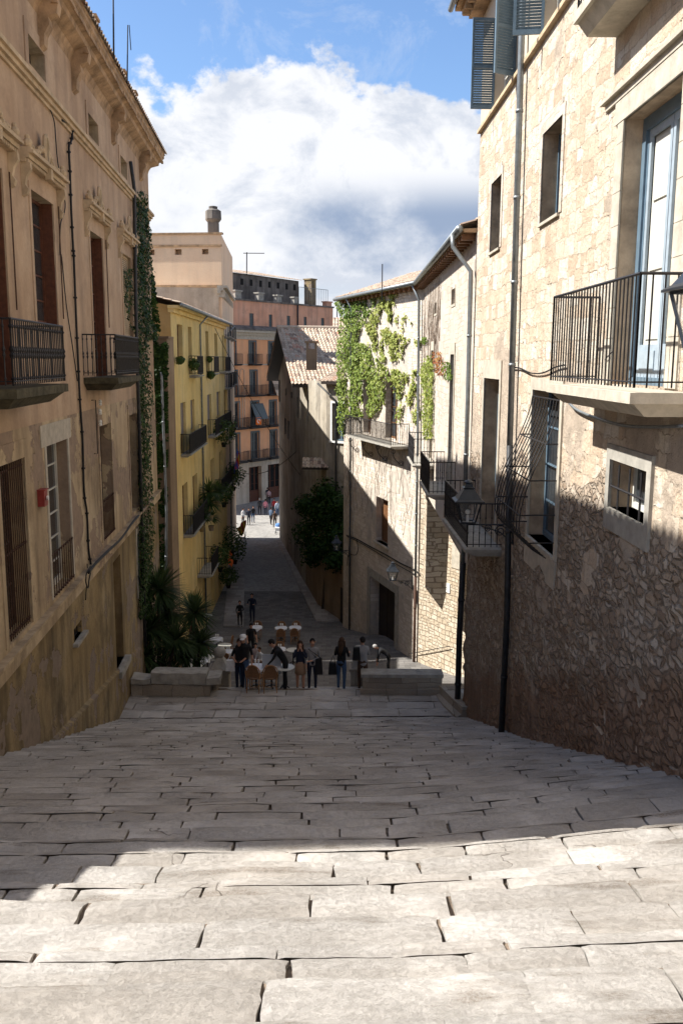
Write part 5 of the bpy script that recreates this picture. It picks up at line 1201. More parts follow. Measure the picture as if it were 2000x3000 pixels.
# ================================================================ parapets with stone balls at the foot of the steps
def proj(p):
    cp,sp=math.cos(PITCH),math.sin(PITCH); d=p.y*cp-p.z*sp; up=p.y*sp+p.z*cp; x=p.x/d; y=up/d
    c,s=math.cos(ROLL),math.sin(ROLL); return 1000+(x*c-y*s)*FPX,1500-(x*s+y*c)*FPX
def rough(o,amt,sc,seed=0):
    """displace vertices of an existing mesh a little"""
    for v in o.data.vertices:
        p=v.co*sc; v.co+=Vector((mnoise.noise(p+Vector((seed,0,0))),mnoise.noise(p+Vector((0,seed+5,0))),mnoise.noise(p+Vector((0,0,seed+9)))))*amt
def gridbox(m,lo,hi,n):
    """box of n subdivisions per face, for weathered stone"""
    x0,y0,z0=lo;x1,y1,z1=hi
    def face(o,u,v,nu,nv):
        b=len(m.v)
        for i in range(nu+1):
            for j in range(nv+1): m.v.append(tuple(Vector(o)+Vector(u)*i/nu+Vector(v)*j/nv))
        for i in range(nu):
            for j in range(nv): m.f.append((b+i*(nv+1)+j,b+(i+1)*(nv+1)+j,b+(i+1)*(nv+1)+j+1,b+i*(nv+1)+j+1)); m.m.append(0)
    X,Y_,Z=(x1-x0,0,0),(0,y1-y0,0),(0,0,z1-z0)
    face((x0,y0,z0),X,Z,n,max(2,n//3));face((x0,y1,z0),X,Z,n,max(2,n//3));face((x0,y0,z0),Y_,Z,3,max(2,n//3));face((x1,y0,z0),Y_,Z,3,max(2,n//3));face((x0,y0,z1),X,Y_,n,3)
M.parap=masonry('parapet_stone',(1,0),.9,.5,((.27,.225,.175),(.34,.29,.23),(.40,.35,.28)),.008,(.15,.12,.09),bd=.015)
def pt(px_,py_,Y_): return W(px_,py_,Y_)
YP=25.3
a=pt(1062,2000,YP).x; b=pt(1303,2000,YP).x; zt_=pt(1180,1973,YP).z; zb_=-10.1
rp=thing('stone_parapet',((a+b)/2,YP,-9.9),'straight stone parapet with flat coping at the foot of the steps, on the right','parapet')
m=MB(); gridbox(m,(a+.06,YP,zb_),(b-.04,YP+.42,zt_-.10),12); o=m.build('wall',M.parap,rp); rough(o,.02,3)
m=MB(); x=a
while x<b-.1:
    x1=min(x+ru(.7,.95),b); gridbox(m,(x+.004,YP-.05,zt_-.10),(x1-.004,YP+.47,zt_),6); x=x1
m.build('coping',M.greystone,rp)
m=MB(); gridbox(m,(a-.02,YP-.10,zb_),(b,YP+.0,zb_+.42),12); o=m.build('base_moulding',M.parap,rp); rough(o,.03,3,2)
def ballpost(px_,py_,Yb,r,label,wd,ptop):
    c=pt(px_,py_,Yb); zg_=gz(Yb)-.2; t=thing('ball_finial_pier',(c.x,c.y,zg_),label,'pier','stone ball piers at the foot of the steps')
    m=MB(); zt2=c.z-r-.42; m.hexa([(c.x-wd,c.y-wd,zg_),(c.x+wd,c.y-wd,zg_),(c.x+wd,c.y+wd,zg_),(c.x-wd,c.y+wd,zg_),(c.x-wd,c.y-wd,zt2),(c.x+wd,c.y-wd,zt2),(c.x+wd,c.y+wd,zt2),(c.x-wd,c.y+wd,zt2)])
    m.box((c.x-wd-.05,c.y-wd-.05,zt2),(c.x+wd+.05,c.y+wd+.05,zt2+.10)); m.build('pier',M.parap,t)
    m=MB(); q=wd*.95; m.hexa([(c.x-q,c.y-q,zt2+.10),(c.x+q,c.y-q,zt2+.10),(c.x+q,c.y+q,zt2+.10),(c.x-q,c.y+q,zt2+.10),(c.x-.09,c.y-.09,c.z-r+.02),(c.x+.09,c.y-.09,c.z-r+.02),(c.x+.09,c.y+.09,c.z-r+.02),(c.x-.09,c.y+.09,c.z-r+.02)]); m.build('pedestal',M.greystone,t)
    m=MB(); m.ball(c,r,20,12); m.build('stone_ball',M.greystone,t,smooth=True)
ballpost(1054,1906,26.6,.185,'tapered pier with a smooth stone ball, at the left end of the right parapet',.24,0)
ballpost(649,1913,26.6,.185,'tapered pier with a smooth stone ball, at the right end of the rough left parapet',.30,0)
a=pt(392,2000,YP-.3).x; b=pt(618,2000,YP-.3).x; zt_=pt(500,1985,YP-.3).z
lp=thing('stone_parapet',((a+b)/2,YP,-9.9),'worn stone parapet of loose rough blocks at the foot of the steps, on the left','parapet')
m=MB(); gridbox(m,(a,YP-.3,-10.2),(b,YP+.15,zt_-.25),12); o=m.build('wall',M.parap,lp); rough(o,.06,2.2)
m=MB(); x=a-.03
for w_,h_,dy in ((.62,.16,0),(1.62,.34,.02),(.42,.22,0)):
    n0=len(m.v); gridbox(m,(x,YP-.36+dy,zt_-.25),(x+w_-.02,YP+.2,zt_-.25+h_),8); x+=w_
o=m.build('coping_block',M.greystone,lp); rough(o,.05,2.5,3)
m=MB(); gridbox(m,(b-.35,YP+.2,-10.4),(b+.15,YP+1.1,zt_-.45),6); gridbox(m,(b-.40,YP+.15,zt_-.45),(b+.2,YP+1.1,zt_-.27),6); o=m.build('return_wall',M.parap,lp); rough(o,.04,2.5,5)
# sloping stone kerb on the right
p0=pt(1300,2035,25.1);p1=pt(1350,2075,23.9);p2=pt(1395,2100,23.4)
m=MB(); P3=[Vector((2.95,25.2,-9.55)),Vector((3.1,24.2,-9.45)),Vector((3.35,23.2,-9.4))]
for u,v in zip(P3,P3[1:]):
    m.hexa([u+Vector((-.02,0,-.6)),v+Vector((-.02,0,-.6)),v+Vector((.45,0,-.6)),u+Vector((.45,0,-.6)),u,v,v+Vector((.45,0,0)),u+Vector((.45,0,0))])
    m.hexa([u+Vector((-.14,0,-.6)),v+Vector((-.14,0,-.6)),v+Vector((-.02,0,-.6)),u+Vector((-.02,0,-.6)),u+Vector((-.14,0,-.3)),v+Vector((-.14,0,-.3)),v+Vector((-.02,0,-.22)),u+Vector((-.02,0,-.22))])
tag(m.build('stone_kerb',M.parap,origin=P3[0]),'heavy moulded stone kerb running from the right parapet to the house corner','kerb')
# unseen block added in the gap on the left to keep the square in shade
m=MB(); m.box((-14,34.1,-17),(-8.0,41.3,-2.4)); an=tag(m.build('unseen_shade_block',M.brownpl,origin=(-11,37,-16)),'low plain annexe between the pink building and the yellow house','building')
# ================================================================ lanterns
M.lampmetal=simple('dark_lantern_metal',(.030,.036,.045),.42,.2,10,.5,.5)
def lampglass():
    t=NT('lantern_glass'); t.b.inputs['Transmission Weight'].default_value=0; t.b.inputs['Alpha'].default_value=.12; return t.fin((.5,.52,.52),.1)
M.lglass=lampglass()
def lantern(c,Wd,label,wallpt,dirn):
    """c centre of the lantern cage top edge; Wd roof width"""
    t=thing('wall_lantern',c,label,'street lamp','wall lanterns on scrolled brackets')
    h=Wd/2; H=Wd*.92
    m=MB()
    def ring(z,r): return [Vector((c.x+sx*r,c.y+sy*r,c.z+z)) for sx,sy in ((-1,-1),(1,-1),(1,1),(-1,1))]
    lv=[ring(0,h),ring(.03*Wd,h*1.0),ring(.09*Wd,h*.80),ring(.42*Wd,h*.34),ring(.46*Wd,h*.40),ring(.50*Wd,h*.28),ring(.60*Wd,h*.24)]
    for A_,B_ in zip(lv,lv[1:]):
        for k in range(4): m.quad(A_[k],A_[(k+1)%4],B_[(k+1)%4],B_[k])
    m.quad(*lv[0]); m.quad(*lv[-1]); m.lathe(c+Vector((0,0,.60*Wd)),[(.13*Wd,0),(.17*Wd,.03*Wd),(.15*Wd,.07*Wd),(.05*Wd,.12*Wd)],10)
    m.build('lantern_roof',M.lampmetal,t)
    m=MB(); T_=ring(0,h*.80); B_=ring(-H*.80,h*.46)
    for k in range(4): m.tube([T_[k],B_[k]],Wd*.028,4); m.tube([B_[k],B_[(k+1)%4]],Wd*.035,4); m.tube([T_[k],T_[(k+1)%4]],Wd*.03,4)
    m.lathe(c+Vector((0,0,-H*.80-.10*Wd)),[(.03*Wd,0),(.10*Wd,.03*Wd),(.2*Wd,.10*Wd)],8); m.build('lantern_cage',M.lampmetal,t)
    m=MB()
    for k in range(4): m.quad(T_[k]*.98+Vector((c.x,c.y,T_[k].z))*.02,T_[(k+1)%4]*.98+Vector((c.x,c.y,T_[k].z))*.02,B_[(k+1)%4]*.98+Vector((c.x,c.y,B_[k].z))*.02,B_[k]*.98+Vector((c.x,c.y,B_[k].z))*.02)
    m.build('lantern_glass',M.lglass,t)
    m=MB(); m.tube([c+Vector((0,0,-H*.8)),c+Vector((0,0,-H*.55))],.03,6); m.ball(c+Vector((0,0,-H*.42)),.055,8,6); m.build('bulb',M.white,t)
    m=MB(); b=c+Vector((0,0,-H*.80-.09*Wd)); e=Vector(wallpt); m.tube([b,b+(e-b)*.5+Vector((0,0,-.0)),e],.018,6)
    L_=(e-b).length; u=(e-b).normalized()
    for cc,rr in ((.72,.13),(.45,.08)):
        q=b+(e-b)*cc; m.tube([q+u*(rr*(1-k/26)*math.cos(k*.55))+Vector((0,0,-rr*1.05+rr*(1-k/26)*math.sin(k*.55)+.0)) for k in range(22)],.013,5)
    m.tube([e+Vector((0,0,-.42)),e+Vector((0,0,.22))],.022,6); m.tube([e+Vector((0,0,-.40)),b+(e-b)*.72+Vector((0,0,-.16)),b+(e-b)*.3+Vector((0,0,-.03))],.014,5)
    m.build('bracket',M.lampmetal,t); return t
s_,z_=N.px(1500,1532,.05); wp=N.p(s_,z_,.03); c_=wp+N.n*.95; c_.z=z_+.50; print('L1',wp,c_,proj(c_))
lantern(c_,.60,'large dark lantern in front of the lowest balcony of the right wall',wp,N.n)
s_,z_=B.px(1208,1700,.05); wp=B.p(s_,z_,.03); c_=wp+B.n*1.0; c_.z=z_+.58; print('L2',wp,proj(c_))
lantern(c_,.60,'sunlit lantern beside the corner pipe, above the dark garage door',wp,B.n)
s_,z_=B.px(1022,1612,.05); wp=B.p(s_,z_,.03); c_=wp+B.n*.75; c_.z=z_+.5; print('L3',proj(c_))
lantern(c_,.60,'shaded lantern at the far corner of the ivy house, against the dark bush',wp,B.n)
c_=W(2084,838,6.9); s_=(c_-N.A).dot(N.u); wp=N.p(s_,c_.z-.5,.03); lantern(c_,.60,'nearest lantern, cut off by the right picture edge beside the blue door',wp,N.n)
# ================================================================ foliage
def pip(x,y,poly):
    c=False; n=len(poly)
    for i in range(n):
        (x1,y1),(x2,y2)=poly[i],poly[i-1]
        if (y1>y)!=(y2>y) and x<(x2-x1)*(y-y1)/(y2-y1)+x1: c=not c
    return c
def leaf_on(m,p,n,up,sz,var):
    """folded leaf: two triangles-ish quads hanging off the wall"""
    t=Vector((ru(-1,1),ru(-1,1),ru(-1,1))); n2=(n+t*.55+Vector((0,0,.35))).normalized(); x=n2.cross(Vector((0,0,1))).normalized(); y=x.cross(n2).normalized()
    if y.z>0: y=-y
    a=ru(-.5,.5); x,y=x*math.cos(a)+y*math.sin(a),y*math.cos(a)-x*math.sin(a)
    h=sz*.5; b=len(m.v)
    for q in (p-y*h*.3,p+x*h+y*h*.1,p+y*h*1.2-n2*h*.2,p-x*h+y*h*.1): m.v.append(tuple(q))
    m.f.append((b,b+1,b+2,b+3)); m.m.append(0); m.c.append(var)
def ivy_on(m,F,polys,count,sz,dmax,excl=(),vfun=None,nsc=.9,thr=-.1,drange=None):
    pts=[F.px(*q) for poly in polys for q in poly]; s0,s1=min(p[0] for p in pts),max(p[0] for p in pts); z0,z1=min(p[1] for p in pts),max(p[1] for p in pts)
    n=0;k=0
    while n<count and k<count*25:
        k+=1; s=ru(s0,s1); z=ru(z0,z1); p=F.p(s,z,.02); x,y=proj(p)
        if not any(pip(x,y,q) for q in polys): continue
        nn=mnoise.noise(Vector((s*nsc,z*nsc,4.2)))+.5*mnoise.noise(Vector((s*nsc*3,z*nsc*3,1)))
        if nn<thr+ru(-.12,.12): continue
        if any(r[0]+.1<s<r[1]-.1 and r[2]<z<r[3]-.25 for r in excl): continue
        d=dmax*(.15+.85*rnd()*min(1,max(.2,nn+.6))); v=vfun(x,y,nn) if vfun else rnd()
        leaf_on(m,F.p(s,z,d),F.n,None,sz*ru(.7,1.25),min(1,max(0,v))); n+=1
def poly(Q,*p): return [Q(x,y) for x,y in p]
dense=[poly(Q5,(90,345),(260,330),(500,300),(480,420),(400,500),(400,560),(330,640),(320,740),(480,780),(540,930),(640,1000),(740,1010),(780,1080),(720,1170),(640,1240),(600,1340),(470,1480),(440,1480),(440,1260),(400,1300),(400,1480),(200,1480),(190,1690),(150,1640),(130,1000),(150,500)),poly(Q5,(700,1100),(760,1060),(780,1250),(760,1500),(730,1540),(700,1260))]
sparse=[poly(Q5,(440,380),(560,270),(640,260),(700,260),(690,420),(740,430),(850,530),(800,680),(940,730),(930,780),(770,770),(760,900),(650,930),(520,930),(480,780),(380,720),(400,560)),poly(Q5,(760,1040),(930,1000),(935,1560),(890,1540),(800,1300),(720,1180))]
iv=thing('climbing_ivy',B.p(8,-16.5,.1),'bright green and yellow creeper spread over the front of the ivy house','ivy')
mm=MB(); mm.c=[]
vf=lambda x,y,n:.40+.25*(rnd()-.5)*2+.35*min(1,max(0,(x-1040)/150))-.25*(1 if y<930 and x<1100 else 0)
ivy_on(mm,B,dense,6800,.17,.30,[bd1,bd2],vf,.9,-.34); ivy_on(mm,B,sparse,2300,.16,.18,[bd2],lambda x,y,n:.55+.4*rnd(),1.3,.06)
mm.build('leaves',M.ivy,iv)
def twigs(F,s0,s1,z0,z1,n,r,parent,seed):
    random.seed(seed); m=MB()
    for i in range(n):
        s=ru(s0,s1); z=z0+(z1-z0)*rnd()**1.5*.6; a=math.pi/2+ru(-.6,.6); pts=[F.p(s,z,.012)]
        for k in range(random.randint(8,26)):
            a+=ru(-.5,.5); a=a*.9+.1*math.pi/2; s+=.22*math.cos(a); z+=.22*math.sin(a)
            if not(s0<s<s1 and z0<z<z1): break
            pts.append(F.p(s,z,.012))
        if len(pts)>2: m.tube(pts,[r*(1-.6*k/len(pts)) for k in range(len(pts))],3,cap=False)
    return m.build('stems',M.twig,parent)
twigs(B,.1,B.len,-8.6,ZW-.2,120,.007,iv,3)
iv2=thing('climbing_ivy',A.p(14,-5,.1),'narrow strip of yellow green creeper turning red at its top, right of the corner pipe','ivy')
mm=MB(); mm.c=[]; ivy_on(mm,A,[poly(Q5,(950,1010),(1045,840),(1062,900),(1078,1050),(1072,1680),(1000,1700),(985,1500),(990,1200))],1500,.15,.28,(),lambda x,y,n:.45+.45*rnd(),1,-.6); ivy_on(mm,A,[poly(Q5,(1180,930),(1222,930),(1258,1100),(1190,1110)),poly(Q5,(950,690),(1000,690),(995,760),(950,740))],260,.13,.2,(),lambda x,y,n:.2*rnd()+.1,1,-.9); mm.build('leaves',M.ivy,iv2)
mm=MB(); mm.c=[]; ivy_on(mm,A,[poly(Q5,(1050,830),(1130,830),(1180,960),(1190,1060),(1100,1060),(1075,960))],260,.12,.12,(),lambda x,y,n:rnd(),1.4,-.25); mm.build('red_leaves',M.ivyred,iv2)
twigs(A,9,A.len,-.5,ZW-.2,90,.008,iv2,5)
# dark ivy at the far corner of the left building
random.seed(11)
iv3=thing('climbing_ivy',L.p(25.5,-12,.2),'dark ivy climbing the pipe at the far corner of the pink building','ivy')
mm=MB(); mm.c=[]
ivy_on(mm,L,[[(380,575),(396,560),(420,640),(428,900),(445,1000),(420,1000),(430,1500),(440,1820),(405,1820),(400,1300),(392,1000),(382,800)]],8500,.115,.3,(),lambda x,y,n:rnd()**1.4*.8,1,-.8)
WF=Fac((-8,33.1),(-5.9,33.1),1)
ivy_on(mm,WF,[[(415,1000),(455,990),(488,1010),(490,1280),(490,1700),(480,1820),(400,1820),(420,1300)]],7000,.11,.14,(),lambda x,y,n:rnd()*.9,1.1,-.25)
ivy_on(mm,WF,[[(425,700),(452,860),(470,1000),(425,1000)]],900,.11,.5,(),lambda x,y,n:rnd(),1.1,-.5)
mm.build('leaves',M.ivydark,iv3)
iv4=thing('climbing_ivy',L.p(21,0,.2),'thin ivy hanging over the closed blind of the last tall window of the pink building','ivy')
mm=MB(); mm.c=[]; ivy_on(mm,L,[[(352,800),(378,790),(388,990),(362,930)]],420,.10,.12,(),lambda x,y,n:rnd()*.8,2,-.1); mm.build('leaves',M.ivydark,iv4)
def blob(m,c,r,n,sz,vf=lambda h:rnd(),shell=.55):
    c=Vector(c)
    for i in range(n):
        d=Vector((random.gauss(0,1),random.gauss(0,1),random.gauss(0,1))).normalized(); k=shell+(1-shell)*rnd()
        k*=1+.25*mnoise.noise(d*2.3+c)
        p=c+Vector((d.x*r[0],d.y*r[1],d.z*r[2]))*k; leaf_on(m,p,d,None,sz*ru(.7,1.3),min(1,max(0,vf(d.z))))
bt=thing('bush',(-.4,54,-15.8),'dense dark green bush hanging over the brown garden wall','bush')
mm=MB(); mm.c=[]
for (x,y,Y_,r) in ((905,1560,57,1.5),(930,1490,56.5,1.5),(970,1520,55,1.6),(960,1600,54.3,1.5),(995,1570,53.3,1.3),(990,1640,52.8,1.1),(925,1620,56,1.3),(900,1480,58,1.1),(1000,1480,53.6,1.1),(955,1440,56,1.2)):
    blob(mm,W(x,y,Y_),(r*.9,r*.9,r*.8),750,.20,lambda h:.15+.3*rnd()*(1+h),.35)
mm.build('foliage',M.ivydark,bt)
m=MB()
for i in range(5): a=Vector((-1.2+.5*i,55-.4*i,-15.8)); m.tube([a,a+Vector((ru(-.3,.3),0,2.5)),a+Vector((ru(-.8,.8),0,5.5))],[.10,.07,.03],6)
m.build('stem',M.trunk,bt)
m=MB(); c=W(920,1352,57.5); cn=thing('door_canopy',(c.x,57.5,c.z),'small pale tiled canopy half hidden by the bush','canopy')
tm=MB(); tm.c=[]; tiles(tm,(c.x-.8,56.9,c.z-.35),(c.x+.9,56.7,c.z-.35),(c.x-.8,58,c.z+.15),(c.x+.9,58,c.z+.15),.25,.4,.05); tm.build('canopy_tiles',M.tile,cn); m.box((c.x-.8,56.9,c.z-.48),(c.x+.9,58,c.z-.40)); m.build('board',M.darkwood,cn)
# yuccas
def blade(m,p,d,L_,w,var):
    d=d.normalized(); x=d.cross(Vector((0,0,1))); x=x.normalized() if x.length>1e-3 else Vector((1,0,0)); b=len(m.v)
    for t,ww in ((0,.5),(.35,1),(.7,.7),(1,.03)):
        q=p+d*L_*t+Vector((0,0,-.35*L_*t*t*(1-abs(d.z)*.7))); m.v+= [tuple(q-x*w*ww),tuple(q+x*w*ww)]
    for k in range(3): m.f.append((b+2*k,b+2*k+1,b+2*k+3,b+2*k+2)); m.m.append(0); m.c.append(var)
def rosette(m,c,r,n,w=.022):
    for i in range(n):
        el_=math.asin(min(1,max(-1,ru(-.45,1)))); az_=ru(0,2*math.pi); d=Vector((math.cos(el_)*math.cos(az_),math.cos(el_)*math.sin(az_),math.sin(el_))); blade(m,c+d*.05,d,r*ru(.75,1.1),w,min(1,max(0,.25+.3*d.z+.35*rnd())))
def yucca(heads,base,label,group='yuccas beside the left parapet'):
    t=thing('yucca',base,label,'yucca',group); mm=MB(); mm.c=[]; m=MB(); b=Vector(base)
    for (x,y,Y_,r,n) in heads:
        c=W(x,y,Y_); rosette(mm,c,r,n,.030); m.tube([b,b+(c-b)*.5+Vector((0,0,.15)),c],[.09,.07,.05],7)
        for k in range(60): q=b+(c-b)*ru(.45,1); d=Vector((ru(-1,1),ru(-1,1),-.7)); blade(mm,q,d,r*.55,.025,.1*rnd())
    mm.build('leaves',M.yucca,t); m.build('trunk',M.trunk,t)
p=W(470,1985,29.5); yucca([(468,1735,29.5,1.15,300),(440,1850,29,1.0,240),(520,1880,29.3,.9,220),(425,1930,28.6,.8,200),(495,1800,30,.9,220)],(p.x,29.5,-12.2),'tall yucca with several spiky dark heads behind the rough left parapet')
p=W(575,1985,30.5); yucca([(572,1800,30.5,.95,260),(590,1890,30.2,.85,220),(545,1925,30,.8,200)],(p.x,30.5,-12.6),'smaller yucca leaning over the cafe tables, right of the tall one')
# plants on the yellow balconies
def yplant(x,y,d,r,kind,label,n=160,pot=True):
    s,z=Y.px(x,y,d); c=Y.p(s,z,d); t=thing('potted_plant',c-Vector((0,0,r)),label,'plant','plants on the yellow house balconies')
    mm=MB(); mm.c=[]
    if kind=='spiky': rosette(mm,c,r,n,.035)
    else: blob(mm,c,(r,r*1.3,r),n*3,.16,lambda h:.3+.5*rnd())
    mm.build('leaves',M.plant,t)
    if pot: m=MB(); m.lathe(c-Vector((0,0,r*.9+.25)),[(.12,0),(.18,.3)],10); m.build('pot',M.L_base if kind=='spiky' else M.dark,t)
for x,y,d,r,kd,lb_ in ((620,640,.5,.95,'spiky','upper pale spiky plant at the left end of the long plant-filled balcony'),(640,745,.6,.85,'spiky','lower pale spiky plant drooping over the long balcony'),(705,625,.5,.8,'spiky','dark spiky plant on the long balcony beside the pale one'),(770,650,.5,.75,'leafy','bushy plant in the middle of the long balcony'),(560,860,.35,.75,'spiky','spiky plant at the near end of the dark solid balcony'),(650,880,.55,.6,'spiky','yellowing plant at the far end of the dark solid balcony'),(860,480,.5,.95,'leafy','bushy plants on the upper far balcony'),(850,1080,.6,1.1,'leafy','large trailing plant below the striped flag'),(880,1180,.6,1.0,'leafy','trailing plant above the orange flag'),(740,1250,.6,.85,'leafy','dark bushy plant at the lowest planted balcony'),(820,1430,.6,.75,'leafy','dark plant hanging under the orange flag'),(760,50,.6,.9,'leafy','dark plant on the upper long balcony')):
    q=Q7(x,y); yplant(q[0],q[1],d,r,kd,lb_)
for x,y,r,lb_ in ((425,1230,.35,'leafy plant behind the first upper balcony railing'),(548,1190,.18,'small plant on the second upper balcony rail'),(322,1200,.2,'small plant on the first upper window sill'),(560,1310,.25,'low plants inside the second upper balcony')):
    q=Q6(x,y); yplant(q[0],q[1],.25,r,'leafy',lb_,60,False)
# flags
def flag(name,pts,F,cols,label,mats,d=.9):
    q=[]
    for x,y in pts: s,z=F.px(x,y,d); q.append(F.p(s,z,d))
    a,b,c,e=q; m=MB(); nx,nz_=8,6; V=[]
    for i in range(nx+1):
        for j in range(nz_+1):
            u,v=i/nx,j/nz_; p=(a*(1-u)+b*u)*(1-v)+(e*(1-u)+c*u)*v; V.append(p+F.n*.10*math.sin(u*7+v*3))
    m.add(V,[(i*(nz_+1)+j,(i+1)*(nz_+1)+j,(i+1)*(nz_+1)+j+1,i*(nz_+1)+j+1) for i in range(nx) for j in range(nz_)])
    m.m=[((i) % len(mats)) for i in range(nx) for j in range(nz_)]
    m.tube([a+Vector((0,0,.15)),e-Vector((0,0,.2))],.015,5,mi=0)
    o=m.build('flag',mats,origin=a); return tag(o,label,'flag','flags on the yellow house balconies')
FO=simple('orange_flag',(.70,.13,.015),.85,.1); FY=simple('yellow_flag',(.70,.42,.03),.85,.1); FR=simple('red_flag',(.50,.03,.02),.85,.1); FB=simple('blue_flag',(.06,.10,.35),.85,.1)
flag('flag',[Q7(838,1215),Q7(856,1290),Q7(845,1375),Q7(810,1290)],Y,None,'plain orange flag hanging over the lowest planted balcony',[FO])
flag('flag',[Q7(890,985),Q7(978,900),Q7(965,1030),Q7(915,1060)],Y,None,'yellow and red striped flag hanging near the street',[FY,FR])
flag('flag',[Q7(892,240),Q7(906,260),Q7(908,400),Q7(866,430)],Y,None,'thin upright flag in red, yellow and blue on the far balconies',[FB,FR,FY,FR])
# ================================================================ cafe terrace
M.cloth=simple('white_paper_cloth',(.74,.76,.80),.8,.03)
M.marble=simple('bare_table_top',(.62,.61,.54),.4,.08)
M.rattan=simple('rattan_cane',(.34,.17,.065),.65,.35,30)
M.rattan2=simple('dark_woven_seat',(.17,.085,.04),.7,.35,40)
def solve(px_,py_,h,lo=26.,hi=112.):
    best=None
    for i in range(int((hi-lo)*20)):
        Y_=lo+i*.05; p=W(px_,py_,Y_); e=p.z-gxy(p.x,Y_)-h
        if e<=0: return Vector((p.x,Y_,gxy(p.x,Y_)))
    return Vector((W(px_,py_,hi).x,hi,gz(hi)))
def table_proto(cloth):
    t=thing('cafe_table',(0,0,0),'x','table')
    m=MB(); m.lathe((0,0,.72),[(.33,0),(.335,.012),(.33,.025)],24); m.build('table_top',M.marble,t)
    m=MB(); m.lathe((0,0,0),[(.03,.02),(.03,.72)],8); 
    m.build('column',M.iron,t)
    for k in range(3):
        a=2*math.pi*k/3+.4; m=MB(); m.tube([(0,0,.16),(.12*math.cos(a),.12*math.sin(a),.12),(.27*math.cos(a),.27*math.sin(a),.015)],[.018,.02,.014],6); m.build('leg',M.iron,t)
    return t
def chair_proto():
    t=thing('bistro_chair',(0,0,0),'x','chair')
    m=MB(); m.lathe((0,0,.44),[(.21,0),(.215,.02),(.20,.035)],16); m.build('seat',M.rattan2,t)
    for sx in (-1,1):
        m=MB(); m.tube([(sx*.17,-.17,.45),(sx*.19,-.19,0)],.014,6); m.build('leg',M.rattan,t)
        m=MB(); m.tube([(sx*.19,.20,0),(sx*.19,.17,.45)],.014,6); m.build('leg',M.rattan,t)
    m=MB(); pts=[(.20*math.cos(a)*1.05,.17+.09*math.sin(min(1,1)*0)+.0,.45) for a in ()]
    arc=[(-.20,.16,.44)]+[(-.22*math.cos(math.pi*k/10),.20+.03*math.sin(math.pi*k/10),.66+.24*math.sin(math.pi*k/10)) for k in range(11)]+[(.20,.16,.44)]
    m.tube(arc,.016,6); fb=m.build('back_frame',M.rattan,t)
    m=MB(); V=[]; 
    for i in range(9):
        u=-1+2*i/8; zt=.66+.22*math.sqrt(max(0,1-u*u)); V+= [(u*.2,.185,.50),(u*.2,.215,zt)]
    m.add(V,[(2*i,2*i+2,2*i+3,2*i+1) for i in range(8)]); m.build('backrest',M.rattan2,t)
    m=MB(); m.tube([(.19*math.cos(2*math.pi*k/12),.19*math.sin(2*math.pi*k/12),.20) for k in range(13)],.008,4,cap=False); m.build('stretcher',M.rattan,t)
    return t
def cloth_proto():
    m=MB(); V=[(0,0,.752)]; n=32
    for k in range(n):
        a=2*math.pi*k/n; r=min(.34,.30/max(abs(math.cos(a)),abs(math.sin(a)))*1.0); V.append((r*math.cos(a),r*math.sin(a),.752))
    for k in range(n):
        a=2*math.pi*k/n; r=min(.34,.30/max(abs(math.cos(a)),abs(math.sin(a))))+.012; cz=.04+.13*max(0,abs(math.cos(2*a)))**2*(1 if True else 0); V.append((r*math.cos(a)*1.01,r*math.sin(a)*1.01,.752-cz))
    F_=[(0,1+k,1+(k+1)%n) for k in range(n)]+[(1+k,1+n+k,1+n+(k+1)%n,1+(k+1)%n) for k in range(n)]
    m.add(V,F_); return m
def glass_proto(): 
    m=MB(); m.lathe((0,0,0),[(.03,0),(.006,.01),(.006,.07),(.032,.10),(.036,.16),(.034,.19)],8); return m
tp=None; chp=None; clm=None; glm=None
TB=[(827,1841,1,'bc','left table of the far pair'),(868,1839,1,'bc','right table of the far pair'),(822,1903,1,'bc','white table in front of the far pair'),(863,1905,0,'','bare table right of the middle white one'),(755,1964,1,'bc','left table of the nearest pair'),(800,1962,1,'c','right table of the nearest pair'),(836,1966,0,'','bare table being wiped by the bending waiter'),(754,1840,1,'b','table beside the standing waiter'),(638,1875,1,'rl','white table left of the ball pier'),(663,1893,0,'','bare table just behind the stone ball'),(671,1912,1,'rc','white table hidden behind the stone ball'),(599,1937,1,'l','white table beside the smaller yucca'),(612,1928,0,'','bare table touching the white one by the yucca'),(577,1954,0,'','half hidden table behind the rough parapet'),(608,1806,0,'','high bare table near the dark wall of the yellow house')]
used={'t':0,'c':0}
def place(proto,loc,rz,label,group,first):
    o=proto if first else copy_tree(proto); o.location=loc; o.rotation_euler=(0,0,rz); o['label']=label; o['group']=group; return o
random.seed(5)
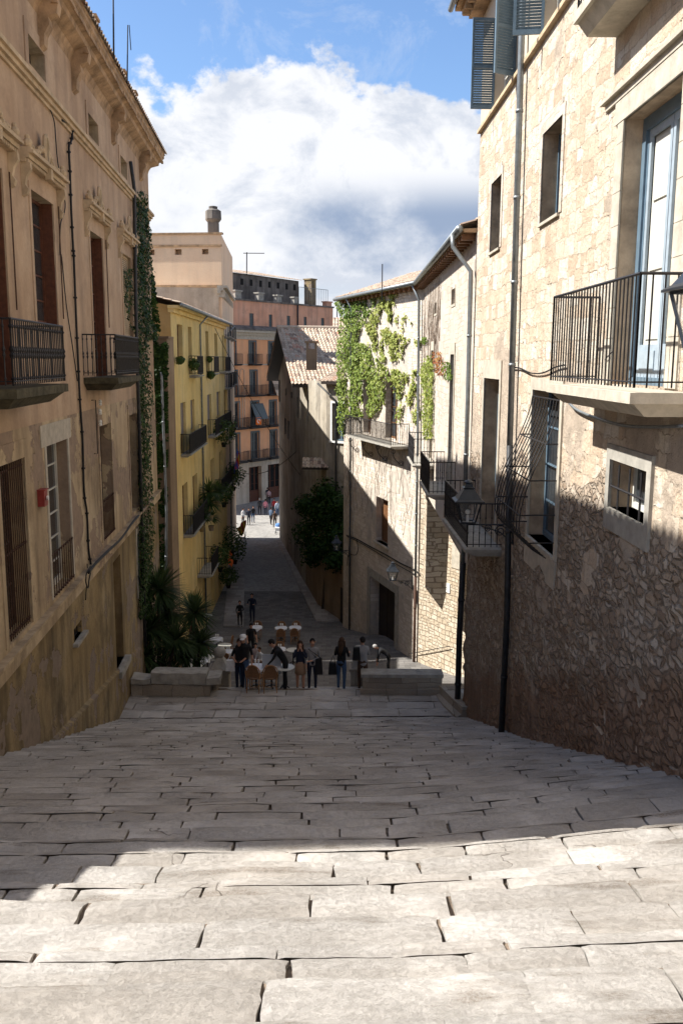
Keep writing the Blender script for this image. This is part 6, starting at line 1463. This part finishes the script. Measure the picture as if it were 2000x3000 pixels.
for i,(x,y,cl,chs,lb_) in enumerate(TB):
    g_=solve(x,y,.75 if i!=14 else 1.0)
    first=tp is None
    if first: tp=table_proto(1)
    o=place(tp,g_,ru(0,2),lb_ if len(lb_.split())>4 else lb_+' group','cafe tables on the square',first)
    if i==14: o.scale=(1,1,1.35)
    if cl:
        if clm is None: c=cloth_proto().build('tablecloth',M.cloth); clm=c
        else: c=clm.copy(); COL.objects.link(c)
        c.location=g_; c.rotation_euler=(0,0,ru(-.15,.15)); tag(c,'white cloth on the '+lb_,'tablecloth','white cloths on the cafe tables')
        for k in (-1,1):
            if glm is None: gl=glass_proto().build('wine_glass',M.white); glm=gl
            else: gl=glm.copy(); COL.objects.link(gl)
            gl.location=g_+Vector((.05*k+.02,.10,.754)); tag(gl,'small pale glass standing on a white clothed cafe table','glass','glasses on the cafe tables')
    for ch in chs:
        d,rz,w_={'b':((0,.52),0,'behind'),'c':((0,-.55),math.pi,'in front of'),'r':((.58,.08),-math.pi/2,'right of'),'l':((-.58,.0),math.pi/2,'left of')}[ch]
        p=Vector((g_.x+d[0],g_.y+d[1],0)); p.z=gxy(p.x,p.y)
        first=chp is None
        if first: chp=chair_proto()
        place(chp,p,rz+ru(-.15,.15),'cane bistro chair '+w_+' the '+lb_,'bistro chairs on the square',first)
g_=solve(800,1938,1.1); m=MB(); m.hexa([(g_.x-.28,g_.y,g_.z+.5),(g_.x+.28,g_.y,g_.z+.5),(g_.x+.28,g_.y+.03,g_.z+.5),(g_.x-.28,g_.y+.03,g_.z+.5),(g_.x-.30,g_.y+.1,g_.z+1.1),(g_.x+.30,g_.y+.1,g_.z+1.1),(g_.x+.30,g_.y+.13,g_.z+1.1),(g_.x-.30,g_.y+.13,g_.z+1.1)]); 
mb_=thing('menu_board',g_,'pale grey menu board standing behind the nearest tables','sign'); m.build('board',simple('pale_board',(.42,.45,.48),.6,.05),mb_)
for k in (-1,1): m=MB(); m.tube([(g_.x+.2*k,g_.y,g_.z),(g_.x+.2*k,g_.y+.05,g_.z+.6)],.015,5); m.build('leg',M.iron,mb_)
# ================================================================ people
def cmat(n,c,r=.85): 
    m=bpy.data.materials.get(n)
    return m or simple(n,c,r,.12,12)
K={'black':(.012,.012,.014),'navy':(.015,.02,.04),'darkgrey':(.04,.04,.045),'jeans':(.05,.09,.17),'grey':(.26,.25,.25),'white':(.7,.7,.7),'pink':(.62,.24,.30),'red':(.36,.03,.035),'floral':(.42,.34,.33),'tan':(.30,.19,.12),'denim':(.09,.13,.20),'brown':(.07,.04,.025),'hairdark':(.012,.009,.008),'hairbrown':(.05,.025,.013),'hairgrey':(.35,.34,.33),'skin':(.45,.24,.16),'skin2':(.36,.18,.12),'lightpink':(.55,.38,.38),'blue':(.10,.22,.48),'lightblue':(.40,.48,.58)}
def km(k): return cmat('cloth_'+k if 'hair' not in k and 'skin' not in k else k,K[k],.55 if 'skin' in k else .85)
def person(loc,h,rz,label,top='black',bottom='navy',skin='skin',hair='hairdark',hl='short',pose='stand',sleeve='long',shoe='black',legs='long',cap=None,female=True,eyes=True,lean=0,group='people on the square'):
    S_=h/1.75; t=thing('person',loc,label,'person',group,rz)
    J={};R_={};E_=[];cl={}
    def v(n,p,r,par=None,c=None): J[n]=Vector(p)*S_; R_[n]=r*S_; 
    def e(a,b,c): E_.append((a,b)); cl[(a,b)]=c
    seated=pose=='sit'; bent=pose=='bend'
    hipz=.93 if not seated else .50
    v('pel',(0,0,hipz),.135 if female else .125)
    # torso direction
    la=math.radians({'bend':62,'wipe':48,'sit':8}.get(pose,3)+lean)
    def tor(d,x=0,y=0): # along the spine, x sideways, y forward(-y)
        return (x,-(d*math.sin(la)+y*math.cos(la)),hipz+d*math.cos(la)-y*math.sin(la))
    v('wai',tor(.16),.115 if female else .13); v('che',tor(.36),.135 if female else .15); v('nk0',tor(.50),.075); v('nk1',tor(.555),.052); hd=.0 if pose not in('bend','wipe') else .05
    v('jaw',tor(.61,0,.025),.066); v('hed',tor(.69,0,.010),.088); v('crn',tor(.765,0,-.005),.062); v('nos',tor(.665,0,.105),.014)
    for a,b,c in (('pel','wai',0),('wai','che',0),('che','nk0',0),('nk0','nk1',1),('nk1','jaw',1),('jaw','hed',1),('hed','crn',1),('hed','nos',1)): e(a,b,c)
    lc=2 if legs=='long' else 1
    for sx,n in ((-1,'L'),(1,'R')):
        v('hip'+n,(sx*.095,0,hipz-.06),.095)
        st=.10*sx if pose=='walk' else .02*sx
        if seated: v('kne'+n,(sx*.12,-.46,hipz-.02),.066); v('ank'+n,(sx*.12,-.50,.08),.045); v('toe'+n,(sx*.13,-.66,.03),.034)
        else: v('kne'+n,(sx*.10,-.02-st*.8,.49),.062); v('ank'+n,(sx*.10,.02-st*1.3,.085),.042); v('toe'+n,(sx*.115,-.13-st*1.3,.03),.034)
        v('thi'+n,(J['hip'+n]/S_*.55+J['kne'+n]/S_*.45),.080)
        e('pel','hip'+n,2 if legs!='skirt' else 4); e('hip'+n,'thi'+n,2 if legs=='long' else 4); e('thi'+n,'kne'+n,lc if legs=='long' else 1); e('kne'+n,'ank'+n,lc); e('ank'+n,'toe'+n,3)
        sw=.165 if female else .195
        v('sho'+n,tor(.455,sx*sw),.058)
        ac=0 if sleeve in('long','short') else 1; fc=0 if sleeve=='long' else 1
        sh=Vector(tor(.455,sx*sw))
        if pose in('stand','walk'): el=sh+Vector((sx*.07,.03-.05*(sx if pose=='walk' else 0),-.27)); wr=el+Vector((sx*.0,-.07,-.235)); hn=wr+Vector((0,-.02,-.08))
        elif pose=='camera': el=sh+Vector((sx*.09,.02,-.26)); wr=Vector((sx*.085,-.27,sh.z-.34)); hn=Vector((sx*.035,-.31,sh.z-.33))
        elif pose=='phone': el=sh+Vector((sx*.05,-.16,-.20)); wr=Vector((sx*.07,-.24,sh.z+.06)); hn=Vector((sx*.035,-.25,sh.z+.14))
        elif pose=='cross': el=sh+Vector((sx*.07,.0,-.27)); wr=(Vector((-.02,-.20,sh.z-.33)) if sx>0 else Vector((-.20,-.10,sh.z-.48))); hn=wr+(Vector((-.08,-.02,.0)) if sx>0 else Vector((0,-.03,-.08)))
        elif pose=='hold': el=sh+Vector((sx*.06,-.03,-.26)); wr=el+Vector((-sx*.05,-.22,.02)); hn=wr+Vector((-sx*.02,-.07,.02))
        elif pose=='sit': el=sh+Vector((sx*.06,-.08,-.25)); wr=Vector((sx*.10,-.32,sh.z-.40)); hn=Vector((sx*.06,-.39,sh.z-.42))
        elif pose=='bend': el=sh+Vector((sx*.03,-.06,-.26)); wr=el+Vector((0,-.04,-.24)); hn=wr+Vector((0,-.02,-.08))
        else: el=sh+Vector((sx*.03,-.12,-.24)); wr=el+Vector((0,-.16,-.16)); hn=wr+Vector((0,-.06,-.05))
        v('elb'+n,el,.040); v('wri'+n,wr,.027); v('han'+n,hn,.030)
        e('che','sho'+n,0); e('sho'+n,'elb'+n,ac); e('elb'+n,'wri'+n,fc); e('wri'+n,'han'+n,1)
        dh=(hn-wr).normalized(); sd=dh.cross(Vector((0,0,1))) if abs(dh.z)<.8 else Vector((0,1,0)); sd=sd.normalized(); fr=Vector(hn)
        cu=dh.cross(sd)*(.02 if pose!='stand' else .012)
        for k,(o_,l_) in enumerate(((-.024,.062),(-.008,.074),(.008,.070),(.024,.055))):
            a_='f%d%s'%(k,n); v(a_,fr+sd*o_*1.1+dh*.035,.0095); v(a_+'t',fr+sd*o_*1.3+dh*(.035+l_)+cu,.0075); e('han'+n,a_,1); e(a_,a_+'t',1)
        v('th'+n,Vector(wr)*.45+fr*.55+sd*.040,.0105); v('th2'+n,Vector(wr)*.1+fr*.9+sd*.058+dh*.03,.008); e('han'+n,'th'+n,1); e('th'+n,'th2'+n,1)
    names=list(J); idx={n:i for i,n in enumerate(names)}
    me=bpy.data.meshes.new('body'); me.from_pydata([tuple(J[n]) for n in names],[(idx[a],idx[b]) for a,b in E_],[])
    ob=bpy.data.objects.new('body_tmp',me); COL.objects.link(ob)
    md=ob.modifiers.new('s','SKIN'); 
    for i,n in enumerate(names): sv=me.skin_vertices[0].data[i]; sv.radius=(R_[n],R_[n]*(.78 if n in('wai','che','pel') else 1)) ; sv.use_root=(n=='pel')
    for n in ('wai','che','pel'): me.skin_vertices[0].data[idx[n]].radius=(R_[n]*1.12,R_[n]*.85)
    md2=ob.modifiers.new('u','SUBSURF'); md2.levels=1; md2.render_levels=1
    dg=bpy.context.evaluated_depsgraph_get(); m2=bpy.data.meshes.new_from_object(ob.evaluated_get(dg)); bpy.data.objects.remove(ob)
    m2.materials.clear()
    skm=km(skin); mats=[km(top),skm,km(bottom),km(shoe),km(bottom)]
    for q in mats: m2.materials.append(q)
    segs=[(J[a],J[b],R_[a],R_[b],cl[(a,b)]) for a,b in E_]
    for p in m2.polygons:
        c=p.center; best=9;bi=0
        for A_,B_,ra1,rb1,k in segs:
            ab=B_-A_; tt=max(0,min(1,(c-A_).dot(ab)/max(1e-9,ab.dot(ab)))); dd=(c-(A_+ab*tt)).length-(ra1*(1-tt)+rb1*tt)
            if dd<best: best=dd;bi=k
        p.material_index=bi; p.use_smooth=True
    bo=bpy.data.objects.new('body',m2); COL.objects.link(bo); bo.parent=t
    hc=J['hed']; up_=(J['crn']-J['jaw']).normalized(); fw=(J['nos']-J['hed']).normalized(); r0=.098*S_
    if not cap and hair:
        m=MB(); b0=len(m.v); n1,n2=12,8
        rt=up_.cross(fw).normalized(); fo=rt.cross(up_).normalized()
        cen=hc+up_*.022*S_-fo*.012*S_
        for j in range(n2+1):
            th=math.pi*.62*j/n2
            for i in range(n1):
                a=2*math.pi*i/n1; f_=math.cos(a); th2=th*(.60 if f_>.55 else (.85 if f_>0 else 1.12))
                m.v.append(tuple(cen+up_*math.cos(th2)*r0*1.12+(fo*math.cos(a)*1.06+rt*math.sin(a)*.92)*math.sin(th2)*r0))
        for j in range(n2):
            for i in range(n1): m.f.append((j*n1+i,j*n1+(i+1)%n1,(j+1)*n1+(i+1)%n1,(j+1)*n1+i)); m.m.append(0)
        if hl=='long':
            q=[hc-fo*.06*S_,J['nk1']-fo*.075*S_,J['nk0']-fo*.10*S_+Vector((0,0,-.02)),J['che']-fo*.155*S_+Vector((0,0,.06*S_)),J['che']-fo*.15*S_-Vector((0,0,.08*S_))]
            m.tube(q,[.075*S_,.085*S_,.085*S_,.065*S_,.02*S_],8)
            for sg in (-1,1): m.tube([hc+rt*sg*.085*S_,J['nk1']+rt*sg*.09*S_,J['nk0']+rt*sg*.10*S_+fo*.03*S_,J['che']+rt*sg*.09*S_+fo*.10*S_],[.03*S_,.036*S_,.034*S_,.012*S_],6)
        elif hl=='bun': m.ball(cen-fo*r0*1.1+up_*.02,.045*S_,8,6)
        m2_=m.v; inv=None
        me_=bpy.data.meshes.new('hair'); me_.from_pydata(m.v,[],m.f); me_.materials.append(km(hair)); me_.polygons.foreach_set('use_smooth',[True]*len(me_.polygons)); ho=bpy.data.objects.new('hair',me_); COL.objects.link(ho); ho.parent=t
    def child(m,nm,mat):
        me_=bpy.data.meshes.new(nm); me_.from_pydata([tuple(q) for q in m.v],[],m.f); me_.materials.append(mat); me_.polygons.foreach_set('use_smooth',[True]*len(me_.polygons)); o=bpy.data.objects.new(nm,me_); COL.objects.link(o); o.parent=t; return o
    if cap:
        m=MB(); m.lathe(hc+Vector((0,0,.0)),[(.103*S_,.02),(.105*S_,.06),(.08*S_,.11),(.02*S_,.125)],12); m.hexa([hc+Vector((-.07,-.08,.015)),hc+Vector((.07,-.08,.015)),hc+Vector((.055,-.20,.0)),hc+Vector((-.055,-.20,.0)),hc+Vector((-.07,-.08,.035)),hc+Vector((.07,-.08,.035)),hc+Vector((.055,-.20,.012)),hc+Vector((-.055,-.20,.012))]); child(m,'cap',km(cap))
    if legs=='skirt':
        m=MB(); m.lathe((0,0,.60*S_),[(.20*S_,0),(.17*S_,.2*S_),(.125*S_,.42*S_)],14); child(m,'skirt',km(bottom))
    if eyes:
        rt=up_.cross(fw).normalized()
        for sg in (-1,1): m=MB(); m.ball(J['hed']+fw*.083*S_+rt*sg*.032*S_+up_*.004,.0095*S_,6,4); child(m,'eye',km('hairdark'))
        for sg in (-1,1): m=MB(); m.ball(J['hed']+rt*sg*.088*S_-fw*.005,.018*S_,6,4,sz=1.5); child(m,'ear',km(skin))
    return t,J,S_
def at_head(x,y,h): return solve(x,y,h)
def P_(x,y,h,rz,label,hh=None,**k):
    g_=solve(x,y,h if hh is None else hh); return person(g_,h,rz,label,**k)
def bag(p,size,mat,label,strap=None,name='handbag'):
    m=MB(); p=Vector(p); w_,d_,h_=size; t=thing(name,p-Vector((0,0,h_/2)),label,'bag','bags carried on the square')
    m.hexa([p+Vector((sx*w_/2*(1 if sz<0 else .8),sy*d_/2,sz*h_/2)) for sz in (-1,1) for sx,sy in ((-1,-1),(1,-1),(1,1),(-1,1))]); m.build('bag_body',mat,t)
    if strap: m=MB(); m.tube([p+Vector((-w_*.3,0,h_/2)),strap,p+Vector((w_*.3,0,h_/2))],.012,5); m.build('strap',mat,t)
pi=math.pi; D2=math.radians
t,J,s=P_(706,1899,1.66,0,'woman in a black v-neck top looking down at the camera in her hands',pose='camera',top='black',bottom='navy',hair='hairbrown',sleeve='short'); l=t.location
bag(l+Vector((-.28,.02,.78)),(.30,.14,.34),km('white'),'white and red shoulder bag of the woman in the v-neck top',l+Vector((-.14,0,1.36)))
m=MB(); c=l+Vector((0,-.31*s,J['shoL'].z-.33*s)); m.box(tuple(c+Vector((-.05,-.03,-.03))),tuple(c+Vector((.05,.03,.04)))); m.tube([c+Vector((0,-.03,0)),c+Vector((0,-.08,0))],.028,10); tag(m.build('camera',km('black'),origin=c),'small black camera held by the woman in the v-neck top','camera')
P_(717,1880,1.80,D2(-5),'man in a white cap and black t-shirt close behind the v-neck woman',pose='walk',top='black',bottom='jeans',sleeve='short',cap='white',female=False)
P_(737,1827,1.80,D2(15),'waiter in a black shirt leaning beside the left cafe tables',pose='wipe',top='black',bottom='black',sleeve='short',female=False,lean=-30,hh=1.72)
P_(752,1884,1.68,D2(10),'seated woman in a pale floral blouse in front of the waiter',hh=1.27,pose='sit',top='floral',bottom='darkgrey',hair='hairdark')
P_(768,1898,1.55,D2(-40),'small seated figure with white sleeves beside the floral blouse',hh=1.15,pose='sit',top='white',bottom='darkgrey',hair='hairbrown')
P_(840,1893,1.80,D2(-80),'waiter all in black bending left to wipe a bare table',hh=1.50,pose='wipe',top='black',bottom='black',female=False,lean=-12)
P_(884,1910,1.60,0,'girl in a navy vest holding a phone up to her face',pose='phone',top='navy',bottom='tan',legs='skirt',hair='hairbrown',hl='long')
t,J,s=P_(919,1907,1.68,D2(8),'woman in a grey sweater with a dark coat over her arm',pose='cross',top='grey',bottom='navy',hair='hairdark',hl='bun'); l=t.location
bag(l+Vector((.20,-.08,.80)),(.24,.12,.50),km('black'),'dark coat hanging from the arm of the grey sweater woman',l+Vector((-.12,-.1,1.36)),'coat')
t,J,s=P_(1004,1887,1.70,D2(165),'long haired woman in a black top and blue jeans seen from behind',pose='hold',top='black',bottom='jeans',hair='hairbrown',hl='long'); l=t.location
bag(l+Vector((-.27,-.05,.72)),(.26,.12,.36),km('black'),'black handbag hanging beside the blue jeans',l+Vector((-.24,0,1.12)))
t,J,s=P_(1067,1890,1.72,D2(200),'person in a pale top with a black backpack behind the right stone ball',pose='hold',top='grey',bottom='brown',hair='hairdark'); l=t.location
bag(l+Vector((-.20,-.12,1.22)),(.24,.14,.40),km('black'),'black backpack worn by the person behind the right stone ball',None,'backpack')
p=solve(1143,1902,1.20); person(p,1.82,D2(-90),'bald man in a black jacket bending over behind the right parapet',pose='bend',top='black',bottom='black',hair='hairgrey',female=False,lean=-2)
P_(592,1862,1.75,D2(150),'person in a denim shirt half hidden by the smaller yucca',pose='stand',top='denim',bottom='navy',hair='hairdark',female=False)
P_(705,1762,1.62,D2(10),'shorter dark figure of the two standing at the top of the shaded street',pose='cross',top='black',bottom='black',group='people in the street')
P_(741,1741,1.80,D2(-10),'taller man in a navy jacket of the two standing in the shaded street',pose='hold',top='navy',bottom='navy',female=False,group='people in the street')
Z8=lambda x,y:(680+x/8.71,1400+y/8.71)
for x,y,h,rz,lb_,kw in ((700,540,1.75,200,'grey haired person in dark clothes on the shaded far street',dict(top='darkgrey',bottom='black',hair='hairgrey',pose='walk')),
 (845,560,1.7,170,'person in a bright pink shirt on the shaded far street',dict(top='pink',bottom='navy')),
 (1065,540,1.7,0,'person in a red top near the right house corner',dict(top='red',bottom='black')),
 (1145,590,1.7,20,'person in white and blue at the right house corner',dict(top='lightblue',bottom='jeans')),
 (985,765,1.75,150,'person in a grey blue top in the sunlit street, beside the dark red one',dict(top='denim',bottom='black',pose='walk')),
 (1085,840,1.7,10,'person in a dark red top walking in the sunlit street',dict(top='brown',bottom='black',pose='walk')),
 (530,730,1.75,30,'person in black with a red badge in the sunlit street',dict(top='black',bottom='jeans')),
 (425,790,1.7,0,'person in navy with a white scarf in the sunlit street',dict(top='navy',bottom='navy',cap=None)),
 (270,790,1.7,60,'person with sunlit white shoulders at the left edge of the street',dict(top='white',bottom='darkgrey')),
 (895,260,1.75,180,'dark figure by the shopfront of the salmon building',dict(top='navy',bottom='black')),
 (930,300,1.7,180,'person in a pale pink top by the salmon building shopfront',dict(top='lightpink',bottom='black'))):
    q=Z8(x,y); kw=dict(kw); g_=solve(q[0],q[1],h,60,108)
    if g_.y>100: g_.y=min(g_.y,97); g_=Vector((W(q[0],q[1],96).x,96,gz(96)))
    person(g_,h,D2(rz),lb_,eyes=False,group='people in the street',**kw)
g_=solve(*Z8(1175,1170),1.0,60,100); g_.y-=0
pr_=thing('pushchair',g_,'small pushchair with a blue hood at the right house corner','pushchair')
m=MB(); m.ball(g_+Vector((0,.1,.72)),.30,10,8,sz=.9); m.build('hood',km('blue'),pr_); m=MB(); m.hexa([g_+Vector(q) for q in ((-.22,-.35,.32),(.22,-.35,.32),(.22,.3,.40),(-.22,.3,.40),(-.24,-.4,.60),(.24,-.4,.60),(.24,.3,.75),(-.24,.3,.75))]); m.build('seat',km('white'),pr_)
for sx in (-1,1):
    for sy in (-1,1): m=MB(); c=g_+Vector((sx*.24,sy*.3,.12)); m.tube([c-Vector((.02,0,0)),c+Vector((.02,0,0))],.12,10); m.build('wheel',km('black'),pr_)
